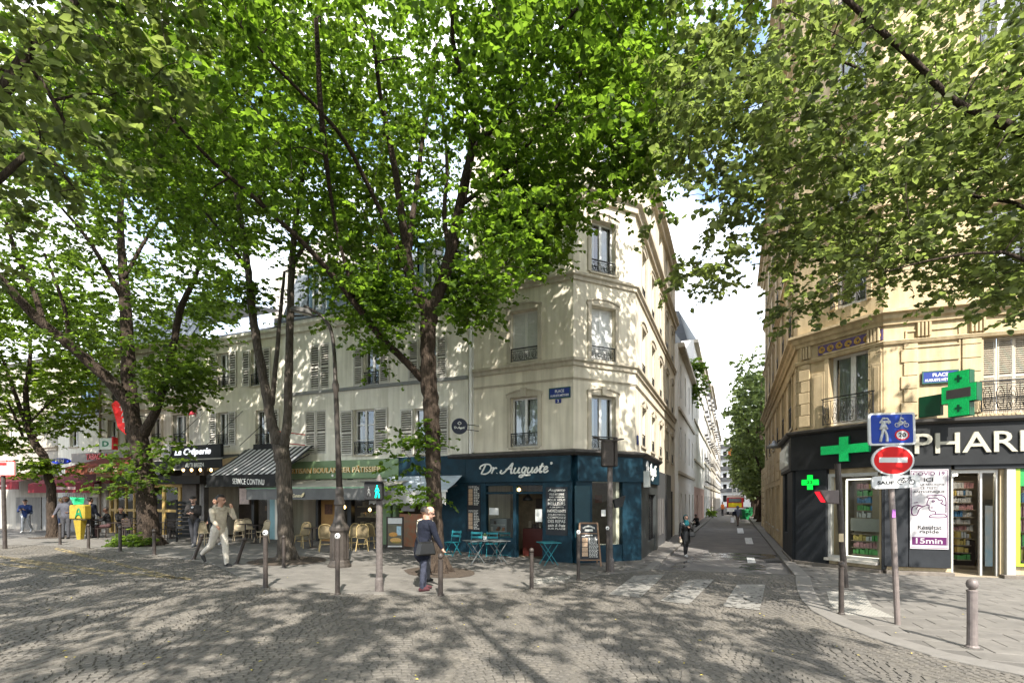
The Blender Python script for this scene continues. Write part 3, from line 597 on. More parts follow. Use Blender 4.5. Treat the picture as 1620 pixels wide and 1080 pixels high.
for i in range(14): s = r9.uniform(.55, 1.05); k = r9.randrange(4); FC1.box(m_, s, s + .09, -.29, -.26, ZB + .57 + k * .24, ZB + .57 + k * .24 + r9.uniform(.06, .16), r9.randrange(4))
m_.build('shop_clutter', CLUT, cb)['kind'] = 'stuff'
BULB = M('lit_bulb', (1, .62, .22), .4, 0, 1, emit=4)
pb = px(821, 774.5, 17.3); m_ = MB(); m_.lathe([(.01, -.05), (.05, -.02), (.055, .02), (.02, .07)], 10, pb); m_.build('bulb', BULB, cb)
pb = px(835, 787, 17.6); m_ = MB(); m_.lathe([(.19, -.1), (.16, -.02), (.05, .1), (.015, .16), (.01, .9)], 14, pb); m_.build('pendant_lamp', IRON, cb, sm=True)
NOTE = M('paper', (.6, .6, .57), .8, .08, 30)
for u0, u1, v0, v1, f, d in ((774, 789, 803, 814, FC1, .11), (847, 858, 805, 825, FC1, .11), (951, 958, 806, 816, FC2, .11)):
    a = f.rect(u0, u1, v0, v1, d); m_ = MB(); f.box(m_, a[0], a[1], d, d + .006, a[2], a[3]); m_.build('notice', NOTE, cb)
# menu boards
SLATE = M('menu_black', (.018, .02, .024), .6, .2, 4); CHALK = M('chalk_white', (.62, .6, .55), .8, .1, 20); FOOD = M('food_photo', (.3, .12, .05), .6, .6, 60, col2=(.6, .5, .35))
def menu_rows(f, a, d, par, rows, mat=CHALK, frac=.5, seed=1):
    r2 = random.Random(seed); m_ = MB(); h = (a[3] - a[2]) / rows
    for i in range(rows):
        z = a[3] - (i + .5) * h; s = a[0]
        e2 = a[0] + (a[1] - a[0]) * r2.uniform(.6, 1)
        while s < e2 - .02: w_ = r2.uniform(.03, .09); f.box(m_, s, min(s + w_, a[1]), d, d + .003, z - h * .26 * frac * 2, z + h * .26 * frac * 2); s += w_ + .02
    return m_.build('menu_lines', mat, par)
a = FC1.rect(740, 760, 767, 840, .2); m_ = MB(); FC1.box(m_, a[0], a[1], .2, .225, a[2], a[3]); mo = m_.build('menu_board', SLATE, cb)
h = a[3] - a[2]; w_ = a[1] - a[0]
for k in range(2):
    zt = a[3] - .03 - k * h * .52; ph = MB()
    for q in range(4): FC1.box(ph, a[0] + .05, a[0] + .05 + w_ * .32, .225, .229, zt - .1 - (q + 1) * h * .088, zt - .1 - q * h * .088 - .012)
    ph.build('food_picture', FOOD, mo); menu_rows(FC1, (a[0] + .08 + w_ * .36, a[1] - .03, zt - .1 - h * .36, zt - .08), .225, mo, 11, seed=k); menu_rows(FC1, (a[0] + .05, a[1] - .05, zt - .08, zt), .225, mo, 2, seed=k + 9)
a = FC1.rect(864, 898, 770, 846, .2); m_ = MB(); FC1.box(m_, a[0], a[1], .2, .222, a[2], a[3]); mo = m_.build('slogan_board', SLATE, cb); h = a[3] - a[2]; w_ = a[1] - a[0]
y = a[3] - h * .03
for st, hh_, ww in (('Auguste', .075, .8), ('VOUS MITONNE', .045, .7), ('AVEC PASSION', .03, .7), ('POUR VOUS', .045, .8), ('MEILLEURS', .065, .8), ('À LA CARTE', .03, .66), ('INGRÉDIENTS', .075, .86), ('SÉLECTION', .04, .8), ('COMPOSEZ', .045, .86), ('DES REPAS', .065, .8), ('sain & frais', .06, .8), ('SUR PLACE', .035, .8)):
    text('lettering', st, FC1, a[0] + w_ * (1 - ww) / 2, a[1] - w_ * (1 - ww) / 2, y - h * hh_, y, .2225, CHALK, mo, .003, .25 if st in ('Auguste', 'sain & frais') else 0, .012); y -= h * (hh_ + .022)
# hand lettered sign: Dr. Auguste
DRA = [[(.55, .95), (.45, .5), (.3, .02)], [(.3, .02), (.75, -.02), (1.15, .25), (1.2, .7), (.9, 1.0), (.45, 1.02), (.1, .85), (.02, .62), (.15, .55)],
       [(1.35, .62), (1.45, .6), (1.38, .0)], [(1.4, .25), (1.55, .55), (1.72, .62), (1.78, .5)], [(1.92, .02), (1.93, .06)],
       [(2.35, .35), (2.25, .15), (2.4, -.02), (2.65, .1), (3.0, .6), (3.3, 1.05), (3.28, .5), (3.35, .02), (3.5, .05)], [(2.75, .42), (3.05, .47), (3.4, .45)],
       [(3.68, .58), (3.6, .15), (3.75, -.02), (3.95, .15), (4.08, .58)], [(4.08, .58), (4.02, .15), (4.12, 0), (4.25, .1)],
       [(4.72, .52), (4.5, .6), (4.36, .3), (4.48, .02), (4.66, .15), (4.76, .58)], [(4.76, .58), (4.66, -.2), (4.45, -.45), (4.25, -.38), (4.4, -.2), (4.85, -.25), (5.3, -.22)],
       [(4.98, .58), (4.92, .15), (5.05, -.02), (5.25, .15), (5.36, .58)], [(5.36, .58), (5.32, .12), (5.44, 0), (5.55, .15), (5.75, .55)],
       [(5.72, .62), (5.85, .3), (5.8, .03), (5.62, .03)], [(5.85, .1), (6.05, .4), (6.22, .95)], [(6.22, .95), (6.1, .2), (6.2, 0), (6.35, .15)], [(5.98, .62), (6.42, .64)],
       [(6.42, .25), (6.7, .35), (6.72, .55), (6.56, .58), (6.46, .3), (6.55, .02), (6.75, .04), (6.9, .2)], [(6.95, .92), (7.0, .98), (7.05, .92), (7.0, .86), (6.95, .92)]]
DRA = [[(x + .22 * y, y) for x, y in P_] for P_ in DRA]
a = FC1.rect(757, 873, 733, 748, .28); strokes('lettering', FC1, DRA, a[0], a[2], (a[1] - a[0]) / 7.25, (a[3] - a[2]) * 1.0, .032, .285, WLET, cb)
strokes('lettering', FC3, DRA, .55, FC2.z(985, 748), 2.6 / 7.25, .45, .03, .285, WLET, cb)
# street side of the shop: dark panelling
GRN = M('panel_greengrey', (.035, .04, .04), .5, .2, 3)
for s0, s1 in ((.0, 1.7), (3.6, 4.25)): shopbox(s0, s1, -.1, ZF0, f=FC3, mat=GRN)
shopbox(1.7, 3.6, 2.35, ZF0, f=FC3, mat=GRN); pane(FC3, (1.7, 3.6, .5, 2.35), .06); shopbox(1.7, 3.6, -.1, .5, f=FC3, mat=GRN, d1=.15)
m_ = MB()
for k in range(5): FC3.box(m_, 1.72 + k * .46, 1.76 + k * .46, .07, .1, .5, 2.35)
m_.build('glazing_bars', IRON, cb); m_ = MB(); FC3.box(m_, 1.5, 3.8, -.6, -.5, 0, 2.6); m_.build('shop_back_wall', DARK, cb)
for s0, s1 in ((4.5, 7.6), (8.3, 10.2)):
    shopbox(s0, s1, -.1, ZS - .4, f=FC3, mat=M('slate_front', (.07, .072, .075), .5, .15, 2), d1=.1); m_ = MB()
    for k in range(3): a0 = s0 + .25 + k * (s1 - s0 - .4) / 3; FC3.box(m_, a0, a0 + .45, .1, .13, .5, 2.2)
    m_.build('shop_panel', M('slate_panel', (.11, .105, .1), .5, .2, 3), cb)
shopbox(10.6, 11.7, -.1, 2.6, f=FC3, mat=DARK, d1=.02, nm='door'); shopbox(7.7, 8.2, -.1, 2.5, f=FC3, mat=DARK, d1=.02, nm='door')
m_ = MB(); FC3.box(m_, -.05, .22, .3, .5, FC2.z(990, 770), FC2.z(990, 745)); m_.build('menu_case', M('case_pale', (.4, .42, .4), .4), cb)

# ------------------------------------------------------------------ left row of buildings
sB0, sB1 = FL.s(447), FL.len - .02                            # bakery building
sC0 = FL.s(318); sT0 = FL.s(160); sU0 = FL.s(92)
bb = T('bakery_building', 'white three-storey house with louvred shutters over the green bakery', 'building', base(FL, (sB0 + sB1) / 2))
def lwin(par, ops, lst, dep=.2, bars=0):
    out_ = []
    for (u0, u1, v0, v1, kind, shl, shr, n) in lst:
        a = FL.rect(u0, u1, v0, v1); out_.append((a, kind, shl, shr, n)); ops.append(a)
    return out_
def dress(par, L_, mat=None, sl=None, trim=True):
    for a, kind, shl, shr, n in L_:
        if kind == 'closed':
            c = (a[0] + a[1]) / 2; shutter(par, FL, a[0], c - .01, a[2], a[3], -.04, n, mat, sl); shutter(par, FL, c + .01, a[1], a[2], a[3], -.04, n, mat, sl); continue
        window(par, FL, *a, .2, .06, bars=2 if kind == 'bars' else 0)
        h = (a[1] - a[0]) * .62
        if shl: shutter(par, FL, a[0] - h - .03, a[0] - .03, a[2], a[3], .03, n, mat, sl)
        if shr: shutter(par, FL, a[1] + .03, a[1] + h + .03, a[2], a[3], .03, n, mat, sl)
        railing(par, FL, a[0] + .03, a[1] - .03, a[2] + .02, .5, .0)
eB = FL.z(639, 484); ops = []
LB = lwin(bb, ops, [(490, 521, 543, 616, 'closed', 0, 0, 18), (576, 600, 548, 609, 'open', 1, 1, 18), (664, 690, 535, 600, 'open', 1, 1, 18), (482, 516, 649, 718, 'closed', 0, 0, 18), (560, 592, 647, 719, 'bars', 1, 1, 18), (655, 688, 645, 718, 'bars', 1, 1, 18)])
zF = FL.z(530, 727.5)
mb = MB(); wall(mb, FL, sB0, sB1, -.3, eB, ops + [(FL.s(452, .1), FL.s(606, .1), -.2, zF - .85), (FL.s(617, .1), FL.s(700, .1), -.2, zF - .85)], .2); mb.build('wall', PLW, bb)
dress(bb, LB)
def lbody(par, s0, s1, zt, dep=8, mat=PLW, z0=-.3):
    m_ = MB()
    for s in (s0, s1): m_.add([FL.P(s, 0, z0), FL.P(s, -dep, z0), FL.P(s, -dep, zt), FL.P(s, 0, zt)], [(0, 1, 2, 3)])
    m_.add([FL.P(s0, -dep, z0), FL.P(s1, -dep, z0), FL.P(s1, -dep, zt), FL.P(s0, -dep, zt)], [(0, 1, 2, 3)]); m_.build('side_wall', mat, par)
lbody(bb, sB0, sB1, eB)
m_ = MB(); FL.box(m_, sB0, sB1, -.02, .07, FL.z(600, 613), FL.z(600, 608)); m_.build('string_course', M('lead_ledge', (.22, .22, .21), .6), bb)
m_ = MB(); sweep(m_, [FL.P(sB0, 0, 0), FL.P(sB1, 0, 0)], band(eB, .4, .28)); m_.build('cornice', PLW, bb)
m_ = MB(); sweep(m_, [FL.P(sB0, 0, 0), FL.P(sB1, 0, 0)], [(.25, eB + .02), (.36, eB + .02), (.36, eB + .1), (.25, eB + .1)]); m_.build('gutter', ZINC, bb)
def mansard(par, s0, s1, z, h1, i1, h2, mat=ZINC):
    m_ = MB(); m_.add([FL.P(s0, .1, z), FL.P(s1, .1, z), FL.P(s1, -i1, z + h1), FL.P(s0, -i1, z + h1), FL.P(s1, -5, z + h1 + h2), FL.P(s0, -5, z + h1 + h2)], [(0, 1, 2, 3), (3, 2, 4, 5)])
    r_ = m_.build('roof', mat, par); j = MB(); n = int((s1 - s0) / .55)
    for k in range(n + 1): s = s0 + .02 + k * (s1 - s0 - .04) / n; j.bar(FL.P(s, .115, z), FL.P(s, -i1 + .015, z + h1), .035, .04)
    j.build('standing_seams', mat, r_); return r_
mansard(bb, sB0, sB1, eB + .08, 2.5, .9, 1.0)
for u0, u1 in ((492, 516), (585, 612), (668, 700)):
    s0, s1 = FL.s(u0, 0), FL.s(u1, 0); z0, z1 = eB + .35, eB + 2.2; m_ = MB(); FL.box(m_, s0 - .14, s0, -1.2, -.02, z0 - .3, z1); FL.box(m_, s1, s1 + .14, -1.2, -.02, z0 - .3, z1); FL.box(m_, s0 - .2, s1 + .2, -1.2, .06, z1 + .002, z1 + .12); m_.build('dormer', BLUZ, bb); window(bb, FL, s0, s1, z0, z1, .12, .08, sill=False)
# bakery shopfront
GREEN = M('sage_green', (.17, .25, .13), .5, .1, 2); GOLD = M('gold_letters', (.6, .33, .07), .4, .1, 10); GOLDL = M('gold_face', (.85, .72, .45), .45, .05, 10)
a = FL.rect(440, 623, 728, 757, .25); z0f, z1f = a[2], a[3]
m_ = MB(); FL.box(m_, a[0], a[1] + .2, -.02, .25, z0f, z1f); m_.build('shop_fascia', GREEN, bb, bevel=.01)
t_ = FL.rect(456, 604, 737, 747.5, .25); text('lettering', 'ARTISAN BOULANGER PÂTISSIER', FL, t_[0], t_[1], t_[2], t_[3], .252, GOLD, bb, .05, 0, .02); text('lettering', 'ARTISAN BOULANGER PÂTISSIER', FL, t_[0] - .012, t_[1] - .012, t_[2], t_[3], .303, GOLDL, bb, .004, 0, .004)
for u in (526, 600): q = px(u, 752, FL.P(FL.s(u, .5), .5, 0).y); m_ = MB(); m_.lathe([(.01, -.05), (.05, -.03), (.05, .03), (.01, .06)], 8, q); m_.build('spotlight', WHT, bb)
zc = z0f - .08
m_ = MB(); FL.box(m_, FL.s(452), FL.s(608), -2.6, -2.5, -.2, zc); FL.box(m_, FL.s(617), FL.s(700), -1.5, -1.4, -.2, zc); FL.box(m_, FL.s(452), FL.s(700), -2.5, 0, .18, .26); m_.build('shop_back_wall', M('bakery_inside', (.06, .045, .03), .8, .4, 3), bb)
OCH = M('ochre_wall', (.36, .2, .07), .8, .15, 3)
a = FL.rect(505, 531, 794, 868, .0); m_ = MB(); FL.box(m_, a[0], a[1], -.3, -.05, a[2] - .3, a[3] + .3); m_.build('ochre_wall_panel', OCH, bb)
a = FL.rect(513, 525, 797, 813, 0); m_ = MB(); FL.box(m_, a[0], a[1], -.04, -.02, a[2], a[3]); m_.build('picture', M('picture_dark', (.1, .04, .02), .6, .5, 12), bb)
for u0, u1, mt in ((447, 453, GREEN), (500, 504, IRON), (550, 556, IRON), (606, 618, GREEN), (622, 626, GREEN)): a = FL.rect(u0, u1, 757, 868, .1); m_ = MB(); FL.box(m_, a[0], a[1], -.1, .12, 0, z0f); m_.build('shop_pier', mt, bb)
pane(FL, (FL.s(531), FL.s(552), .7, zc - .3), .0, SHOPGLASS, bb); pane(FL, (FL.s(556), FL.s(606), .9, zc - .3), .0, SHOPGLASS, bb); pane(FL, (FL.s(453), FL.s(480), .4, zc - .3), .0, SHOPGLASS, bb)
m_ = MB(); FL.box(m_, FL.s(556), FL.s(606), -.1, .08, .1, .9); m_.build('stall_riser', M('riser', (.05, .05, .045), .6), bb)
SHELFG = M('bread_shelf', (.3, .22, .12), .7, .4, 6)
m_ = MB()
for k in range(4): FL.box(m_, FL.s(560), FL.s(604), -.6, -.2, 1.0 + k * .42, 1.04 + k * .42)
for k in range(40): s = rnd.uniform(FL.s(560), FL.s(602)); z = 1.04 + rnd.randrange(4) * .42; FL.box(m_, s, s + .14, -.5, -.3, z, z + rnd.uniform(.08, .2))
m_.build('bread_display', SHELFG, bb)
a = FL.rect(634, 654, 797, 808, .12); m_ = MB(); FL.box(m_, a[0], a[1], .02, .08, a[2], a[3]); m_.build('drinks_sign', M('sign_lilac', (.4, .38, .4), .6, .15, 9), bb)
m_ = MB(); FL.box(m_, FL.s(634), FL.s(690), -.05, .1, .1, 1.6); m_.build('sandwich_display', M('food_display', (.25, .2, .12), .5, .6, 5, col2=(.4, .12, .05)), bb)
for u, v, d in ((470, 800, -1.2), (545, 802, -.9), (585, 806, -.5)): q = FL.P(FL.s(u, d), d, FL.z(u, v, d)); m_ = MB(); m_.lathe([(.015, -.07), (.06, -.03), (.06, .03), (.02, .08)], 8, q); m_.build('bulb', BULB, bb)
# awnings
def awning(par, s0, s1, z1, d0, d1, z0, mats, drop=.3, stripes=0, scallop=False, nm='awning'):
    m_ = MB(); n = stripes or 1; v = []
    for i in range(n + 1):
        s = s0 + (s1 - s0) * i / n; v += [FL.P(s, d0, z1), FL.P(s, (d0 + d1) / 2, (z0 + z1) / 2 - .04), FL.P(s, d1, z0)]
    for i in range(n): m_.add([v[3 * i], v[3 * i + 3], v[3 * i + 4], v[3 * i + 1]], [(3, 2, 1, 0)], i % 2 if stripes else 0); m_.add([v[3 * i + 1], v[3 * i + 4], v[3 * i + 5], v[3 * i + 2]], [(3, 2, 1, 0)], i % 2 if stripes else 0)
    o = m_.build(nm, mats, par); so = o.modifiers.new('thick', 'SOLIDIFY'); so.thickness = .012
    b = MB(); b.bar(FL.P(s0 - .03, d1, z0 - .03), FL.P(s1 + .03, d1, z0 - .03), .07, .06); b.build('front_bar', mats[-2] if len(mats) > 2 else mats[0], o)
    vl = MB(); N_ = 48; pts = []
    for i in range(N_ + 1):
        s = s0 + (s1 - s0) * i / N_; q = d1 + .035 + .015 * math.sin(i * 1.1); lo = drop * (1 - (.16 * abs(math.sin(i * math.pi / 3)) if scallop else 0)); pts += [FL.P(s, d1 + .035, z0 - .05), FL.P(s, q, z0 - .05 - lo)]
    vl.add(pts, [(2 * i, 2 * i + 1, 2 * i + 3, 2 * i + 2) for i in range(N_)]); vo = vl.build('valance', mats[-1], o); so = vo.modifiers.new('thick', 'SOLIDIFY'); so.thickness = .008
    ar = MB()
    for s in (s0 + .15, s1 - .15): ar.bar(FL.P(s, d0 + .1, z1 - .35), FL.P(s + .25 * (1 if s < (s0 + s1) / 2 else -1), (d0 + d1) / 2, (z0 + z1) / 2 - .25), .04); ar.bar(FL.P(s + .25 * (1 if s < (s0 + s1) / 2 else -1), (d0 + d1) / 2, (z0 + z1) / 2 - .25), FL.P(s, d1 - .03, z0 - .05), .04)
    ar.build('folding_arm', IRON, o); return o
D1 = 2.0; s0, s1 = FL.s(391, D1), FL.s(612, D1); zz0 = FL.z(500, 770, D1)
awning(bb, s0, s1, z0f - .05, .3, D1, zz0, [M('canvas_taupe', (.38, .355, .3), .9, .12, 2), M('green_edge', (.2, .34, .22), .6), M('canvas_grey', (.13, .13, .125), .9, .15, 2)], .42)
text('lettering', 'Cunœx', FL, FL.s(463, D1 + .06), FL.s(477, D1 + .06), FL.z(470, 786, D1), FL.z(470, 781, D1), D1 + .062, GOLDL, bb, .004, .3, .01)
strokes('leaf_logo', FL, [[(0, 0), (.5, .3), (1, 1)], [(0, 0), (.3, .7), (1, 1)], [(.1, .05), (.7, .4), (1, 1)]], FL.s(479, D1), FL.z(480, 786, D1), .13, .16, .02, D1 + .065, GOLDL, bb)
D2 = 1.5; s0, s1 = FL.s(580, D2), FL.s(706, D2)
awning(bb, FL.s(585, D2), s1, zF - .75, .3, D2, FL.z(650, 775, D2), [M('canvas_bluewhite', (.42, .47, .52), .85, .2, 4), M('bar_white', (.6, .6, .58), .5), M('canvas_offwhite', (.45, .44, .41), .9, .1, 3)], .48, scallop=True)
m_ = MB(); FL.box(m_, FL.s(627), sB1 - .0, -.02, .22, FL.z(680, 757), zF - .0); m_.build('shop_fascia', TEAL, bb)
m_ = MB(); FL.box(m_, FL.s(698, .1), sB1, -.02, .14, 0, zF - .76); m_.build('shop_panel', TEAL, bb)
# round hanging sign
q = px(727, 674, 16.9); sg = T('hanging_sign', 'round dark shop sign on two iron bars at the pier beside the corner building', 'sign', q)
m_ = MB(); m_.lathe([(.26, -.03), (.28, 0), (.26, .03)], 24, q, 0, lambda x, y, z: Vector((x, q.y + (z - q.z), q.z + (y - q.y)))); m_.build('disc', M('sign_navy', (.012, .016, .035), .4), sg, sm=False)
for k in (-.09, .09): m_ = MB(); m_.bar(q + Vector((.1, .05, k)), q + Vector((.62, .55, k)), .025); m_.build('bracket_bar', IRON, sg)
FQ = F((q.x - .3, q.y - .035), (q.x + .3, q.y - .035)); strokes('lettering', FQ, DRA, .11, q.z - .08, .38 / 7.2, .07, .008, .0, WLET, sg); strokes('lettering', FQ, [[(0, 0), (.5, .4), (1, 0), (.5, -.4), (0, 0)]], .24, q.z + .1, .12, .12, .012, 0, WLET, sg)
# creperie building
cr_ = T('creperie_building', 'cream house with grey shutters over the black creperie front', 'building', base(FL, (sC0 + sB0) / 2)); eC = FL.z(372, 533); ops = []
LC = lwin(cr_, ops, [(345, 363, 558, 614, 'open', 1, 1, 13), (397, 416, 552, 610, 'open', 1, 1, 13), (344, 362, 652, 705, 'open', 1, 1, 13), (404, 427, 648, 705, 'open', 0, 1, 13)])
zF2 = FL.z(380, 712)
mb = MB(); wall(mb, FL, sC0, sB0 - .01, -.3, eC, ops + [(FL.s(322), FL.s(441), -.2, zF2 - .9)], .2); mb.build('wall', M('plaster_ivory', (.74, .69, .56), .9, .07, .8, .12, 50, streak=.12), cr_); dress(cr_, LC); lbody(cr_, sC0, sB0 - .01, eC)
m_ = MB(); sweep(m_, [FL.P(sC0, 0, 0), FL.P(sB0 - .01, 0, 0)], band(eC, .3, .25)); m_.build('cornice', PLW, cr_); m_ = MB(); m_.add([FL.P(sC0, .3, eC + .05), FL.P(sB0, .3, eC + .05), FL.P(sB0, -5, eC + 2.2), FL.P(sC0, -5, eC + 2.2)], [(0, 1, 2, 3)]); m_.build('roof', ZINC, cr_)
m_ = MB(); m_.add([FL.P(sC0 - 1, -5.2, 0), FL.P(sB0 + 3, -5.2, 0), FL.P(sB0 + 3, -5.2, eC + 5), FL.P(sB0 - 2, -5.2, eC + 7.5), FL.P(sC0 - 1, -5.2, eC + 5.5), FL.P(sC0 - 1, -9, 0), FL.P(sB0 + 3, -9, 0), FL.P(sB0 + 3, -9, eC + 5), FL.P(sB0 - 2, -9, eC + 7.5), FL.P(sC0 - 1, -9, eC + 5.5)], [(0, 1, 2, 3, 4), (9, 8, 7, 6, 5), (1, 6, 7, 2), (2, 7, 8, 3), (3, 8, 9, 4), (4, 9, 5, 0)]); gb = T('gable_building', 'tall plain plaster gable rising behind the creperie roof', 'building', base(FL, sC0)); m_.build('gable_wall', M('plaster_pinkgrey', (.5, .46, .42), .9, .1, .5, streak=.2), gb)
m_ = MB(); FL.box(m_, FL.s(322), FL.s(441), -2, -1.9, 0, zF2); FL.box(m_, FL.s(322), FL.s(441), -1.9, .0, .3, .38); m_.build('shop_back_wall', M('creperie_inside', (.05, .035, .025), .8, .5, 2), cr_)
for u0, u1, mt in ((318, 324, M('pier_grey', (.12, .11, .1), .7, .3, 3)), (399, 403, IRON), (424, 428, M('frame_grey', (.2, .2, .19), .5)), (428, 436, M('pier_blue', (.25, .42, .45), .6)), (436, 446, PLW)): a = FL.rect(u0, u1, 760, 870, .1); m_ = MB(); FL.box(m_, a[0], a[1], -.1, .14, 0, zF2 - .0); m_.build('shop_pier', mt, cr_)
pane(FL, (FL.s(404), FL.s(424), .5, zF2 - 1), .0, SHOPGLASS, cr_); a = FL.rect(378, 393, 772, 797, .3); m_ = MB(); FL.box(m_, a[0], a[1], .25, .28, a[2], a[3]); m_.build('menu_poster', M('poster_pink', (.5, .4, .36), .7, .25, 8), cr_)
a = FL.rect(403, 410, 800, 808, .05); m_ = MB(); FL.box(m_, a[0], a[1], -.6, -.5, a[2], a[3]); m_.build('picture', M('picture_brown', (.12, .06, .03), .6, .5, 10), cr_)
BSTR = M('awning_black', (.02, .02, .02), .9, .2, 3); WSTR = M('awning_white', (.5, .49, .48), .9, .1, 3)
D3 = 2.2; s0, s1 = FL.s(328, D3), FL.s(437, D3)
awning(cr_, s0, s1, FL.z(420, 708, .3), .25, D3, FL.z(400, 750, D3), [BSTR, WSTR, BSTR, BSTR], .42, stripes=25)
t_ = FL.rect(370, 420, 757, 766, D3); text('lettering', 'SERVICE CONTINU', FL, t_[0], t_[1], t_[2], t_[3], D3 + .06, WLET, cr_, .004, 0, .004, sl=-.04)
m_ = MB(); FL.box(m_, s0 + .4, FL.s(447), 0, .35, FL.z(400, 716, .3), FL.z(400, 703, .3)); m_.build('awning_box', BLKF, cr_)
m_ = MB(); m_.bar(FL.P(s0 - .02, .3, FL.z(395, 711, .3)), FL.P(s0 - .02, D3 + .02, FL.z(328, 770, D3)), .22, .05); m_.build('awning_side_rail', M('rail_grey', (.14, .14, .125), .6), cr_)
# black fascia sign of the creperie on the neighbouring house
D4 = .9; a = FL.rect(262, 349, 704, 725, D4); m_ = MB(); FL.box(m_, a[0], a[1], D4 - .15, D4, a[2], a[3]); m_.build('sign_board', BLKF, cr_)
t_ = FL.rect(277, 334, 708.5, 722, D4); text('lettering', 'La Crêperie', FL, *t_[:2], t_[2], t_[3], D4 + .005, M('lit_sign_letters', (.75, .76, .8), .4, .02, 5, emit=.35), cr_, .03, .3, .02)
m_ = MB(); q = FL.P(FL.s(265, D4), D4 + .02, FL.z(265, 714, D4)); m_.lathe([(.33, 0), (.33, .05)], 20, (0, 0, 0), 0, lambda x, y, z: q + Vector((FL.t.x * x + FL.n.x * z, FL.t.y * x + FL.n.y * z, y))); m_.build('round_emblem', M('emblem_grey', (.3, .29, .28), .6), cr_); text('lettering', '43', FL, FL.s(261, D4), FL.s(269, D4), FL.z(265, 717, D4), FL.z(265, 711, D4), D4 + .075, BLKF, cr_, .006, 0, .03)
D5 = 1.5; a = FL.rect(245, 352, 728, 741, D5); m_ = MB(); FL.box(m_, a[0], a[1], D5, D5 + .02, a[2], a[3]); m_.build('valance', BSTR, cr_); m_ = MB(); m_.add([FL.P(a[0], .2, a[3] + .35), FL.P(a[1], .2, a[3] + .35), FL.P(a[1], D5, a[3]), FL.P(a[0], D5, a[3])], [(0, 1, 2, 3)]); m_.build('awning', M('awning_charcoal', (.035, .033, .03), .9), cr_)
t_ = FL.rect(294, 323, 732, 738.5, D5); text('lettering', 'AU TI BREIZH', FL, *t_[:2], t_[2], t_[3], D5 + .022, WLET, cr_, .004, 0, .01)
m_ = MB(); m_.bar(FL.P(a[0], D5 + .03, a[3] + .03), FL.P(a[1], D5 + .03, a[3] + .03), .06, .05); m_.build('front_bar', M('bar_beige', (.3, .28, .24), .5), cr_)
for u in (274, 290, 303, 317, 334): q = FL.P(FL.s(u, 1.2), 1.2, FL.z(u, 743, 1.2)); m_ = MB(); m_.lathe([(.015, -.07), (.05, -.03), (.05, .02), (.02, .07)], 8, q); m_.build('bulb', BULB, cr_)
a = FL.rect(250, 316, 752, 765, .8); m_ = MB(); FL.box(m_, a[0], a[1], .3, .8, a[2], a[3]); m_.build('awning_valance', BSTR, cr_)
# stay wires of the awnings
for (u0, v0, u1, v1, d1) in ((323, 652, 268, 703, .8), (384, 650, 327, 703, .9), (424, 663, 379, 705, .4)):
    m_ = MB(); m_.tube([FL.P(FL.s(u0, .03), .03, FL.z(u0, v0, .03)), FL.P(FL.s(u1, d1), d1, FL.z(u1, v1, d1))], .014, 4); m_.build('stay_rod', IRON, cr_)
strokes('graffiti', FL, [[(0, 0), (0, 1), (.3, .8), (.05, .5), (.4, .2), (0, 0)], [(.6, .1), (.5, .6), (.8, .8), (.95, .3), (.6, .1)], [(1.1, 0), (1.15, .9), (1.5, .1), (1.55, 1)], [(1.75, 0), (1.8, .9), (2.1, .1), (2.2, .9)], [(2.4, .9), (2.6, .5), (2.9, 1), (2.5, -.3)]], FL.s(300), FL.z(308, 656), .17, .28, .022, .012, M('graffiti_red', (.45, .04, .06), .7), cr_)
# tobacconist building
tb = T('tobacconist_building', 'stone fronted house behind the big linden with red tobacco signs', 'building', base(FL, (sT0 + sC0) / 2)); ops = []
LT = lwin(tb, ops, [(172, 186, 664, 706, 'open', 0, 0, 0), (200, 212, 662, 704, 'open', 0, 0, 0), (241, 256, 660, 703, 'open', 0, 0, 0), (275, 296, 656, 703, 'open', 0, 0, 0), (178, 192, 598, 636, 'open', 0, 0, 0), (283, 299, 572, 622, 'open', 0, 0, 0), (235, 250, 580, 626, 'open', 0, 0, 0)])
eT = FL.z(240, 545); zTb = FL.z(240, 716)
mb = MB(); wall(mb, FL, sT0, sC0 - .01, -.3, eT, ops + [(FL.s(168), FL.s(316), .0, zTb - .9)], .2); mb.build('wall', STN2, tb); dress(tb, LT); lbody(tb, sT0, sC0 - .01, eT, mat=STN2)
for v in (637, 652): m_ = MB(); sweep(m_, [FL.P(sT0, 0, 0), FL.P(sC0 - .02, 0, 0)], band(FL.z(180, v), .16, .12)); m_.build('string_course', TRIM, tb)
for a, *_ in LT: m_ = MB(); surround(m_, FL, *a, .12, .06, .0, False); m_.build('window_surround', TRIM, tb)
m_ = MB(); sweep(m_, [FL.P(sT0, 0, 0), FL.P(sC0 - .02, 0, 0)], band(eT, .4, .3)); m_.build('cornice', TRIM, tb); mansard(tb, sT0, sC0, eT, 2.2, 1.2, .8)
m_ = MB(); m_.tube([FL.P(sT0 + .1, .1, .4), FL.P(sT0 + .1, .1, eT)], .06, 6); m_.build('downpipe', M('pipe_brown', (.2, .15, .11), .6), tb)
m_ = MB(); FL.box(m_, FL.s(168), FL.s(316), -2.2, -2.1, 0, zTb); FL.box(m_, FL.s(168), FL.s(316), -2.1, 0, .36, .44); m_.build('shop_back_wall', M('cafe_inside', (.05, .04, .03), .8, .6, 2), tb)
YWD = M('yellow_joinery', (.42, .28, .09), .55, .15, 4)
for u0, u1 in ((174, 177), (182, 186), (199, 201), (212, 214), (258, 262), (283, 287)): a = FL.rect(u0, u1, 775, 868, 0); m_ = MB(); FL.box(m_, a[0], a[1], -.05, .05, .3, FL.z(230, 770)); m_.build('shopfront_mullion', YWD, tb)
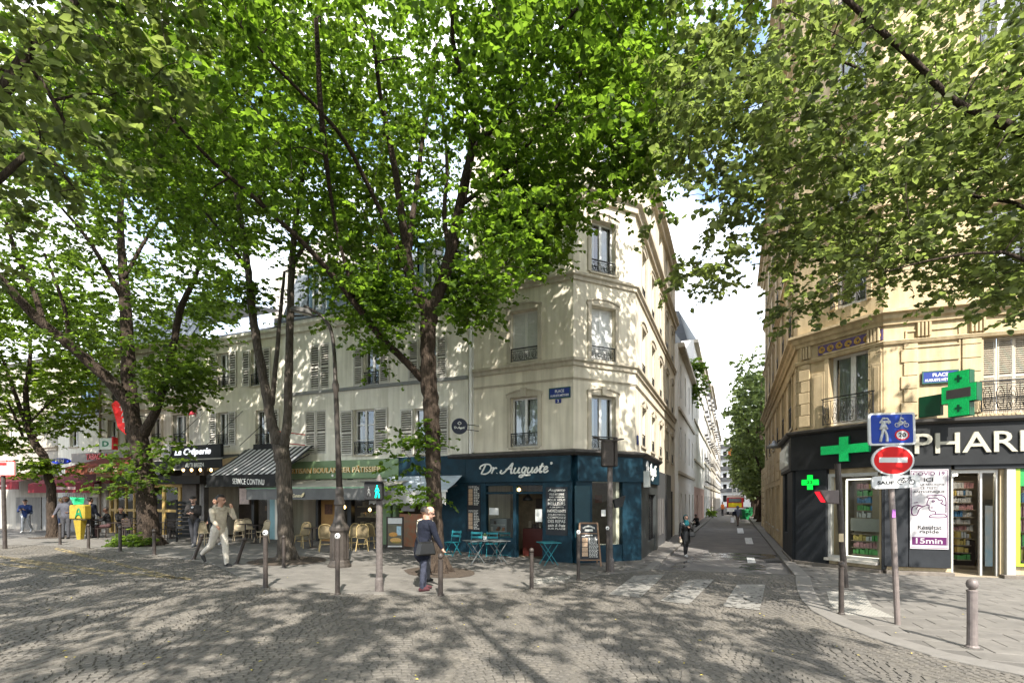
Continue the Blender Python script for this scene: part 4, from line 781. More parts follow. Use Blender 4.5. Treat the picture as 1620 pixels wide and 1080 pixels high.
for v0, v1 in ((766, 771), (805, 809)): a = FL.rect(176, 290, v0, v1, 0); m_ = MB(); FL.box(m_, a[0], a[1], -.04, .04, a[2], a[3]); m_.build('shopfront_rail', YWD, tb)
pane(FL, (FL.s(186), FL.s(258), .5, zTb - .9), 0, SHOPGLASS, tb); pane(FL, (FL.s(262), FL.s(284), .5, zTb - .9), 0.01, SHOPGLASS, tb)
m_ = MB(); FL.box(m_, FL.s(292), FL.s(314), -.05, .12, .3, zTb - .5); m_.build('shop_pier', M('pier_brown', (.09, .075, .065), .7, .3, 3), tb)
D6 = .7; a = FL.rect(113, 200, 715, 730, D6); m_ = MB(); FL.box(m_, a[0], a[1], .3, D6, a[2], a[3]); m_.build('sign_board', M('sign_taupe', (.2, .17, .15), .5, .15, 2), tb)
RLET = M('red_letters', (.6, .02, .02), .4, .05, 5); t_ = FL.rect(137, 160, 717, 727, D6); text('lettering', 'TABAC', FL, *t_[:2], t_[2], t_[3], D6 + .003, RLET, tb, .04, 0, .03); t_ = FL.rect(168, 177, 717, 727, D6); text('lettering', 'LE', FL, *t_[:2], t_[2], t_[3], D6 + .003, RLET, tb, .04, 0, .0)
D7 = 2.2; a = FL.rect(104, 196, 737, 746, D7); m_ = MB(); m_.add([FL.P(a[0], .5, a[3] + .6), FL.P(a[1], .5, a[3] + .6), FL.P(a[1], D7, a[3]), FL.P(a[0], D7, a[3])], [(0, 1, 2, 3)]); m_.build('awning', M('awning_brownred', (.16, .03, .02), .9), tb); m_ = MB(); FL.box(m_, a[0], a[1], D7, D7 + .02, a[2] - .1, a[3]); m_.build('valance', M('awning_maroon', (.2, .06, .035), .9, .15, 3), tb)
text('lettering', 'CAFÉ  TABAC  LE', FL, FL.s(140, D7), FL.s(186, D7), a[2], a[2] + .22, D7 + .022, M('letters_beige', (.5, .42, .33), .7), tb, .004, 0, .01)
m_ = MB(); FL.box(m_, FL.s(152, 1.6), FL.s(186, 1.6), 1.3, 1.6, FL.z(170, 754, 1.6), FL.z(170, 746, 1.6)); m_.build('awning_beam', M('beam_ochre', (.4, .24, .1), .6), tb)
m_ = MB(); FL.box(m_, FL.s(112, 1.6), FL.s(162, 1.6), 1.0, 1.3, FL.z(140, 764, 1.6), FL.z(140, 748, 1.6)); m_.build('rolled_blind', M('blind_maroon', (.1, .02, .015), .8), tb)
# further left
ub = T('low_house', 'low pale house with grey roof between the two left-hand lindens', 'building', base(FL, (sT0 + sU0) / 2)); eU = FL.z(130, 652)
mb = MB(); wall(mb, FL, sU0, sT0 - .01, -.2, eU, [(*FL.rect(110, 124, 668, 706), 0)], .2); mb.build('wall', PLW, ub); lbody(ub, sU0, sT0 - .01, eU); a = FL.rect(110, 124, 668, 706); window(ub, FL, *a)
m_ = MB(); sweep(m_, [FL.P(sU0, 0, 0), FL.P(sT0 - .02, 0, 0)], band(eU, .25, .2)); m_.build('cornice', ZINC, ub); m_ = MB(); m_.add([FL.P(sU0, .2, eU + .02), FL.P(sT0, .2, eU + .02), FL.P(sT0, -3.4, eU + 2.6), FL.P(sU0, -3.4, eU + 2.6)], [(0, 1, 2, 3)]); m_.build('roof', ZINC, ub)
a = FL.rect(138, 156, 605, 640, -.6); m_ = MB(); FL.box(m_, a[0] - .2, a[0], -1.5, -.4, a[2] - .3, a[3]); FL.box(m_, a[1], a[1] + .2, -1.5, -.4, a[2] - .3, a[3]); FL.box(m_, a[0] - .3, a[1] + .3, -1.6, -.35, a[3], a[3] + .2); m_.build('dormer', BLUZ, ub); window(ub, FL, a[0], a[1], a[2], a[3], .6, .1, sill=False, mat=BLUZ)
m_ = MB(); FL.box(m_, sU0 + .5, sT0 + 2.5, -6, -5.8, 0, eU + 4.2); m_.build('rear_wall', M('plaster_ochre', (.5, .42, .3), .9), ub); m_ = MB(); FL.box(m_, sU0 + .3, sT0 + 2.7, -6.2, -5.4, eU + 4.22, eU + 4.5); m_.build('rear_roof', TILE, ub)
pane(FL, (FL.s(94), FL.s(108), .8, 2.6), .02, SHOPGLASS, ub)
sV0 = FL.s(-60); vb = T('far_left_building', 'cream house at the far left end of the row with red awnings', 'building', base(FL, sU0)); eV = FL.z(20, 655)
wv = [(*FL.rect(44, 56, 670, 706),), (*FL.rect(10, 20, 672, 708),)]
mb = MB(); wall(mb, FL, sV0, sU0 - .01, -.2, eV + 3, wv, .2); mb.build('wall', M('plaster_dull', (.42, .39, .33), .9, .12, 1, .15, 40, streak=.2), vb); lbody(vb, sV0, sU0, eV + 3, mat=PLC)
for a in wv: window(vb, FL, *a)
for v in (708, 655): m_ = MB(); sweep(m_, [FL.P(sV0, 0, 0), FL.P(sU0 - .02, 0, 0)], band(FL.z(40, v), .25, .15)); m_.build('string_course', TRIM, vb)
m_ = MB(); m_.add([FL.P(sV0, .3, eV + 3), FL.P(sU0, .3, eV + 3), FL.P(sU0, -4, eV + 5), FL.P(sV0, -4, eV + 5)], [(0, 1, 2, 3)]); m_.build('roof', ZINC, vb)
RAWN = M('awning_red', (.14, .007, .012), .85, .15, 3); GREYD = M('shutter_metal', (.2, .19, .17), .7, .2, 2, streak=.3)
D8 = 1.6
for u0, u1, v0, v1, st in ((45, 149, 764, 779, 'CHAUSSURES'), (-40, 30, 762, 774, 'ALIMENTATION')):
    a = FL.rect(u0, u1, v0, v1, D8); m_ = MB(); FL.box(m_, a[0], a[1], D8, D8 + .02, a[2], a[3]); m_.build('valance', RAWN, vb); m_ = MB(); m_.add([FL.P(a[0], .1, a[3] + .55), FL.P(a[1], .1, a[3] + .55), FL.P(a[1], D8, a[3]), FL.P(a[0], D8, a[3])], [(0, 1, 2, 3)]); m_.build('awning', RAWN, vb)
    menu_rows(FL, (a[0] + (a[1] - a[0]) * .45, a[1] - (a[1] - a[0]) * .12, a[2] + .1, a[3] - .12), D8 + .022, vb, 1, M('letters_rose', (.5, .35, .33), .7), .5, 4)
for u0, u1, mt in ((24, 64, GREYD), (66, 120, M('metal_plate', (.24, .235, .225), .5, .2, 2, streak=.3)), (122, 152, M('board_pale', (.36, .34, .3), .8, .15, 3))): a = FL.rect(u0, u1, 786, 832, .1); m_ = MB(); FL.box(m_, a[0], a[1], -.1, .08, .35, a[3]); m_.build('shop_shutter', mt, vb)
m_ = MB()
for k in range(12): u = 98 + k * 3.4; s = FL.s(u, .12); FL.box(m_, s, s + .06, .1, .12, FL.z(120, 788, .1), FL.z(120, 779, .1))
m_.build('window_grille', WHT, vb)
# projecting shop signs on the left row
def projsign(nm, label, u, v, wpx, hpx, Y, mat, rz=0): q = px(u, v, Y); return T(nm, label, 'sign', q), q
t2, q = projsign('tobacco_sign', 'red lozenge tobacco sign hanging beside the big linden trunk', 197, 664, 0, 0, 22.6, REDM)
poly = [(-.1, 1.15), (.28, .75), (.32, -.55), (.1, -.62), (-.28, -.2), (-.34, .95)]; poly = [(x * .95 + -.12 * y * -1 * .0 + (-.22 * y), y * .93) for x, y in poly]; m_ = MB(); m_.prism(poly, -.09, .09, 0, lambda x, y, z: Vector((q.x + x, q.y + z, q.z + y - .2))); m_.build('panel', M('red_lit', (.62, .02, .02), .35, .05, 4, emit=.12), t2)
FT = F((q.x - .5, q.y - .1), (q.x + .5, q.y - .1))
for i, ch in enumerate('TABAC'): text('lettering', ch, FT, .42 - .08 + i * .075, .42 + .13 + i * .075, q.z + .4 - i * .27, q.z + .6 - i * .27, .0, WLET, t2, .01, 0, .02)
m_ = MB(); m_.bar(q + Vector((0, .1, .3)), q + Vector((.5, 1.4, .3)), .04); m_.build('bracket', IRON, t2)
t3, q = projsign('transit_sign', 'small white lit box sign with green letters above the tobacco fascia', 172, 702, 0, 0, 23.4, WHT)
m_ = MB(); m_.box(q.x - .35, q.x + .25, q.y - .12, q.y + .12, q.z - .27, q.z + .27); m_.build('box', M('sign_mint', (.55, .62, .56), .4, .05, 4), t3); m_ = MB(); m_.box(q.x + .253, q.x + .33, q.y - .14, q.y + .14, q.z - .27, q.z + .32); m_.build('side', REDM, t3)
FT = F((q.x - .5, q.y - .125), (q.x + .5, q.y - .125)); text('lettering', 'D', FT, .3, .6, q.z - .13, q.z + .13, .0, M('letters_green', (.03, .2, .1), .5), t3, .01, 0, .03)
t4, q = projsign('lottery_sign', 'blue oval lottery sign beside the tobacco fascia', 97, 729, 0, 0, 23.6, BLUP)
m_ = MB(); m_.lathe([(.42, -.08), (.48, 0), (.42, .08)], 22, (0, 0, 0), 0, lambda x, y, z: Vector((q.x + x, q.y + z, q.z + y * .32))); m_.build('panel', M('blue_sign', (.02, .05, .5), .4), t4); FT = F((q.x - .5, q.y - .09), (q.x + .5, q.y - .09)); text('lettering', 'FDJ', FT, .3, .7, q.z - .09, q.z + .09, 0, WLET, t4, .01, 0, .02)
t5, q = projsign('shop_flag_sign', 'small red square sign on two arms behind the twin linden', 434, 691, 0, 0, 19.6, REDM)
m_ = MB(); m_.box(q.x - .12, q.x + .22, q.y - .04, q.y + .04, q.z - .25, q.z + .25); m_.build('panel', REDM, t5)
for k in (-.22, .22): m_ = MB(); m_.bar(q + Vector((.22, 0, k)), q + Vector((.8, 1.0, k)), .035); m_.build('arm', REDM, t5)
# ------------------------------------------------------------------ pharmacy building
pb_ = T('pharmacy_building', 'ochre limestone apartment building above the black pharmacy front', 'building', (pM.x, pM.y, 0))
ZPS = CAMZ + 2.2; ZPC = CAMZ + 5.45; FH = 3.15; ZPT = CAMZ + 21.5; ZFB = FP2.z(1330, 741)
plan = [FP3.P(0, 0, 0), pK, pM, pE]
# openings
wins = {0: [], 1: [], 2: []}
a = FP2.rect(1315, 1380, 560, 650); g1 = (FP2.s(1312), FP2.s(1378), ZPS + .12, FP2.z(1345, 557)); wins[1].append(g1)
a = (FP1.s(1556), FP1.s(1556) + 1.5, ZPS + .15, FP1.z(1585, 530)); wins[0].append(a); sw = a
for k in range(1, 6):
    z0 = ZPC + .55 + (k - 1) * FH; wins[1].append((FP2.s(1312) + .15, FP2.s(1378) - .1, z0, z0 + 2.15)); wins[0].append((FP1.s(1548), FP1.s(1548) + 1.2, z0, z0 + 2.15))
for k in range(6):
    z0 = ZPS + .4 if k == 0 else ZPC + .55 + (k - 1) * FH
    for j in range(6): wins[2].append((FP3.len - 2.6 - j * 2.9, FP3.len - 1.5 - j * 2.9, z0, z0 + (2.0 if k else 1.9)))
for j in range(4): wins[2].append((FP3.len - 8.4 - j * 2.9, FP3.len - 7.3 - j * 2.9, .7, 2.7))
door = (FP1.s(1505), FP1.s(1582), .0, FP1.z(1540, 742)); sidew = (FP1.s(1600), FP1.len - .1, .35, FP1.z(1600, 737))
disp = (FP2.s(1312), FP2.s(1391), FP2.z(1350, 884), FP2.z(1350, 748))
mb = MB(); wall(mb, FP1, 0, FP1.len, -.3, ZPT, wins[0] + [door, sidew], .32); wall(mb, FP2, 0, FP2.len, -.3, ZPT, wins[1] + [disp], .32); wall(mb, FP3, 0, FP3.len, -.3, ZPT, wins[2], .3)
q = [FP3.P(0, 0, 0), FP3.P(0, -8, 0)]; mb.add([(q[0].x, q[0].y, 0), (q[1].x, q[1].y, 0), (q[1].x, q[1].y, ZPT), (q[0].x, q[0].y, ZPT)], [(0, 1, 2, 3)])
e2 = pE + Vector((5, 8)); mb.add([(pE.x, pE.y, 0), (e2.x, e2.y, 0), (e2.x, e2.y, ZPT), (pE.x, pE.y, ZPT)], [(0, 1, 2, 3)])
mb.add([(p.x, p.y, ZPT) for p in (FP3.P(0, 0, 0), pK, pM, pE, e2, FP3.P(0, -8, 0))], [tuple(range(6))]); mb.build('wall', STN, pb_)
prof = lambda z, h, p: [(-.02, z - h), (p * .25, z - h), (p * .3, z - h * .75), (p * .55, z - h * .6), (p * .6, z - h * .3), (p, z - h * .2), (p, z), (-.02, z + .06)]
for z, h, p in ((ZPC, .38, .3), (ZPC + FH, .25, .16), (ZPC + 2 * FH, .25, .16), (ZPC + 3 * FH, .45, .5), (ZPT, .5, .5)): mb = MB(); sweep(mb, plan, prof(z, h, p)); mb.build('cornice', STN, pb_)
mb = MB(); sweep(mb, plan, [(-.02, ZPC - .95), (.06, ZPC - .95), (.1, ZPC - .86), (.02, ZPC - .82)]); mb.build('string_course', STN, pb_)
mb = MB(); sweep(mb, plan, [(-.1, ZPT), (.1, ZPT), (-1.2, ZPT + 2.5), (-5, ZPT + 3.2)]); mb.build('roof', ZINC, pb_)
# quoin blocks: each a stone of its own
for f, sl_ in ((FP1, [(FP1.s(1425, .03), FP1.s(1452, .03)), (FP1.s(1522, .03), FP1.s(1553, .03))]), (FP2, [(.06, .42), (FP2.len - .4, FP2.len - .05)]), (FP3, [(FP3.len - .55, FP3.len - .05)])):
    for i, (s0, s1) in enumerate(sl_):
        z = ZPS + .2; k = 0
        while z < ZPC - 1.0:
            mb = MB(); o_ = .07 * (k % 2); f.box(mb, s0 + o_ * (i == 0), s1 + o_ * (i == 1) * 0, -.02, .045, z, min(z + .37, ZPC - .97)); mb.build('stone_block', STN, pb_, bevel=.012); z += .385; k += 1
# blocks of the street face and the ground floor
for z in np.arange(.1, ZPS - .3, .43):
    for j in range(6):
        for k in range(2):
            s0 = FP3.len - 7.0 - j * 2.9 - 1.75 + k * .9 + .02; mb = MB()
            if j < 4 and .5 < z < 2.8 and (s0 + .86 > FP3.len - 8.5 - j * 2.9 and s0 < FP3.len - 7.2 - j * 2.9): continue
            FP3.box(mb, s0, s0 + .86, -.02, .035, z, z + .4); mb.build('stone_block', STN, pb_, bevel=.012)
# panels of the first floor
for f, r in ((FP1, (1432, 1520, 519, 548)), (FP1, (1449, 1518, 565, 570))):
    a = f.rect(*r, .03); mb = MB(); e_ = .05
    for b in ((a[0], a[1], a[2], a[2] + e_), (a[0], a[1], a[3] - e_, a[3]), (a[0], a[0] + e_, a[2] + e_, a[3] - e_), (a[1] - e_, a[1], a[2] + e_, a[3] - e_)): f.box(mb, b[0], b[1], -.01, .035, b[2], b[3])
    mb.build('panel_moulding', STN, pb_, bevel=.008)
for f, r in ((FP2, (1286, 1306, 590, 690)), (FP2, (1381, 1396, 575, 668))):
    a = f.rect(*r, .0); mb = MB(); f.box(mb, a[0], a[1], -.01, .06, a[2], a[3]); f.box(mb, a[0] + .06, a[1] - .06, .06, .075, a[2] + .1, a[3] - .1); mb.build('pilaster', STN, pb_, bevel=.01)
for f, c in ((FP1, FP1.s(1460)), (FP1, FP1.s(1545)), (FP2, .3), (FP2, FP2.len - .25)):
    mb = MB()
    for k in range(4): f.box(mb, c - .16 + k * .09, c - .1 + k * .09, .0, .1, ZPC - .8, ZPC - .4)
    mb.build('triglyph', STN, pb_, bevel=.008)
# mosaic frieze
a = (FP2.s(1295), FP2.s(1397), ZPC - .78, ZPC - .47); MOSB = M('mosaic_violet', (.09, .06, .16), .5, .3, 20); MOSG = M('mosaic_gold', (.42, .26, .06), .4, .2, 20)
mb = MB(); FP2.box(mb, a[0], a[1], .0, .03, a[2], a[3]); fr = mb.build('mosaic_frieze', MOSB, pb_); mb = MB(); n = 7
for i in range(n):
    c = a[0] + (i + .5) * (a[1] - a[0]) / n; r0 = (a[3] - a[2]) * .36
    mb.tube([FP2.P(c + r0 * math.cos(t) * (.3 + .7 * q / 15), .036, (a[2] + a[3]) / 2 + r0 * math.sin(t) * (.3 + .7 * q / 15)) for q, t in enumerate(np.linspace(0, 3.6 * math.pi * (1 if i % 2 else -1), 16))], .022, 4)
mb.build('mosaic_scrolls', MOSG, fr)
# windows
UP = M('render_grey', (.4, .37, .32), .9, .12, 1, streak=.15)
for k, f in ((0, FP1), (1, FP2), (2, FP3)):
    for i, a in enumerate(wins[k]):
        if k == 0 and i == 0: continue
        window(pb_, f, *a, .28, .09 if k < 2 else .07, mat=WHT, curtain=1.1, sill=k == 2, blind=0)
        if k == 1 or k == 0 or a[2] > 3:
            railing(pb_, f, a[0] - (.12 if k == 1 and i == 0 else .02), a[1] + (.12 if k == 1 and i == 0 else .02), a[2] + .02, .85 if k < 2 and i == 0 else .8, .14 if k < 2 else .02)
        mb = MB(); surround(mb, f, *a, .13, .05, 0, False); mb.build('window_surround', STN, pb_)
railing(pb_, FP1, sw[0] - .12, sw[1] + .05, sw[2] + .03, .85, .16)
n = 4
for i in range(n): w_ = (sw[1] - sw[0]) / n; shutter(pb_, FP1, sw[0] + i * w_ + .006, sw[0] + (i + 1) * w_ - .006, sw[2], sw[3], -.22 + .03 * (i % 2), 34, SHUTB, SLATB)
a = FP2.rect(1262.5, 1268, 636, 652, .05)
# the shop
mb = MB(); sweep(mb, plan[:1] + plan[1:], [(-.02, 0), (-.01, 0), (-.01, .01), (-.02, .01)]); plan3 = [FP3.P(FP3.len - 3.6, 0, 0), pK, pM, pE]
mb = MB(); sweep(mb, plan3, [(-.02, ZPS - .1), (.3, ZPS - .1), (.36, ZPS - .04), (.36, ZPS + .03), (-.02, ZPS + .1)]); mb.build('shop_cornice', M('dark_cornice', (.03, .026, .022), .5, .2, 4), pb_)
mb = MB(); sweep(mb, plan3, [(-.02, ZFB), (.22, ZFB), (.22, ZPS - .1), (-.02, ZPS - .1)]); mb.build('shop_fascia', BLKF, pb_)
ANT = M('anthracite_panel', (.02, .022, .025), .6, .25, 2.2, spec=.2); GRAN = M('plinth_granite', (.14, .12, .1), .7, .35, 5, .2, 60); ALU = M('aluminium', (.45, .44, .41), .4, .08, 4, metal=.4)
def pbox(f, s0, s1, z0, z1, d0=-.05, d1=.16, mat=ANT, nm='shop_panel', bevel=.01): m_ = MB(); f.box(m_, s0, s1, d0, d1, z0, z1); return m_.build(nm, mat, pb_, bevel=bevel)
ZPL = FP1.z(1450, 897, .16)
pbox(FP2, .02, FP2.s(1307, .16), .1, ZFB); pbox(FP2, FP2.s(1394, .16), FP2.len + .06, .12, ZFB)
pbox(FP1, -.04, FP1.s(1437, .16), ZPL, ZFB); pbox(FP1, FP1.s(1437.6, .16), FP1.s(1505, .16), ZPL, ZFB); pbox(FP1, door[0], FP1.len, door[3], ZFB)
pbox(FP3, FP3.len - 3.6, FP3.len - 2.75, .1, ZFB); pbox(FP3, FP3.len - 1.7, FP3.len - .02, .1, ZFB); pbox(FP3, FP3.len - 2.75, FP3.len - 1.7, .1, .9)
pbox(FP3, FP3.len - 2.75, FP3.len - 1.7, .9, ZFB, -.05, .02, DARK, 'dark_pane')
for f, s0, s1 in ((FP2, 0, FP2.len), (FP1, 0, door[0]), (FP1, sidew[0] - .25, FP1.len), (FP3, FP3.len - 3.6, FP3.len)): pbox(f, s0, s1, -.2, .11, -.05, .2, GRAN, 'plinth')
# side sign: white lettering on the street face
mb = MB(); FP3.box(mb, FP3.len - 3.3, FP3.len - .3, .225, .24, ZFB + .1, ZPS - .25); mb.build('sign_panel', M('sign_grey', (.2, .2, .2), .5), pb_)
text('lettering', 'PHARMACIE', FP3, FP3.len - 3.2, FP3.len - .4, ZFB + .2, ZPS - .35, .25, WLET, pb_, .05, 0, .02)
# big white letters, dotted with leds
LED = M('led_letters', (.38, .36, .29), .6, .25, 90); t_ = FP1.rect(1448, 1700, 679, 716, .23)
sL = FP1.s(1446, .23); text('lettering', 'PHARMACIE', FP1, sL, sL + 5.0, FP1.z(1530, 716, .23), FP1.z(1530, 683, .23), .225, LED, pb_, .05, 0, .008)
# display window of the chamfer
LIT = M('lit_tube', (1, .93, .78), .5, 0, 1, emit=.7)
def interior(f, a, dep, nm):
    m_ = MB(); f.box(m_, a[0] - .1, a[1] + .1, -dep - .05, -dep, a[2] - .1, a[3] + .3); f.box(m_, a[0] - .15, a[0] - .1, -dep, -.33, a[2] - .1, a[3] + .3); f.box(m_, a[1] + .1, a[1] + .15, -dep, -.33, a[2] - .1, a[3] + .3); f.box(m_, a[0] - .1, a[1] + .1, -dep, -.33, a[3] + .2, a[3] + .28); f.box(m_, a[0] - .1, a[1] + .1, -dep, -.05, a[2] - .06, a[2] - .01); m_.build('interior_shell', M('pharmacy_wall', (.38, .33, .25), .8, .15, 2), pb_)
PROD = [M('product_white', (.6, .6, .58), .5, .1, 9), M('product_green', (.1, .35, .1), .5, .3, 9), M('product_blue', (.1, .25, .45), .5, .3, 9), M('product_pink', (.55, .3, .3), .5, .3, 9), M('product_yellow', (.55, .42, .12), .5, .3, 9)]
def shelving(f, s0, s1, z0, z1, d, rows, seed, nm='shelving'):
    r2 = random.Random(seed); m_ = MB(); h = (z1 - z0) / rows
    for i in range(rows + 1): f.box(m_, s0, s1, d - .3, d, z0 + i * h - .012, z0 + i * h + .012)
    o = m_.build(nm, M('shelf_wood', (.3, .25, .18), .6), pb_); m_ = MB()
    for i in range(rows):
        s = s0 + .02; c = r2.randrange(5)
        while s < s1 - .08:
            w_ = r2.uniform(.04, .1)
            if r2.random() < .25: c = r2.choice([0, 0, 0, 1, 2, 3, 4])
            f.box(m_, s, s + w_, d - .22, d - .04 - r2.uniform(0, .05), z0 + i * h + .013, z0 + i * h + h * r2.uniform(.6, .92), c); s += w_ + r2.uniform(.004, .02)
    p = m_.build('products', PROD, o); p['kind'] = 'stuff'
interior(FP2, disp, 1.6, 'x'); a = disp
shelving(FP2, a[0] + .35, a[1] - .1, a[2] + .1, a[2] + .75, -.6, 3, 1); shelving(FP2, a[0] + .3, a[1] - .1, a[2] + 1.25, a[3] - .25, -.9, 5, 2); m_ = MB(); FP2.box(m_, a[0] + .4, a[1] - .15, -.7, -.45, a[2] + .85, a[2] + 1.25); m_.build('counter_back', M('counter_pale', (.4, .38, .33), .6), pb_)
for b in ((a[0] + .3, a[1] - .1, -.45, -.4, a[3] - .2, a[3] - .16), (a[0] + .28, a[0] + .32, -.45, -.4, a[2] + .05, a[3] - .2), (a[0] + .3, a[1] - .1, -.45, -.4, a[2] + .03, a[2] + .06)): m_ = MB(); FP2.box(m_, *b); m_.build('light_strip', LIT, pb_)
m_ = MB()
for b in ((a[0], a[0] + .09, a[2], a[3]), (a[0] + .09, a[1], a[3] - .1, a[3]), (a[0] + .09, a[1], a[2], a[2] + .08)): FP2.box(m_, b[0], b[1], -.1, .08, b[2], b[3])
m_.build('window_frame', ALU, pb_); pane(FP2, (a[0], a[1], a[2], a[3]), .0, SHOPGLASS, pb_); m_ = MB(); FP2.box(m_, a[0] - .05, a[1] + .02, -.05, .22, a[2] - .09, a[2] - .005); m_.build('sill', STN2, pb_)
# open door and shop inside
a = door; m_ = MB(); FP1.box(m_, a[0] - 1.5, FP1.len, -4.6, -4.5, -.1, 3.1); FP1.box(m_, a[0] - 1.5, FP1.len, -4.5, -.1, 3.0, 3.08); FP1.box(m_, a[0] - 1.5, a[0] - 1.4, -4.5, -.4, 0, 3); m_.build('interior_shell', MT['pharmacy_wall'], pb_); m_ = MB(); FP1.box(m_, a[0] - 1.4, FP1.len, -4.5, .02, -.1, .035); m_.build('shop_floor', M('floor_sand', (.3, .25, .18), .5, .15, 3), pb_)
shelving(FP1, a[0] - .6, a[0] + 1.7, .9, 2.75, -2.5, 8, 3); m_ = MB(); FP1.box(m_, a[0] - .6, a[0] + 1.7, -2.9, -2.5, .04, .85); m_.build('counter', M('counter_dark', (.035, .025, .02), .5), pb_)
shelving(FP1, a[1] - .25, a[1] + .1, .3, 1.2, -1.6, 4, 8); m_ = MB(); FP1.box(m_, a[0] + .1, a[1] - .2, -1.9, -1.7, 2.9, 2.96); m_.build('ceiling_light', M('ceiling_tube', (1, .93, .8), .5, 0, 1, emit=9), pb_)
m_ = MB()
for s in (a[0] + .02, a[0] + (a[1] - a[0]) * .62, a[1] - .06): FP1.box(m_, s, s + .05, -.16, -.06, .04, a[3])
FP1.box(m_, a[0] + .07, a[1] - .06, -.15, -.07, a[3] - .1, a[3]); m_.build('door_frame', ALU, pb_)
pane(FP1, (a[0] + (a[1] - a[0]) * .62 + .05, a[1] - .06, .06, a[3] - .1), -.1, SHOPGLASS, pb_, 'door_pane')
m_ = MB(); FP1.box(m_, a[0] + (a[1] - a[0]) * .75, a[1] - .1, -.13, -.12, .3, 2.0); m_.build('door_poster', M('poster_blue', (.2, .3, .36), .6, .5, 1.6, col2=(.5, .36, .28)), pb_)
# side window with green surround
a = sidew; m_ = MB(); LIME = M('lime_frame', (.35, .55, .04), .5); FP1.box(m_, a[0] + .05, a[0] + .14, -.02, .1, a[2], a[3]); FP1.box(m_, a[0] + .14, a[1], -.02, .1, a[2], a[2] + .07); m_.build('lime_surround', LIME, pb_); m_ = MB(); FP1.box(m_, a[0] + .14, a[1], -.03, .08, a[3] - .55, a[3]); m_.build('green_header', M('green_header', (.02, .25, .06), .5), pb_)
pbox(FP1, a[0] - .16, a[0] + .04, .1, a[3] + .02, -.3, .12, ALU, 'window_post'); shelving(FP1, a[0] + .15, a[1], a[2] + .1, a[3] - .6, -.35, 5, 9); pane(FP1, (a[0] + .14, a[1], a[2], a[3] - .5), .0, SHOPGLASS, pb_)
# green crosses
LEDG = M('green_led', (.0, .26, .06), .5, .5, 45, emit=.22); GBOX = M('green_box', (.0, .06, .025), .4); LEDB = M('green_led_bright', (.0, .6, .04), .4, .15, 60, emit=.5)
def cross(o, f, s, z, d, w_, h_, t, mat, th=.09, part='cross'):
    m_ = MB(); f.box(m_, s - w_ / 2, s + w_ / 2, d, d + th, z - t / 2, z + t / 2); f.box(m_, s - t / 2, s + t / 2, d, d + th, z + t / 2, z + h_ / 2); f.box(m_, s - t / 2, s + t / 2, d, d + th, z - h_ / 2, z - t / 2); return m_.build(part, mat, o)
a = FP2.rect(1300, 1377, 690, 730, .26); c1 = T('pharmacy_cross', 'wide green led cross on the black fascia at the pharmacy corner', 'sign', FP2.P((a[0] + a[1]) / 2, .26, a[2])); s_, z_ = (a[0] + a[1]) / 2, (a[2] + a[3]) / 2
cross(c1, FP2, s_, z_, .225, a[1] - a[0], a[3] - a[2], (a[3] - a[2]) * .36, GBOX, .1, 'casing'); cross(c1, FP2, s_, z_, .33, a[1] - a[0] - .03, a[3] - a[2] - .03, (a[3] - a[2]) * .34, LEDG, .012, 'led_face')
a = FP2.rect(1267.5, 1294, 751, 774, .26); c2 = T('small_pharmacy_cross', 'small bright green cross with digits on the dark corner panel', 'sign', FP2.P((a[0] + a[1]) / 2, .2, a[2])); s_, z_ = (a[0] + a[1]) / 2, (a[2] + a[3]) / 2
cross(c2, FP2, s_, z_, .165, a[1] - a[0], a[3] - a[2], .19, GBOX, .06, 'casing'); cross(c2, FP2, s_, z_, .23, a[1] - a[0], a[3] - a[2], .18, LEDB, .01, 'led_face'); text('lettering', '22', FP2, s_ - .1, s_ + .1, z_ - .04, z_ + .05, .242, BLKF, c2, .004, 0, .02)
# projecting cross, seen at an angle
sX = FP1.s(1517, .9) - .58; qc = FP1.P(sX, .9, FP1.z(1517, 621, .9)); q0 = FP1.P(sX, 0, 0); q1 = FP1.P(sX + .78, .9, 0); FX = F((q0.x, q0.y), (q1.x, q1.y)); c3 = T('projecting_pharmacy_cross', 'deep green projecting led cross with dark display above the pharmacy fascia', 'sign', qc)
s_, z_ = 1.0, qc.z
cross(c3, FX, s_, z_, -.2, .78, 1.22, .48, GBOX, .24, 'casing'); cross(c3, FX, s_, z_, .042, .76, 1.2, .46, LEDG, .012, 'led_face'); m_ = MB(); FX.box(m_, s_ - .27, s_ + .27, .055, .062, z_ - .12, z_ + .13); m_.build('display', M('display_dark', (.05, .045, .045), .5), c3)
for k in (-.4, .4): cross(c3, FX, s_, z_ + k, .055, .16, .2, .06, GBOX, .006, 'small_cross')
m_ = MB(); FX.box(m_, .04, s_ - .44, -.16, -.02, z_ - .5, z_ + .08); m_.build('bracket_box', GBOX, c3)
plaque(pb_, FP1, *FP1.rect(1458, 1516, 586, 606, .03), .035, 'PLACE', 'AUGUSTE MÉTIVIER')
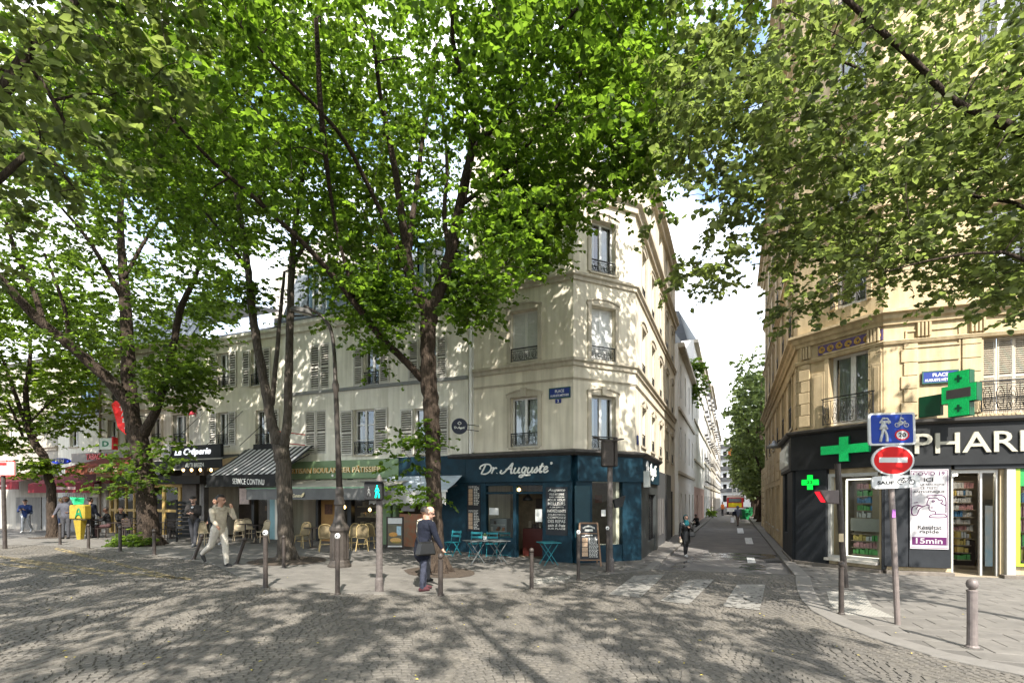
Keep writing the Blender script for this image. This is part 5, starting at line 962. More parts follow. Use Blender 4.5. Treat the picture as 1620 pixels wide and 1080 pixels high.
# poster
a = FP1.rect(1440, 1501, 742, 868, .19); po = T('test_poster', 'tall white and purple test poster on the black pharmacy panel', 'poster', FP1.P(a[0], .19, a[2])); PUR = M('poster_purple', (.075, .005, .065), .5, .05, 4); PWH = M('poster_white', (.43, .41, .415), .5, .04, 4)
m_ = MB(); FP1.box(m_, a[0], a[1], .165, .185, a[2], a[3]); m_.build('board', PWH, po); w_, h = a[1] - a[0], a[3] - a[2]
def pt(x, y): return a[0] + w_ * x, a[2] + h * y
def ptext(st, x0, x1, y0, y1, mat, b=.02):
    b *= .4
    text('lettering', st, FP1, a[0] + w_ * x0, a[0] + w_ * x1, a[2] + h * y0, a[2] + h * y1, .186, mat, po, .003, 0, b)
ptext('COVID 19', .07, .9, .925, .97, PUR, .03); ptext('ICI', .36, .6, .845, .895, BLKF, .04); ptext('NOUS RÉALISONS', .12, .88, .8, .825, BLKF, .02); ptext('LE TEST', .28, .68, .75, .78, BLKF, .02); ptext('ANTIGÉNIQUE', .08, .9, .7, .74, BLKF, .03); ptext('Résultat', .2, .82, .245, .295, BLKF, .03); ptext('rapide', .25, .75, .185, .24, BLKF, .03)
m_ = MB(); FP1.box(m_, a[0] + w_ * .05, a[1] - w_ * .05, .186, .188, a[2] + h * .05, a[2] + h * .15); m_.build('purple_band', PUR, po)
text('lettering', '15min', FP1, a[0] + w_ * .15, a[0] + w_ * .84, a[2] + h * .068, a[2] + h * .135, .1885, PWH, po, .003, 0, .015)
FACE = [[(.44, .66), (.46, .645), (.52, .645)], [(.45, .67), (.8, .675), (.9, .65), (.93, .6), (.93, .46)], [(.52, .64), (.48, .62), (.44, .56), (.5, .55)], [(.5, .55), (.5, .5), (.55, .48), (.66, .47), (.66, .435)], [(.52, .64), (.7, .64), (.76, .61), (.82, .62), (.84, .59), (.8, .575), (.92, .55)], [(.54, .52), (.6, .52)], [(.92, .435), (.6, .435), (.52, .4), (.92, .4), (.92, .435)], [(.57, .6), (.6, .61), (.64, .6), (.6, .59), (.57, .6)], [(.47, .56), (.33, .53)], [(.33, .535), (.2, .55), (.06, .52), (.06, .43), (.18, .43), (.24, .5), (.33, .53)], [(.16, .5), (.22, .54), (.28, .535)], [(.1, .58), (.2, .585)]]
strokes('face_drawing', FP1, FACE, a[0], a[2], w_, h, .012, .186, PUR, po, 4); m_ = MB()
for b in ((.02, .035, .42, .985), (.965, .98, .05, .985), (.02, .98, .98, .987), (.02, .98, .012, .018)): FP1.box(m_, a[0] + w_ * b[0], a[0] + w_ * b[1], .186, .1875, a[2] + h * b[2], a[2] + h * b[3])
m_.build('border', PUR, po)
# wall lamp on the street side
q = px(1246, 706, 21); wl = T('wall_lamp', 'grey bell wall lamp on a curved arm beside the pharmacy sign', 'lamp', q); m_ = MB(); m_.tube([q + Vector((.55, .1, -.1)), q + Vector((.3, 0, .15)), q + Vector((-.2, -.1, .35)), q + Vector((-.5, -.1, .2))], .035, 6); m_.build('arm', IRON, wl); m_ = MB(); m_.lathe([(.3, -.12), (.26, .0), (.1, .08), (.05, .2)], 14, q + Vector((-.62, -.1, .05))); m_.build('shade', M('lamp_grey', (.2, .21, .22), .4, metal=.5), wl, sm=True)

# ------------------------------------------------------------------ houses down the side street
def street_house(side, y0, y1, zt, mat, label, nm='street_house', floors=4, cols=4, ww=1.0, wh=1.8, z0=3.6, ground_mat=None, roof=True, ledge=True, o=None, rail=False):
    o_ = (WLO if side < 0 else WRO) if o is None else o; A, B = off(o_, y0), off(o_, y1); f = F(A, B) if side < 0 else F(B, A)
    t = T(nm, label, 'building', (A.x, A.y, 0)); ops = []; fh = (zt - z0) / floors
    for k in range(floors):
        for j in range(cols): c = (j + .5) * f.len / cols; ops.append((c - ww / 2, c + ww / 2, z0 + k * fh + fh * .22, z0 + k * fh + fh * .22 + min(wh, fh * .65)))
    gops = [((j + .5) * f.len / cols - ww * .6, (j + .5) * f.len / cols + ww * .6, .15, 2.5) for j in range(cols)]
    mb = MB(); wall(mb, f, 0, f.len, 3.2, zt, ops, .22)
    for s in (0, f.len): mb.add([f.P(s, 0, 0), f.P(s, -8, 0), f.P(s, -8, zt), f.P(s, 0, zt)], [(0, 1, 2, 3)])
    mb.add([f.P(0, 0, zt), f.P(f.len, 0, zt), f.P(f.len, -8, zt), f.P(0, -8, zt)], [(0, 1, 2, 3)]); mb.build('wall', mat, t)
    mb = MB(); wall(mb, f, 0, f.len, -.2, 3.2, gops, .2, 0, .02); mb.build('ground_floor_wall', ground_mat or mat, t)
    for a in gops: m_ = MB(); f.box(m_, a[0], a[1], -.24, -.18, a[2], a[3]); m_.build('shop_shutter', GREYD, t)
    for a in ops:
        m_ = MB(); f.box(m_, a[0], a[1], -.26, -.2, a[2], a[3]); wo = m_.build('window', WHT, t); m_ = MB(); c = (a[0] + a[1]) / 2
        for s0, s1 in ((a[0] + .07, c - .05), (c + .05, a[1] - .07)): m_.add([f.P(s0, -.195, a[2] + .08), f.P(s1, -.195, a[2] + .08), f.P(s1, -.195, a[3] - .08), f.P(s0, -.195, a[3] - .08)], [(0, 1, 2, 3)])
        m_.build('pane', M('pane_dark', (.03, .035, .04), .08, .3, 2, spec=.6), wo)
        if rail: m_ = MB(); f.box(m_, a[0] - .1, a[1] + .1, .05, .35, a[2] - .1, a[2]); f.box(m_, a[0] - .1, a[1] + .1, .33, .35, a[2], a[2] + .8); m_.build('balcony', IRON, t)
    if ledge:
        for k in range(floors): m_ = MB(); f.box(m_, 0, f.len, -.02, .1, z0 + k * fh - .12, z0 + k * fh + .05); m_.build('string_course', TRIM, t)
    m_ = MB(); f.box(m_, 0, f.len, -.02, .35, zt - .25, zt); m_.build('cornice', TRIM, t)
    if roof: m_ = MB(); m_.add([f.P(0, .2, zt), f.P(f.len, .2, zt), f.P(f.len, -1.2, zt + 2.6), f.P(0, -1.2, zt + 2.6), f.P(f.len, -5, zt + 3), f.P(0, -5, zt + 3)], [(0, 1, 2, 3), (3, 2, 4, 5)]); m_.build('roof', ZINC, t)
    return t, f
fe = off(WLO, 29.6)
street_house(-1, 29.3, 41, 11.5, PLB, 'narrow white house with tall slit windows next after the corner building', cols=4, ww=.7, wh=2.0, floors=2, z0=3.8)
street_house(-1, 41.02, 55, 15.5, PLB, 'blank bright white house with pink ground floor in the side street', floors=3, cols=2, ww=.9, z0=5.5, ground_mat=M('pink_render', (.5, .32, .27), .8, .12, 2), ledge=True)
street_house(-1, 55.02, 72, 17, M('plaster_grey', (.55, .54, .52), .9, .1, .5, streak=.15), 'grey white house with deep ledges in the side street', floors=5, cols=5, rail=True)
street_house(-1, 72.02, 92, 19, STN2, 'pale stone house far down the side street', floors=5, cols=6, rail=True)
street_house(-1, 92.02, 125, 17, PLB, 'white house at the far end of the side street', floors=5, cols=9, rail=True)
A, B = off(-16, 150), off(9, 128); f = F(A, B)
eb = T('end_building', 'pale apartment block with dark balconies closing the end of the street', 'building', (*off(-4, 140), 0)); ops = [(s - .6, s + .6, 1.2 + k * 3.1, 3.1 + k * 3.1) for s in np.arange(1.5, f.len - 1, 2.6) for k in range(6)]
mb = MB(); wall(mb, f, 0, f.len, 0, 20, ops, .3); mb.build('wall', PLB, eb)
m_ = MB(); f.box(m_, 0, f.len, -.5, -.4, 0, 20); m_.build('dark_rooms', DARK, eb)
for k in range(1, 6): m_ = MB(); f.box(m_, 0, f.len, 0, .6, .9 + k * 3.1, 1.05 + k * 3.1); f.box(m_, 0, f.len, .55, .6, 1.05 + k * 3.1, 1.9 + k * 3.1); m_.build('balcony', M('balcony_dark', (.08, .08, .08), .6), eb)
street_house(1, 36.2, 48, 7.0, STN2, 'low stone house past the ochre apartment block', floors=1, cols=3, z0=3.6, o=6.5)
street_house(1, 66, 125, 17, STN2, 'long stone building behind the street trees', floors=5, cols=10, o=6.5, rail=False)
# ------------------------------------------------------------------ bollards
def lean_X(b, du, h):                                       # maps upright coordinates to a leaning axis
    d = Vector((du, 0, h)).normalized(); return lambda x, y, z: Vector((b.x + (x - b.x) + d.x * (z - b.z), y, b.z + d.z * (z - b.z) - d.x * (x - b.x)))
def bollard(u, vb, vt, label, white=False, ut=None, r=.045, mat=None, grp='bollards along the pavement edge'):
    b = gp(u, vb); h = (vb - vt) * b.y / FPX; du = ((ut if ut is not None else u) - u) * b.y / FPX; X = lean_X(b, du, h); mat = mat or POLE
    t = T('bollard', label, 'bollard', b, grp); m_ = MB(); m_.lathe([(r * 1.35, -.01), (r * 1.35, .03), (r * 1.05, .05), (r, .3 * h), (r, h - 3.1 * r), (r * 1.12, h - 3.05 * r), (r * 1.12, h - 2.7 * r), (r * .6, h - 2.5 * r)], 14, b, 0, X); m_.build('post', mat, t, sm=False)
    m_ = MB(); m_.lathe([(r * .55, h - 2.5 * r), (r * 1.05, h - 2.0 * r), (r * 1.2, h - 1.2 * r), (r * .95, h - .4 * r), (r * .4, h)], 14, b, 0, X); m_.build('ball_head', WHT if white else mat, t, sm=True)
    if white:
        f = F((b.x - .1 + du, b.y - r * 1.22), (b.x + .1 + du, b.y - r * 1.22)); m_ = MB(); f.box(m_, .08, .12, -.01, .002, b.z + h - 1.5 * r, b.z + h - .9 * r); m_.build('mark', IRON, t)
    m_ = MB(); m_.lathe([(r * 2.2, -.005), (r * 2.0, .016)], 12, b); m_.build('base_ring', JOINT, t); return t
bollard(95, 862, 827, 'upright dark bollard in front of the slim leaning linden'); bollard(140, 868, 828, 'dark bollard beside the yellow box'); bollard(190, 872, 831, 'dark bollard between the yellow box and the big linden', r=.05); bollard(244, 878, 836, 'dark bollard in front of the leafy foot of the big linden', r=.05)
bollard(306, 885, 842, 'dark bollard leaning right, behind the walking man in beige', ut=322); bollard(374, 892, 847, 'dark bollard leaning right, ahead of the walking man in beige', ut=389)
bollard(420, 930, 838, 'tall white-headed bollard in front of the twin linden', True); bollard(449, 898, 846, 'short bollard standing against the twin linden trunk', r=.04); bollard(534, 941, 843, 'tall white-headed bollard in front of the lamp post base', True)
bollard(697, 943, 874, 'dark bollard under the hand of the man in navy', r=.05); bollard(841, 932, 866, 'short dark bollard alone in front of the teal shop door'); bollard(915, 918, 838, 'white-headed bollard in front of the menu board', True); bollard(961, 905, 832, 'white-headed bollard against the traffic light post', True)
bollard(1331, 972, 887, 'brown bollard beside the tactile paving at the pharmacy crossing', r=.045, grp='bollards by the pharmacy'); bollard(1538, 1025, 915, 'thick worn bollard nearest the pharmacy door', r=.062, mat=POLEG, grp='bollards by the pharmacy')
# ------------------------------------------------------------------ lamp post
b = gp(537, 896); lp = T('street_lamp', 'old cast iron lamp post with fluted base and curved arm by the bakery', 'street lamp', b); k = b.y / FPX; zt = lambda v: CAMZ + (HZ - v) * k - b.z
LAMP = M('lamp_bronze', (.06, .05, .042), .5, .3, 8, .1, 40, metal=.2)
m_ = MB(); m_.lathe([(.31, 0), (.31, .05), (.27, .1), (.26, .16), (.235, .2), (.225, zt(842)), (.26, zt(838)), (.26, zt(834)), (.17, zt(826)), (.13, zt(815)), (.12, zt(800)), (.145, zt(797)), (.13, zt(792)), (.105, zt(785)), (.115, zt(780)), (.09, zt(770))], 16, b); m_.build('pedestal', LAMP, lp)
m_ = MB(); m_.tube([px(537 - (770 - v) * .038, v, b.y) for v in (772, 700, 620, 617, 608, 605, 600, 556)], [.085, .07, .064, .092, .092, .075, .055, .05], 12); m_.build('shaft', LAMP, lp, sm=True)
m_ = MB(); P_ = [px(u, v, b.y) for u, v in ((529, 562), (527, 540), (522, 518), (512, 503), (499, 493), (481, 484))]; m_.tube([Vector(p) for p in catmull(P_, 4)], [.05] * 12 + [.04] * 9, 8); m_.build('curved_arm', LAMP, lp, sm=True)
hd = px(478, 492, b.y); m_ = MB(); m_.add([hd + Vector(v) for v in ((-.32, -.1, .02), (.3, -.1, -.12), (.3, .12, -.12), (-.32, .12, .02), (-.22, -.05, .14), (.2, -.05, .06), (.2, .07, .06), (-.22, .07, .14))], [(0, 3, 2, 1), (4, 5, 6, 7), (0, 1, 5, 4), (1, 2, 6, 5), (2, 3, 7, 6), (3, 0, 4, 7)]); m_.build('lantern', M('lantern_grey', (.09, .085, .08), .4), lp, bevel=.02); m_ = MB(); m_.add([hd + Vector(v) for v in ((-.22, -.07, -.012), (.22, -.07, -.113), (.22, .09, -.113), (-.22, .09, -.012))], [(0, 1, 2, 3)]); m_.build('diffuser', M('diffuser', (.5, .48, .42), .3), lp)
for j in range(10): an = j * math.pi / 5; m_ = MB(); q = b + Vector((math.cos(an) * .24, math.sin(an) * .24, 0)); m_.bar(q + Vector((0, 0, .22)), q + Vector((-math.cos(an) * .012, -math.sin(an) * .012, zt(844))), .05, .03, up=(math.cos(an), math.sin(an), 0)); m_.build('flute', LAMP, lp)
# ------------------------------------------------------------------ signals
b = gp(600, 935); ps = T('pedestrian_signal', 'brown pedestrian signal post showing a green walking figure', 'traffic signal', b); k = b.y / FPX; zt = lambda v: CAMZ + (HZ - v) * k
STK = M('sticker_post', (.06, .05, .045), .6, .45, 14, .1, 60, col2=(.13, .11, .1)); m_ = MB(); m_.lathe([(.09, 0), (.085, .25), (.07, .3), (.066, zt(762) - b.z), (.05, zt(756) - b.z), (.03, zt(752) - b.z)], 12, b); m_.build('post', STK, ps, sm=False)
m_ = MB(); q = px(590, 777, b.y - .12); m_.box(q.x - .17, q.x + .2, q.y - .06, q.y + .12, q.z - .18, q.z + .19); m_.build('signal_box', IRON, ps, bevel=.02); m_ = MB(); m_.box(q.x - .22, q.x + .24, q.y - .12, q.y + .12, q.z + .192, q.z + .21); m_.build('hood', IRON, ps)
FS = F((q.x - .2, q.y - .063), (q.x + .3, q.y - .063)); TEALE = M('signal_green', (.0, .7, .45), .4, 0, 1, emit=.9); GREYS = M('signal_off', (.12, .12, .115), .5)
def walker(name, f, s0, z0, sc_, mat, par, d=.002, r=.1): return strokes(name, f, [[(.5, 1.0), (.5, .93)], [(.5, .86), (.5, .5)], [(.5, .55), (.3, 0)], [(.5, .55), (.72, .28), (.75, 0)], [(.5, .8), (.3, .5)], [(.5, .8), (.74, .52)]], s0, z0, sc_, sc_ * 1.6, sc_ * r, d, mat, par, 5)
walker('walking_figure', FS, .22, q.z - .13, .16, TEALE, ps); walker('standing_figure', FS, .07, q.z - .1, .12, GREYS, ps)
b = gp(965, 904); ts = T('traffic_light', 'brown traffic light post seen from behind with slanted hood', 'traffic signal', b); k = b.y / FPX; zt = lambda v: CAMZ + (HZ - v) * k
m_ = MB(); m_.lathe([(.13, 0), (.12, .35), (.085, .42), (.08, zt(805) - b.z), (.1, zt(800) - b.z), (.085, zt(796) - b.z), (.075, zt(735) - b.z)], 12, b); m_.build('post', STK, ts)
m_ = MB(); q = px(962, 714, b.y - .05); m_.box(q.x - .19, q.x + .16, q.y - .12, q.y + .16, q.z - .45, q.z + .35); m_.build('light_box', POLE, ts, bevel=.03); m_ = MB(); m_.box(q.x + .17, q.x + .27, q.y - .1, q.y + .14, q.z - .45, q.z + .42); m_.build('rear_box', POLE, ts, bevel=.02)
for s_, x0, x1, z0, z1 in ((1, -.42, -.1, .42, .3), (1, .1, .42, .3, .36)): m_ = MB(); m_.add([(q.x + x0, q.y - .25, q.z + z0), (q.x + x1, q.y - .25, q.z + z1), (q.x + x1, q.y + .2, q.z + z1 + .06), (q.x + x0, q.y + .2, q.z + z0 + .06)], [(0, 1, 2, 3)]); o = m_.build('hood', POLE, ts); o.modifiers.new('t', 'SOLIDIFY').thickness = .03
m_ = MB(); q2 = px(978, 790, b.y); m_.add([q2 + Vector(v) for v in ((-.15, -.1, .0), (.2, -.1, .12), (.2, .1, .12), (-.15, .1, 0), (-.1, -.08, -.25), (.12, -.08, -.2), (.12, .08, -.2), (-.1, .08, -.25))], [(0, 1, 2, 3), (7, 6, 5, 4), (0, 4, 5, 1), (1, 5, 6, 2), (2, 6, 7, 3), (3, 7, 4, 0)]); m_.build('repeater_box', IRON, ts)
REDL = M('red_lamp', (.8, .01, .02), .4, 0, 1, emit=.7); b = gp(1337, 929); rsg = T('slim_signal_post', 'slim brown post with red pedestrian light before the pharmacy window', 'traffic signal', b); k = b.y / FPX; zt = lambda v: CAMZ + (HZ - v) * k
top = px(1325, 733, b.y); m_ = MB(); m_.tube([b, px(1333, 870, b.y), px(1329, 800, b.y), top], [.075, .07, .068, .066], 10); m_.build('post', POLE, rsg); m_ = MB(); q = px(1311, 786, b.y - .05); m_.add([q + Vector(v) for v in ((-.28, -.1, .17), (.2, -.1, .17), (.2, .14, .17), (-.28, .14, .17), (-.1, -.1, -.15), (.2, -.1, -.17), (.2, .14, -.17), (-.1, .14, -.15))], [(0, 1, 2, 3), (7, 6, 5, 4), (0, 4, 5, 1), (1, 5, 6, 2), (2, 6, 7, 3), (3, 7, 4, 0)]); m_.build('signal_box', M('signal_brown', (.1, .075, .07), .4), rsg, bevel=.015)
m_ = MB(); m_.add([q + Vector(v) for v in ((-.285, -.08, .13), (-.285, .1, .13), (-.13, .1, -.12), (-.13, -.08, -.12))], [(0, 1, 2, 3)]); m_.build('red_lens', REDL, rsg); m_ = MB(); q3 = px(1331, 850, b.y - .075); m_.box(q3.x - .06, q3.x + .05, q3.y - .01, q3.y + .01, q3.z - .1, q3.z + .1); m_.build('sticker', M('sticker_beige', (.5, .4, .25), .6), rsg)
# ------------------------------------------------------------------ road sign post
b = gp(1420, 988); rsn = T('road_sign', 'leaning post with blue zone sign, red no-entry disc and white cycle panel', 'road sign', b); Yd = b.y; m_ = MB(); m_.tube([b, px(1413, 830, Yd), px(1404, 655, Yd)], .045, 12); m_.build('post', M('post_steel', (.2, .165, .15), .45, .2, 6, metal=.3), rsn)
SW_ = M('sign_white', (.5, .5, .49), .35, .04, 6); SB = M('sign_blue', (.015, .045, .28), .6, .1, 6, spec=.2); SR = M('sign_red', (.5, .008, .008), .6, .15, 4, spec=.2)
kk = (Yd - .07) / FPX; FR = F(((0 - CX) * kk, Yd - .07), ((1 - CX) * kk, Yd - .07)); RS = lambda u: u * kk; RZ = lambda v: CAMZ + (HZ - v) * kk; til = .075
def tilt(s0, s1): return lambda x, y, z: FR.P(x + (z - RZ(720)) * -.03, -y, z)
def rrect(s0, s1, z0, z1, r, n=4):
    P_ = []
    for cx_, cz_, a0 in ((s1 - r, z1 - r, 0), (s0 + r, z1 - r, 90), (s0 + r, z0 + r, 180), (s1 - r, z0 + r, 270)):
        for i in range(n + 1): an = R(a0 + 90 * i / n); P_.append((cx_ + r * math.cos(an), cz_ + r * math.sin(an)))
    return P_
def plate(P_, d0, d1, mat, nm, th=.0): m_ = MB(); n = len(P_); cx_ = sum(p[0] for p in P_) / n; cz_ = sum(p[1] for p in P_) / n; c, s_ = math.cos(th), math.sin(th); Q = [(cx_ + (x - cx_) * c - (z - cz_) * s_, cz_ + (x - cx_) * s_ + (z - cz_) * c) for x, z in P_]; m_.prism(Q, d0, d1, 0, lambda x, y, z: FR.P(x, z, y)); return m_.build(nm, mat, rsn)
TH = R(1.5)
plate(rrect(RS(1372), RS(1446), RZ(704), RZ(653), .05), .0, .03, SW_, 'zone_plate', TH); plate(rrect(RS(1376), RS(1442), RZ(701), RZ(656), .03), .03, .033, SB, 'blue_field', TH)
circ = lambda u, v, ru, rv, n=36: [(RS(u) + ru * kk * math.cos(2 * math.pi * i / n), RZ(v) + rv * kk * math.sin(2 * math.pi * i / n)) for i in range(n)]
plate(circ(1411, 728, 33.5, 24), .0, .03, SW_, 'no_entry_rim'); plate(circ(1411, 728, 30.5, 21.5), .03, .034, SR, 'no_entry_disc'); plate([(RS(1388.5), RZ(731.5)), (RS(1433), RZ(731.5)), (RS(1433), RZ(723.5)), (RS(1388.5), RZ(723.5))], .034, .037, SW_, 'no_entry_bar')
plate(rrect(RS(1377.5), RS(1453), RZ(772), RZ(752), .07), .0, .03, SW_, 'cycle_plate', R(2.2)); text('lettering', 'SAUF', FR, RS(1386), RS(1412), RZ(766), RZ(760.5), .031, BLKF, rsn, .003, 0, .035)
def bike(s, z, k, mat, d, r): return strokes('bicycle_symbol', FR, [[(.22 + .2 * math.cos(t), .25 + .2 * math.sin(t)) for t in np.linspace(0, 6.28, 12)], [(1.0 + .2 * math.cos(t), .25 + .2 * math.sin(t)) for t in np.linspace(0, 6.28, 12)], [(.22, .25), (.4, .55)], [(.4, .55), (.85, .55)], [(.4, .55), (.58, .25)], [(.58, .25), (.88, .6)], [(.22, .25), (.58, .25)], [(1.0, .25), (.86, .65)], [(.78, .68), (.95, .66)], [(.3, .6), (.48, .6)]], s, z, k, k * .8, r, d, mat, rsn, 4)
bike(RS(1417.5), RZ(766.5), .25, BLKF, .032, .006)
bike(RS(1413), RZ(676), .2, SW_, .034, .008); strokes('rider_symbol', FR, [[(.55, .95), (.55, .98)], [(.52, .85), (.45, .55)], [(.5, .8), (.75, .68)], [(.45, .55), (.62, .45), (.58, .28)]], RS(1413), RZ(677), .2, .22, .014, .035, SW_, rsn, 5)
strokes('car_symbol', FR, [[(0, .3), (.0, .1)], [(0, .35), (1, .35)], [(0, .2), (1, .2)], [(1, .3), (1, .1)], [(.12, .4), (.25, .7)], [(.25, .7), (.75, .7)], [(.75, .7), (.88, .4)], [(.15, .0), (.15, .1)], [(.85, .0), (.85, .1)]], RS(1390), RZ(671), .17, .14, .014, .035, SW_, rsn, 5)
walker('walking_figure', FR, RS(1383), RZ(699), .26, SW_, rsn, .036, .1)
plate(circ(1424.5, 688, 11.5, 8.6, 28), .034, .037, SR, 'speed_ring'); plate(circ(1424.5, 688, 9, 6.6, 28), .037, .039, SW_, 'speed_disc'); text('lettering', '20', FR, RS(1418.5), RS(1430.5), RZ(691.5), RZ(684.5), .0395, BLKF, rsn, .002, 0, .03)
m_ = MB(); q = px(1414, 813, Yd - .05); m_.box(q.x - .03, q.x + .03, q.y - .002, q.y + .002, q.z - .06, q.z + .08); m_.build('sticker', M('sticker_violet', (.3, .1, .35), .5, .5, 30), rsn)
# small board on a pole at the far left
b = gp(8, 868); ls = T('notice_post', 'thin pole with small red and white board at the left edge', 'sign', b); m_ = MB(); m_.tube([b, px(5, 750, b.y)], .06, 8); m_.build('post', POLE, ls); a0, a1 = px(-22, 752, b.y - .07), px(25, 729, b.y - .07); m_ = MB(); m_.box(a0.x, a1.x, b.y - .09, b.y - .06, a0.z, a1.z); m_.build('board', M('board_white', (.5, .47, .44), .6, .15, 6), ls)
m_ = MB(); e_ = .025
for c in ((a0.x, a1.x, a0.z, a0.z + e_), (a0.x, a1.x, a1.z - e_, a1.z), (a1.x - e_, a1.x, a0.z + e_, a1.z - e_)): m_.box(c[0], c[1], b.y - .1, b.y - .091, c[2], c[3])
m_.build('red_border', REDM, ls); m_ = MB(); m_.box(a0.x + .5, a1.x - .3, b.y - .096, b.y - .091, a0.z + .36, a0.z + .46); m_.build('red_mark', REDM, ls)
# yellow street box
b = gp(127, 853); yb = T('yellow_box', 'yellow graffitied street box on a tapered leg', 'street box', b); k = b.y / FPX; YL = M('yellow_worn', (.3, .22, .025), .5, .2, 9, .1, 40); zt = lambda v: CAMZ + (HZ - v) * k
m_ = MB(); m_.add([(b.x + x * w_, b.y + y * w_, z) for z, w_ in ((b.z, .08), (zt(822), .16)) for x, y in ((-1, -1), (1, -1), (1, 1), (-1, 1))], [(0, 1, 5, 4), (1, 2, 6, 5), (2, 3, 7, 6), (3, 0, 4, 7), (4, 5, 6, 7)]); m_.build('leg', YL, yb)
m_ = MB(); m_.box(b.x - .34, b.x + .34, b.y - .2, b.y + .2, zt(821), zt(798)); m_.build('box', YL, yb, bevel=.05); FY = F((b.x - .45, b.y - .205), (b.x + .45, b.y - .205)); strokes('graffiti', FY, [[(0, 0), (.35, 1), (.7, 0)], [(.15, .4), (.55, .35)], [(.1, .2), (.35, .55), (.6, .15)]], .42, zt(819), .4, .42, .028, .005, M('graffiti_green', (.01, .18, .06), .6), yb)
b2 = px(121, 797, b.y); m_ = MB(); r2 = random.Random(2); m_.add([b2 + Vector(v) for v in ((-.3, 0, .3), (0, -.1, .22), (.35, 0, .28), (.22, .1, .0), (0, -.15, -.02), (-.2, .1, .02), (0, .15, .25))], [(0, 1, 4, 5), (1, 2, 3, 4), (0, 6, 2, 1), (5, 3, 6, 0), (2, 6, 3), (3, 5, 4)]); o = m_.build('green_bag', M('bag_green', (.02, .42, .16), .4, .1, 8), None, label='bright green crumpled bag lying on the yellow box', category=None) if False else m_.build('plastic_bag', M('bag_green', (.02, .42, .16), .4, .1, 8)); tag(o, 'bright green crumpled bag lying on the yellow box', 'bag')
# ------------------------------------------------------------------ terrace furniture
TQ = M('turquoise_metal', (.015, .17, .2), .45, .12, 6); RAT = M('rattan', (.38, .28, .12), .65, .25, 40); WEV = M('woven_beige', (.46, .38, .25), .7, .25, 60); BRN = M('chair_brown', (.035, .025, .02), .5, .2, 8)
def folding_chair(mat):
    t = T('folding_chair', 'x', 'chair')
    for s in (-.19, .19):
        m_ = MB(); m_.bar((s, .24, 0), (s, -.18, .47), .018, .03); m_.build('leg', mat, t); m_ = MB(); m_.bar((s * .92, -.26, 0), (s * .92, .16, .46), .018, .03); m_.bar((s * .92, .16, .46), (s * .92, .25, .86), .018, .03); m_.build('back_leg', mat, t)
    for i in range(6): m_ = MB(); m_.box(-.21, .21, -.2 + i * .068, -.145 + i * .068, .455, .47); m_.build('seat_slat', mat, t)
    for z, y in ((.66, .205), (.8, .235)): m_ = MB(); m_.box(-.21, .21, y, y + .016, z - .035, z + .035); m_.build('back_slat', mat, t)
    m_ = MB(); m_.bar((-.19, -.2, .06), (.19, -.2, .06), .014); m_.build('stretcher', mat, t); return t
def bistro_table(mat, square=True, w_=.6, x_leg=True):
    t = T('bistro_table', 'x', 'table'); m_ = MB()
    if square: m_.box(-w_ / 2, w_ / 2, -w_ / 2, w_ / 2, .71, .735)
    else: m_.lathe([(w_ / 2, .71), (w_ / 2, .735)], 20)
    m_.build('table_top', mat, t, bevel=.004)
    if x_leg:
        for s in (-.2, .2): m_ = MB(); m_.bar((-.25, s, 0), (.25, s, .71), .02); m_.build('leg', mat, t); m_ = MB(); m_.bar((.25, s * .9, 0), (-.25, s * .9, .71), .02); m_.build('leg', mat, t)
    else: m_ = MB(); m_.lathe([(.22, 0), (.2, .02), (.03, .05), (.025, .71)], 14); m_.build('pedestal', mat, t)
    return t
def rattan_chair(fm, wm):
    t = T('bistro_chair', 'x', 'chair'); m_ = MB(); m_.lathe([(.2, .43), (.22, .45), (.21, .47)], 16); m_.build('seat', wm, t)
    P_ = [(.19, .12, .0 + .45), (.2, .2, .62), (.19, .24, .8), (.12, .265, .89), (0, .27, .91), (-.12, .265, .89), (-.19, .24, .8), (-.2, .2, .62), (-.19, .12, .45)]; m_ = MB(); m_.tube([Vector(p) for p in catmull(P_, 3)], .016, 6); m_.build('back_frame', fm, t)
    m_ = MB(); rows = []
    for p in ((.0, .47), (.35, .6), (.7, .75), (.92, .86)):
        z = p[1]; hw = .185 * (1 - .45 * max(0, (z - .78) / .1)) if z > .78 else .185; rows.append([(x * hw, .14 + (z - .45) * .28 + .03 * (1 - x * x), z) for x in (-1, -.5, 0, .5, 1)])
    m_.add([v for r_ in rows for v in r_], [(i * 5 + j, i * 5 + j + 1, i * 5 + j + 6, i * 5 + j + 5) for i in range(3) for j in range(4)]); o = m_.build('backrest', wm, t); o.modifiers.new('t', 'SOLIDIFY').thickness = .012
    for x, y in ((-1, -1), (1, -1), (-1, 1), (1, 1)): m_ = MB(); m_.tube([(x * .15, y * .15, .44), (x * .21, y * .21, 0)], .015, 6); m_.build('leg', fm, t)
    m_ = MB(); m_.tube([(.17 * math.cos(a), .17 * math.sin(a), .25) for a in np.linspace(0, 2 * math.pi, 13)], .01, 5); m_.build('foot_ring', fm, t); return t
def wood_chair(mat):
    t = T('cafe_chair', 'x', 'chair'); m_ = MB(); m_.box(-.2, .2, -.2, .2, .43, .46); m_.build('seat', mat, t, bevel=.01)
    for x in (-.18, .18): m_ = MB(); m_.bar((x, -.18, 0), (x, -.17, .43), .03); m_.build('leg', mat, t); m_ = MB(); m_.bar((x, .2, 0), (x, .17, .45), .03); m_.bar((x, .17, .45), (x, .25, .88), .03); m_.build('leg', mat, t)
    for z in (.6, .72, .84): m_ = MB(); m_.bar((-.18, .19 + (z - .45) * .14, z), (.18, .19 + (z - .45) * .14, z), .02, .05); m_.build('back_rail', mat, t)
    return t
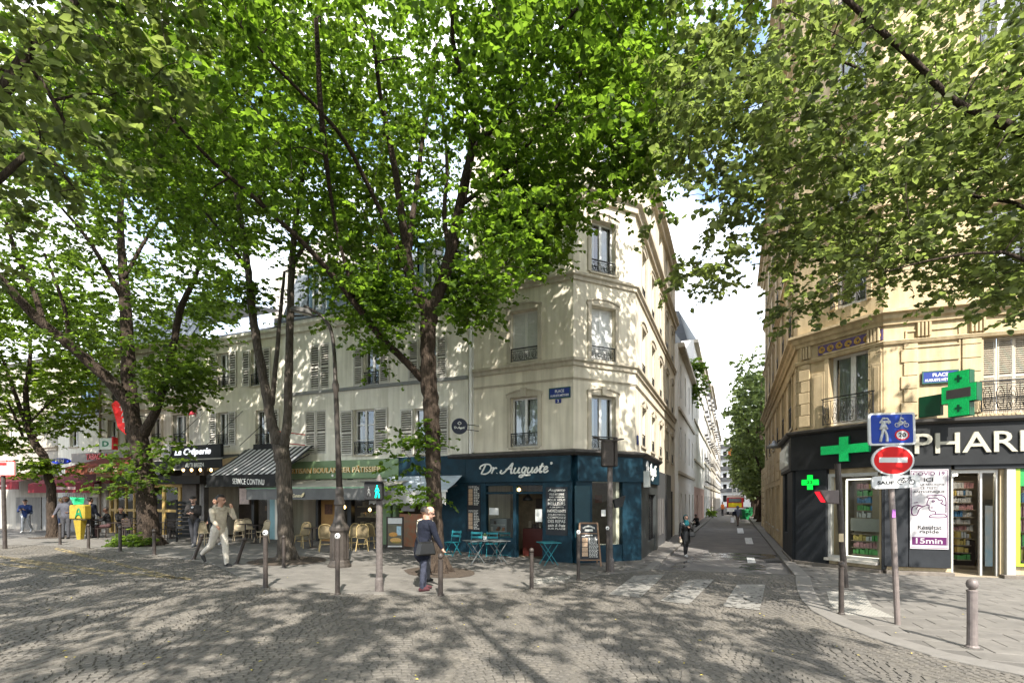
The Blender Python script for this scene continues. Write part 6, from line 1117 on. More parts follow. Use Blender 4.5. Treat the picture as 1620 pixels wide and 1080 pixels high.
def layout(proto, spots, group):
    first = True
    for u, v, rz, lab in spots:
        o = proto if first else copy_tree(proto); first = False; place(o, gp(u, v), R(rz), lab); o['group'] = group
g = 'turquoise folding chairs on the corner shop terrace'
layout(folding_chair(TQ), [(716, 878, 150, 'turquoise folding chair between the nearest linden trunk and the long teal table'), (752, 880, 172, 'turquoise folding chair at the long table, end near the linden'), (778, 880, 178, 'turquoise folding chair behind the potted plant'), (799, 879, 184, 'turquoise folding chair at the long table, end near the shop door'), (868, 884, 165, 'turquoise folding chair behind the small turquoise table'), (894, 885, 190, 'turquoise folding chair beside the menu board')], g)
for o in [x for x in C.objects if x.name.startswith('folding_chair') and x.parent is None]: o.rotation_euler.z -= R(180)
layout(bistro_table(M('table_grey', (.1, .11, .11), .5, .15, 5), True, .62), [(752, 892, 28, 'grey folding table before the teal menu board'), (787, 891, 27, 'grey folding table carrying the potted plant')], 'grey terrace tables')
layout(bistro_table(TQ, True, .62), [(868, 893, 20, 'small turquoise folding table beside the shop door')], 'turquoise terrace tables')
b = gp(768, 891); q = px(767, 851, b.y); pp = T('potted_plant', 'small potted succulent on the teal terrace table', 'plant', Vector((q.x, q.y, gp(768, 891).z + .735))); z0 = gp(768, 891).z + .74; m_ = MB(); m_.lathe([(.05, 0), (.065, .11), (.058, .115)], 12, (q.x, q.y, z0)); m_.build('pot', WHT, pp); m_ = MB(); r2 = random.Random(4)
for i in range(60): an = r2.uniform(0, 6.28); el = r2.uniform(.2, 1.4); d = Vector((math.cos(an) * math.cos(el), math.sin(an) * math.cos(el), math.sin(el))) * r2.uniform(.07, .12); c = Vector((q.x, q.y, z0 + .11)); x = Vector((-d.y, d.x, 0)).normalized() * .015; m_.add([c, c + d * .6 + x, c + d, c + d * .6 - x], [(0, 1, 2, 3)])
m_.build('leaves', M('succulent', (.16, .24, .1), .6, .3, 20), pp)
g = 'rattan chairs of the bakery'
layout(rattan_chair(RAT, M('cane_dark', (.16, .12, .06), .7, .3, 60)), [(515, 872, 25, 'cane chair standing left of the lamp post base'), (555, 869, -20, 'cane chair just right of the lamp post base'), (573, 871, 15, 'cane chair left of the sandwich advertising stand'), (588, 866, 170, 'cane chair behind the pedestrian signal post'), (478, 866, -15, 'cane chair just right of the twin linden trunk')], g)
layout(rattan_chair(M('cane_beige', (.5, .4, .26), .6, .15, 20), WEV), [(378, 856, 20, 'beige woven chair beside the walking man in the creperie terrace'), (396, 852, 175, 'beige woven chair facing away at the creperie table'), (414, 858, -30, 'beige woven chair at the right end of the creperie terrace'), (325, 861, 70, 'beige woven chair between the two men by the creperie')], 'woven chairs of the creperie')
layout(bistro_table(BRN, False, .6, False), [(404, 859, 0, 'dark round table on the creperie terrace'), (565, 865, 0, 'dark round table behind the lamp post'), (494, 866, 0, 'dark round table left of the lamp post'), (388, 856, 0, 'dark round table beside the walking man')], 'dark round tables')
layout(wood_chair(BRN), [(156, 851, 80, 'dark wooden chair by the yellow box'), (196, 851, 0, 'dark wooden chair left of the big linden trunk'), (206, 853, 180, 'dark wooden chair touching the big linden trunk'), (264, 852, 10, 'dark wooden chair right of the big linden trunk'), (275, 853, 200, 'dark wooden chair beside the black menu rack'), (215, 847, 30, 'dark wooden chair behind the big linden trunk')], 'dark chairs of the tobacconist')
layout(bistro_table(BRN, True, .6, False), [(184, 852, 0, 'dark square table at the tobacconist terrace'), (270, 851, 0, 'dark square table beside the big linden')], 'dark square tables')
# menu rack of the creperie
b = gp(293, 857); mr = T('menu_rack', 'tall black slatted menu rack by the creperie door', 'rack', b); m_ = MB()
for i in range(9): z = b.z + .2 + i * .17; m_ = MB(); m_.box(b.x - .32, b.x + .32, b.y - .03, b.y + .03, z, z + .13); m_.build('slat', BLKF, mr)
m_ = MB(); m_.box(b.x - .36, b.x - .325, b.y - .04, b.y + .04, b.z, b.z + 1.75); m_.box(b.x + .325, b.x + .36, b.y - .04, b.y + .04, b.z, b.z + 1.75); m_.build('frame', IRON, mr)
# advertising stand
b = gp(625, 868); ad = T('advertising_stand', 'framed sandwich advertising stand in front of the bakery', 'sign', b); k = b.y / FPX; zt = lambda v: CAMZ + (HZ - v) * k; hw = 13.5 * k
m_ = MB()
for c in ((-hw, -hw + .05, 868, 817), (hw - .05, hw, 868, 817)): m_.box(b.x + c[0], b.x + c[1], b.y - .03, b.y + .03, zt(c[2]), zt(c[3]))
m_.box(b.x - hw + .05, b.x + hw - .05, b.y - .03, b.y + .03, zt(818.5), zt(817)); m_.box(b.x - hw + .05, b.x + hw - .05, b.y - .03, b.y + .03, zt(829), zt(828)); m_.build('frame', BRN, ad)
m_ = MB(); m_.box(b.x - hw + .055, b.x + hw - .055, b.y - .02, b.y + .01, zt(828), zt(819)); m_.build('header', NOTE, ad); m_ = MB(); m_.box(b.x - hw + .055, b.x + hw - .055, b.y - .02, b.y + .01, zt(862), zt(829.5)); m_.build('picture_panel', M('panel_olive', (.13, .12, .08), .5, .2, 4), ad); m_ = MB(); m_.box(b.x - hw + .055, b.x + hw - .055, b.y - .035, b.y + .02, zt(864.5), zt(862.5)); m_.build('ledge', WHT, ad)
for u, v, ru, rv, mt in ((622, 845, 7, 3.5, M('bread_crust', (.55, .28, .07), .6, .4, 30)), (626, 854, 9, 4, M('bun', (.6, .36, .12), .6, .3, 30)), (627, 857, 8, 1.6, M('salad', (.4, .1, .05), .6, .7, 30, col2=(.2, .35, .06)))):
    c = px(u, v, b.y - .03); m_ = MB(); m_.lathe([(.2 * ru * k, -.012), (ru * k, 0), (.2 * ru * k, .012)], 16, (0, 0, 0), 0, lambda x, y, z, c=c, ru=ru, rv=rv: c + Vector((x, z, y * rv / ru))); m_.build('food_picture', mt, ad)
m_ = MB(); c = px(631, 838, b.y - .024); m_.box(c.x - 3.5 * k, c.x + 3.5 * k, c.y, c.y + .003, c.z - 8 * k, c.z + 6 * k); m_.build('price_list', M('price_blue', (.35, .5, .58), .6, .2, 12), ad)
# A-board menu
b = gp(931, 893); ab = T('menu_board', 'wooden A-frame menu board on the pavement by the traffic light', 'menu board', b); k = b.y / FPX; WDN = M('board_wood', (.2, .12, .07), .6, .25, 10); H = 66 * k; wb, wt_ = .42, .32
def side_frame(y0, y1, fill, nm, front):
    A0, A1, B0, B1 = [b + Vector(v) for v in ((-wb * .85, y0, 0), (wb * .85, y0, 0), (-wt_ * .9, y1, H), (wt_ * .9, y1, H))]; m_ = MB(); m_.bar(A0, B0, .05, .04, up=(0, 1, 0)); m_.bar(A1, B1, .05, .04, up=(0, 1, 0)); m_.bar(B0, B1, .05, .04, up=(0, 1, 0)); m_.bar(A0.lerp(B0, .14), A1.lerp(B1, .14), .04, .04, up=(0, 1, 0)); o = m_.build(nm, WDN, ab)
    c0, c1, d0, d1 = A0.lerp(B0, .16), A1.lerp(B1, .16), B0.lerp(A0, .02), B1.lerp(A1, .02); m_ = MB(); m_.add([c0, c1, d1, d0], [(0, 1, 2, 3)]); p = m_.build('blackboard', SLATE, o); p.modifiers.new('t', 'SOLIDIFY').thickness = .012; return c0, c1, d0, d1, o
cf = side_frame(-.3, 0, 1, 'front_frame', True); side_frame(.42, .03, 1, 'back_frame', False)
def bd(x, y): return cf[0].lerp(cf[1], x).lerp(cf[2].lerp(cf[3], x), y) + Vector((0, -.016, 0))
m_ = MB(); r2 = random.Random(9)
def bq(mm, x0, x1, y0, y1): mm.add([bd(x0, y0), bd(x1, y0), bd(x1, y1), bd(x0, y1)], [(0, 1, 2, 3)])
for y in np.arange(.06, .62, .038):
    x = .48
    while x < .88: w2 = r2.uniform(.05, .12); bq(m_, x, x + w2, y, y + .018); x += w2 + .025
bq(m_, .3, .7, .66, .69); bq(m_, .12, .3, .63, .66)
for t in np.linspace(.2, .8, 9): bq(m_, t - .03, t + .03, .86 + .05 * math.sin((t - .2) / .6 * math.pi), .91 + .05 * math.sin((t - .2) / .6 * math.pi))
bq(m_, .28, .72, .79, .85); m_.build('chalk_lines', CHALK, cf[4]); m_ = MB()
for i in range(4): bq(m_, .14, .42, .08 + i * .135, .2 + i * .135)
m_.build('food_pictures', FOOD, cf[4]); m_ = MB(); bq(m_, .02, .98, .715, .735); m_.build('cross_rail', WDN, cf[4])
# tree pits
def pit(u, v, r, label):
    b = gp(u, v); o = T('tree_pit', label, 'tree pit', b); m_ = MB(); rr = random.Random(u); N_ = 28
    m_.add([(b.x + r * math.cos(a) * rr.uniform(.95, 1.03), b.y + r * math.sin(a), G(b.x + r * math.cos(a)) + .018) for a in np.linspace(0, 2 * math.pi, N_, endpoint=False)] + [(b.x, b.y, b.z + .05)], [(i, (i + 1) % N_, N_) for i in range(N_)]); m_.build('soil', M('soil', (.06, .045, .033), .95, .35, 9, .5, 60), o)
    m_ = MB()
    for i in range(46): a = rr.uniform(0, 6.28); q = r * math.sqrt(rr.random()) * .95; x, y = b.x + q * math.cos(a), b.y + q * math.sin(a); s_ = rr.uniform(.015, .05); m_.add([(x, y, G(x) + .055), (x + s_, y + rr.uniform(-.02, .02), G(x) + .07), (x + s_ * .6, y + s_, G(x) + .06)], [(0, 1, 2)])
    m_.build('litter', M('dry_litter', (.42, .36, .28), .9, .4, 30), o)
pit(697, 905, .95, 'round bare soil pit at the foot of the nearest linden'); pit(455, 887, 1.05, 'round soil pit under the twin linden'); pit(82, 850, .8, 'small soil pit under the slim leaning linden')
# fallen leaves
FLV = M('fallen_leaf', (.45, .36, .06), .7, .3, 20); fl_ = MB(); r2 = random.Random(21)
for i in range(70):
    u, v = r2.uniform(0, 1620), r2.uniform(880, 1080); p = gp(u, v); a = r2.uniform(0, 6.28); s_ = r2.uniform(.015, .032); d = Vector((math.cos(a), math.sin(a), 0)) * s_; n_ = Vector((-d.y, d.x, 0)) * .5
    if v - HZ < 30: continue
    c = p + Vector((0, 0, .03)); fl_.add([c - d, c + n_ + Vector((0, 0, .006)), c + d, c - n_ + Vector((0, 0, .006))], [(0, 1, 2, 3)])
o = fl_.build('fallen_leaves', FLV); tag(o, 'small yellow fallen leaves scattered over the setts', 'leaves', kind='stuff')
# ------------------------------------------------------------------ fire engine, bins at the end of the street
c = off(.25, 68); fe_ = T('fire_engine', 'red and white fire engine with raised ladder far down the side street', 'fire engine', (c.x, c.y, -.09)); rz = math.atan2(ST.y, ST.x) - math.pi / 2
def fx(x, y, z): return Vector((c.x + x * math.cos(rz) - y * math.sin(rz), c.y + x * math.sin(rz) + y * math.cos(rz), z - .09))
m_ = MB(); m_.box(-1.05, 1.05, 0, 7, .5, 2.4, 0, fx); m_.build('body', REDM, fe_, bevel=.05); m_ = MB(); m_.box(-1.05, 1.05, -.06, -.003, .45, 1.0, 0, fx); m_.build('bumper', WHT, fe_); m_ = MB(); m_.box(-.8, .8, -.04, -.004, 1.75, 2.3, 0, fx); m_.build('windscreen', M('pane_dark', (.03, .035, .04), .08), fe_); m_ = MB(); m_.box(-.85, .85, -.04, -.004, 1.1, 1.65, 0, fx); m_.build('hazard_panel', M('hazard_yellow', (.75, .6, .02), .5), fe_); m_ = MB(); m_.box(-1.06, 1.06, .5, 7, 2.4, 2.75, 0, fx); m_.build('roof', WHT, fe_)
for x in (-.95, .95):
    for y in (1.2, 5.4): m_ = MB(); m_.lathe([(.45, -.15), (.5, 0), (.45, .15)], 14, (0, 0, 0), 0, lambda a, b_, c_, x=x, y=y: fx(x + c_, y + a, .5 + b_)); m_.build('wheel', IRON, fe_)
m_ = MB(); tp0, tp1 = fx(0, 3, 2.8), px(1158, 722, 66)
for s in (-.3, .3): m_.bar(tp0 + Vector((s, 0, 0)), tp1 + Vector((s, 0, 0)), .09)
for i in range(14): q = tp0.lerp(tp1, i / 14); m_.bar(q + Vector((-.3, 0, 0)), q + Vector((.3, 0, 0)), .05)
m_.build('ladder', WHT, fe_); m_ = MB(); m_.box(tp1.x - .35, tp1.x + .35, tp1.y - .4, tp1.y + .4, tp1.z, tp1.z + 1.1); m_.build('basket', M('orange_basket', (.75, .16, .02), .5), fe_)
BING = M('bin_green', (.01, .16, .05), .5, .1, 4)
def bin_(u, v, hpx, label):
    b = gp(u, v, -.05); k = b.y / FPX; h = hpx * k; t = T('wheelie_bin', label, 'bin', b, 'green bins beside the street trees'); m_ = MB(); w_ = h * .36; m_.add([(b.x + x * w_ * q, b.y + y * w_ * q, b.z + z) for z, q in ((.05, .8), (h * .85, 1)) for x, y in ((-1, -1), (1, -1), (1, 1), (-1, 1))], [(0, 1, 5, 4), (1, 2, 6, 5), (2, 3, 7, 6), (3, 0, 4, 7), (4, 5, 6, 7), (3, 2, 1, 0)]); m_.build('body', BING, t); m_ = MB(); m_.box(b.x - w_ * 1.05, b.x + w_ * 1.05, b.y - w_ * 1.1, b.y + w_, b.z + h * .855, b.z + h); m_.build('lid', BING, t, bevel=.02)
bin_(1178, 822, 17, 'green bin nearer the walking figure'); bin_(1188, 817, 15, 'green bin tucked against the street tree trunks')
# hedge pots on right pavement and a window box high in the street
# ------------------------------------------------------------------ people
SKIN = [M('skin_light', (.5, .3, .22), .55, .08, 20), M('skin_tan', (.36, .2, .13), .55, .08, 20), M('skin_dark', (.16, .085, .055), .55, .1, 20)]
HAIRB = M('hair_black', (.015, .012, .01), .6, .3, 60); HAIRG = M('hair_greybrown', (.1, .075, .06), .7, .3, 60)
def ico(n=10, m=8):
    v = []; f = []
    for i in range(m + 1):
        for j in range(n): a, b = math.pi * i / m, 2 * math.pi * j / n; v.append((math.sin(a) * math.cos(b), math.sin(a) * math.sin(b), math.cos(a)))
    for i in range(m):
        for j in range(n): f.append((i * n + j, (i + 1) * n + j, (i + 1) * n + (j + 1) % n, i * n + (j + 1) % n))
    return np.array(v), f
SPH = ico()
PEOPLE = []
class Fig:
    def __init__(s): s.caps = []; s.mb = MB()
    def cap(s, a, b, ra, rb, mat, fl=1.0, fd=None):          # tapered capsule; fl flattens along fd
        a, b = np.array(a, float), np.array(b, float); s.caps.append((a, b, ra, rb, mat)); n = 12
        d = b - a; Ln = np.linalg.norm(d); d = d / Ln if Ln > 1e-6 else np.array((0, 0, 1.)); x = np.cross(d, (0, 1, 0) if abs(d[1]) < .9 else (1, 0, 0)); x /= np.linalg.norm(x); y = np.cross(d, x); v = []
        pr = [(a, ra, t) for t in (-89, -60, -30, 0)] + [(b, rb, t) for t in (0, 30, 60, 89)]
        for c, r, t in pr:
            for j in range(n): an = 2 * math.pi * j / n; v.append(c + d * r * math.sin(R(t)) + (x * math.cos(an) + y * math.sin(an)) * r * math.cos(R(t)))
        v = np.array(v)
        if fd is not None: fd = np.array(fd, float) / np.linalg.norm(fd); mid = (a + b) / 2; pr_ = (v - mid) @ fd; v = v - np.outer(pr_ * (1 - fl), fd)
        k = len(pr); f = [(i * n + j, i * n + (j + 1) % n, (i + 1) * n + (j + 1) % n, (i + 1) * n + j) for i in range(k - 1) for j in range(n)] + [tuple(reversed(range(n))), tuple((k - 1) * n + j for j in range(n))]; s.mb.add(v.tolist(), f); return s
def rotx(v, a): c, s = math.cos(a), math.sin(a); return np.array((v[0], v[1] * c - v[2] * s, v[1] * s + v[2] * c))
def roty(v, a): c, s = math.cos(a), math.sin(a); return np.array((v[0] * c + v[2] * s, v[1], -v[0] * s + v[2] * c))
def rotz(v, a): c, s = math.cos(a), math.sin(a); return np.array((v[0] * c - v[1] * s, v[0] * s + v[1] * c, v[2]))
# the figure faces -Y; angles in degrees: hip>0 lifts the thigh forward, knee bends back, sh>0 lifts the arm forward, ab outward, el bends
def person(label, loc, yaw, H=1.74, top=None, bottom=None, shoe=None, skin=0, hair=HAIRB, hip=(0, 0), knee=(0, 0), sh=(5, 5), ab=(8, 8), el=(15, 15), elin=(0, 0), lean=0, head=(0, 0), bulk=1.0, vox=.013, coat=0, sit=None, bald=False, hood=None, scarf=None, fingers=True, shirt=None, trouser=1.0, beard=False):
    g = Fig(); k = H / 1.74; sk = SKIN[skin]; F_ = np.array((0, -1., 0)); B = bulk
    tl, cl = .43 * k, .42 * k; pel = np.array((0, 0, .9 * k))
    up = rotx(np.array((0, 0, 1.)), R(lean))                  # lean>0 tips forward (towards -Y)
    wa = pel + up * .16 * k; ch = pel + up * .36 * k; nk = pel + up * .54 * k; feet = []
    g.cap(pel + np.array((-.075, 0, 0)) * k, pel + np.array((.075, 0, 0)) * k, .125 * k * B, .125 * k * B, bottom, .82, (0, 1, 0))
    g.cap(pel + up * .02, wa, .15 * k * B, .145 * k * B, top, .8, (0, 1, 0)); g.cap(wa, ch, .15 * k * B, .175 * k * B, top, .74, (0, 1, 0))
    g.cap(ch + np.array((-.1, 0, .06)) * k, ch + np.array((.1, 0, .06)) * k, .115 * k * B, .115 * k * B, top, .95, (0, 1, 0)); g.cap(ch + up * .13 * k + np.array((-.13, 0, 0)) * k, ch + up * .13 * k + np.array((.13, 0, 0)) * k, .075 * k * B, .075 * k * B, top)
    if coat: g.cap(pel + up * .06, pel - np.array((0, 0, coat * k)), .165 * k * B, .18 * k * B, top, .78, (0, 1, 0))
    if shirt: g.cap(ch + np.array((0, -.115 * k * B, .1 * k)), pel + np.array((0, -.1 * k * B, .06 * k)), .045 * k, .05 * k, shirt)
    g.cap(nk - up * .04, nk + up * .1 * k, .06 * k, .054 * k, sk if not hood else top)
    hp, hy = R(head[0]), R(head[1])
    def hd(v): return nk + up * .1 * k + rotz(rotx(np.array(v, float), hp), hy) * k
    for c, r, q, m in ((((0, .012, .115)), .098, ((0, .01, .13)), sk), (((0, -.025, .045)), .066, ((0, -.018, .085)), sk)): g.cap(hd(c), hd(q), r * k, r * k, m)
    g.cap(hd((0, -.04, .01)), hd((0, -.055, .03)), .042 * k, .045 * k, HAIRB if beard else sk); g.cap(hd((0, -.1, .105)), hd((0, -.118, .07)), .012 * k, .019 * k, sk)
    for sx in (-1, 1):
        g.cap(hd((sx * .034, -.092, .107)), hd((sx * .036, -.092, .107)), .0125 * k, .0125 * k, HAIRB); g.cap(hd((sx * .03, -.096, .125)), hd((sx * .05, -.088, .125)), .008 * k, .006 * k, HAIRG); g.cap(hd((sx * .092, .015, .08)), hd((sx * .094, .018, .12)), .017 * k, .022 * k, sk)
    g.cap(hd((-.02, -.096, .045)), hd((.02, -.096, .045)), .008 * k, .008 * k, M('lips', (.3, .12, .1), .5))
    for i, sx in enumerate((-1, 1)):                          # 0 = the figure's right arm/leg (negative x)
        hipj = pel + np.array((sx * .088 * k, 0, -.01)); th = rotx(np.array((0, 0, -1.)), -R(hip[i])); sn = rotx(np.array((0, 0, -1.)), -R(hip[i] - knee[i])); kn = hipj + th * tl; an = kn + sn * cl; t_ = trouser
        g.cap(hipj, kn, .092 * k * B * t_, .064 * k * t_, bottom); g.cap(kn, kn + sn * cl * .4, .064 * k * t_, .064 * k * t_, bottom); g.cap(kn + sn * cl * .4, an, .062 * k * t_, .047 * k * t_, bottom)
        toe = rotx(np.array((0, -1., 0)), -R(max(-60, hip[i] - knee[i]) * .8)) if hip[i] - knee[i] < -8 else np.array((0, -1., 0)); heel = an + np.array((0, .03, -.035)) * k; g.cap(heel, heel + toe * .1 * k, .045 * k, .048 * k, shoe); g.cap(heel + toe * .1 * k, heel + toe * .19 * k + np.array((0, 0, -.012)), .046 * k, .034 * k, shoe); feet.append(min(heel[2], (heel + toe * .19 * k)[2]) - .046 * k)
        so = ch + up * .12 * k + np.array((sx * .185 * k * B, 0, 0)); ua = roty(rotx(np.array((0, 0, -1.)), -R(sh[i] + lean * 0)), -sx * R(ab[i])); fa = roty(rotx(np.array((0, 0, -1.)), -R(sh[i] + el[i])), -sx * R(ab[i])); fa = rotz(fa, -sx * R(elin[i])); e_ = so + ua * .285 * k; w_ = e_ + fa * .25 * k
        g.cap(so, e_, .066 * k * B, .052 * k * B, top); g.cap(e_, w_, .052 * k * B, .04 * k, top); g.cap(w_ - fa * .01, w_ + fa * .05 * k, .026 * k, .03 * k, sk)
        sid = np.cross(fa, (0, 1, 0) if abs(fa[1]) < .8 else (0, 0, 1)); sid /= np.linalg.norm(sid); pm = w_ + fa * .085 * k; nrm = np.cross(sid, fa); g.cap(w_ + fa * .03, pm, .034 * k, .037 * k, sk, .6, nrm)
        if fingers:
            for q, (o_, ln) in enumerate(((-.027, .06), (-.009, .072), (.009, .068), (.027, .055))): p0 = pm + sid * o_ * k; p1 = p0 + (fa * .8 + nrm * .35 * sx) * ln * .6 * k; g.cap(p0, p1, .0095 * k, .009 * k, sk); g.cap(p1, p1 + (fa * .45 + nrm * .8 * sx) * ln * .5 * k, .009 * k, .008 * k, sk)
            g.cap(w_ + fa * .04 + sid * .025 * k, w_ + fa * .08 + sid * .055 * k, .012 * k, .011 * k, sk)
        if i == 0: hand0 = pm
        else: hand1 = pm
    dz = -(min(feet)) if sit is None else (sit - (pel[2] - .1 * k))
    PEOPLE.append(dict(fig=g, loc=Vector(loc), yaw=yaw, label=label, dz=dz, vox=vox, hd=hd, k=k, hair=hair, bald=bald, hood=hood, scarf=scarf, top=top, ch=ch, nk=nk, pel=pel, up=up, hands=(hand0, hand1), extra=[])); return PEOPLE[-1]
def fin_people():
    tmp = []
    for p in PEOPLE:
        o = bpy.data.objects.new('tmp_body', p['fig'].mb.mesh('tmp_body', [SKIN[0]])); C.objects.link(o); r = o.modifiers.new('r', 'REMESH'); r.mode = 'VOXEL'; r.voxel_size = p['vox']; r.use_smooth_shade = True; s = o.modifiers.new('s', 'SMOOTH'); s.iterations = 3; s.factor = .5; tmp.append(o)
    dg = bpy.context.evaluated_depsgraph_get()
    for p, o in zip(PEOPLE, tmp):
        me = bpy.data.meshes.new_from_object(o.evaluated_get(dg)); bpy.data.objects.remove(o); n = len(me.polygons); ct = np.empty(n * 3); me.polygons.foreach_get('center', ct); ct = ct.reshape(-1, 3); best = np.full(n, 9.); idx = np.zeros(n, int); mats = []
        for a, b, ra, rb, m in p['fig'].caps:
            d = b - a; t = np.clip(((ct - a) @ d) / max(1e-9, d @ d), 0, 1); ds = np.linalg.norm(ct - a - t[:, None] * d, axis=1) - (ra + (rb - ra) * t)
            if m not in mats: mats.append(m)
            q = ds < best; best[q] = ds[q]; idx[q] = mats.index(m)
        me.materials.clear()
        for m in mats: me.materials.append(m)
        me.polygons.foreach_set('material_index', idx.astype(np.int32)); me.polygons.foreach_set('use_smooth', np.ones(n, bool)); me.name = 'body'
        t = T('person', p['label'], 'person'); loc = p['loc'].copy(); bo = bpy.data.objects.new('body', me); C.objects.link(bo); bo.parent = t; bo.location.z = p['dz']; WL[bo] = Vector((0, 0, 0)); hd = p['hd']; up_ = Vector((0, 0, p['dz'])); V_ = lambda v: Vector(v) + up_
        def blob(name, fn, mat, lim=None, c=(0, 0, 0), rr=(1, 1, 1)):
            v, f = SPH; v2, f2 = [], []
            for q in v: v2.append(tuple(V_(fn(np.array(c) + q * rr))))
            keep = [all((lim is None) or lim(v[i]) for i in ff) for ff in f]; mb = MB(); mb.add(v2, [ff for ff, kq in zip(f, keep) if kq]); o = mb.build(name, mat, t, sm=True); return o
        if p['scarf']: blob('headscarf', hd, p['scarf'], lambda q: not (q[1] < -.62 and -.75 < q[2] < .45), (0, .008, .1), (.118, .125, .145)); g2 = Fig(); g2.cap(hd((0, -.01, -.02)), hd((0, -.05, -.15)), .085, .11, p['scarf']); o = g2.mb.build('scarf_fall', p['scarf'], t, sm=True); o.location.z += p['dz']
        elif p['hood']: blob('hood', hd, p['hood'], lambda q: not (q[1] < -.55 and -.9 < q[2] < .5), (0, .015, .1), (.13, .13, .15))
        elif p['bald']: blob('hair', hd, p['hair'], lambda q: q[2] < .62 and q[2] > -.55 and q[1] > -.35, (0, .016, .115), (.104, .108, .11))
        else: blob('hair', hd, p['hair'], lambda q: (q[2] > .25 or q[1] > -.1) and q[2] > -.55, (0, .016, .125), (.108, .113, .112))
        for fn in p['extra']: fn(t, p, V_)
        t.location = loc; t.rotation_euler.z = p['yaw']
cl = lambda n, c, v=.18: M(n, c, .9, v, 9, .9, 16)
def bag(t, p, V_, c, r, mat, nm='shoulder_bag', strap=None):
    mb = MB(); x, y, z = c; a, b, d = r; P_ = [(-a, -b, -d), (a, -b, -d), (a, b, -d), (-a, b, -d), (-a * .85, -b * .7, d), (a * .85, -b * .7, d), (a * .85, b * .7, d), (-a * .85, b * .7, d)]; mb.add([V_((x + q[0], y + q[1], z + q[2])) for q in P_], [(3, 2, 1, 0), (4, 5, 6, 7), (0, 1, 5, 4), (1, 2, 6, 5), (2, 3, 7, 6), (3, 0, 4, 7)]); o = mb.build(nm, mat, t, bevel=.03)
    if strap: mb = MB(); mb.tube([V_(q) for q in strap], .012, 5); mb.build('strap', mat, o)
NAVY = cl('cloth_navy', (.005, .007, .016)); JEAN = cl('cloth_jeans', (.036, .04, .06), .35); BLKC = cl('cloth_black', (.012, .012, .013)); BEI = cl('cloth_beige', (.5, .44, .34)); BEI2 = cl('cloth_stone', (.46, .41, .33)); GRYC = cl('cloth_grey', (.09, .09, .1)); WHC = cl('cloth_white', (.55, .56, .58)); SHOEB = cl('shoe_black', (.012, .012, .012)); SHOER = cl('shoe_red', (.07, .022, .026), .7); SHOEW = cl('shoe_white', (.5, .5, .5)); LTR = M('leather_black', (.012, .012, .012), .3, .2, 8); TEALS = cl('scarf_teal', (.01, .11, .13)); DKG = cl('cloth_darkgrey', (.05, .05, .055)); LBL = cl('cloth_lightblue', (.25, .33, .5)); SWT = cl('cloth_sweat', (.38, .39, .4))
# the man in navy with his hand on the bollard: seen from behind, three quarters, head turned to the right
b = gp(668, 934); pm = person('man in navy jacket with black shoulder bag resting a hand on a bollard', b, R(128), 1.76, NAVY, JEAN, SHOER, 0, HAIRG, hip=(-2, 12), knee=(4, 12), sh=(17, 42), ab=(10, 4), el=(8, 128), elin=(0, 30), lean=12, head=(24, -28), bulk=1.24, coat=.13, vox=.0095, bald=True)
def ex(t, p, V_):
    bag(t, p, V_, (-.23, .04, p['pel'][2] - .02), (.09, .22, .14), LTR, strap=[(-.24, .2, 1.0), (-.1, .2, 1.25), (.14, .06, 1.46), (.08, -.16, 1.3), (-.24, -.06, 1.0)])
    mb = MB(); hd = p['hd']
    for sx in (-1, 1): mb.tube([V_(hd((sx * .036 + .03 * math.cos(q), -.112, .105 + .022 * math.sin(q)))) for q in np.linspace(0, 6.28, 10)], .004, 4); mb.tube([V_(hd((sx * .066, -.108, .108))), V_(hd((sx * .1, .01, .112)))], .004, 4)
    mb.build('glasses', IRON, t)
pm['extra'].append(ex)
b = gp(670, 922); person('person in beige top half hidden behind the man in navy', b + Vector((.0, .2, 0)), R(150), 1.72, BEI, DKG, SHOEB, 1, HAIRB, el=(30, 20), head=(5, 20), vox=.013)
b = gp(347, 896); pw = person('young man in beige hooded tracksuit with backpack walking and holding a hand to his mouth', b, R(62), 1.85, cl('cloth_sand', (.4, .345, .26)), cl('cloth_ecru', (.5, .455, .38)), SHOEB, 1, HAIRB, hip=(-26, 14), knee=(34, 6), sh=(30, 46), ab=(14, 12), el=(30, 112), elin=(0, 35), lean=4, head=(8, 30), bulk=1.08, vox=.011, trouser=1.15)
pw['extra'].append(lambda t, p, V_: bag(t, p, V_, (0, .2, p['ch'][2] - .03), (.15, .09, .21), BLKC, 'backpack', [(.13, .12, 1.48), (.14, -.05, 1.52), (.14, -.16, 1.38), (.15, -.08, 1.15), (.14, .13, 1.08)]))
pw['extra'].append(lambda t, p, V_: [MB().tube([V_(p['nk'] + np.array((.13 * math.cos(q), .02 + .11 * math.sin(q), .0 + .05 * math.sin(q)))) for q in np.linspace(0, 6.28, 14)], .045, 7).build('hood', MT['cloth_sand'], t, sm=True)])
b = gp(307, 866); person('bearded man in dark open jacket and white shirt looking down at his hands', b, R(15), 1.8, cl('cloth_brownblack', (.025, .022, .02)), DKG, cl('shoe_grey', (.1, .1, .1)), 0, HAIRB, hip=(-8, 16), knee=(14, 8), sh=(18, 18), ab=(8, 8), el=(82, 82), elin=(32, 32), lean=5, head=(28, 0), vox=.012, shirt=WHC, beard=True)
b = gp(341, 862); person('person in dark clothes and white trainers behind the walking man', b, R(-20), 1.74, BLKC, cl('cloth_navytrousers', (.03, .035, .05)), SHOEW, 1, HAIRB, hip=(10, -10), knee=(6, 10), vox=.014)
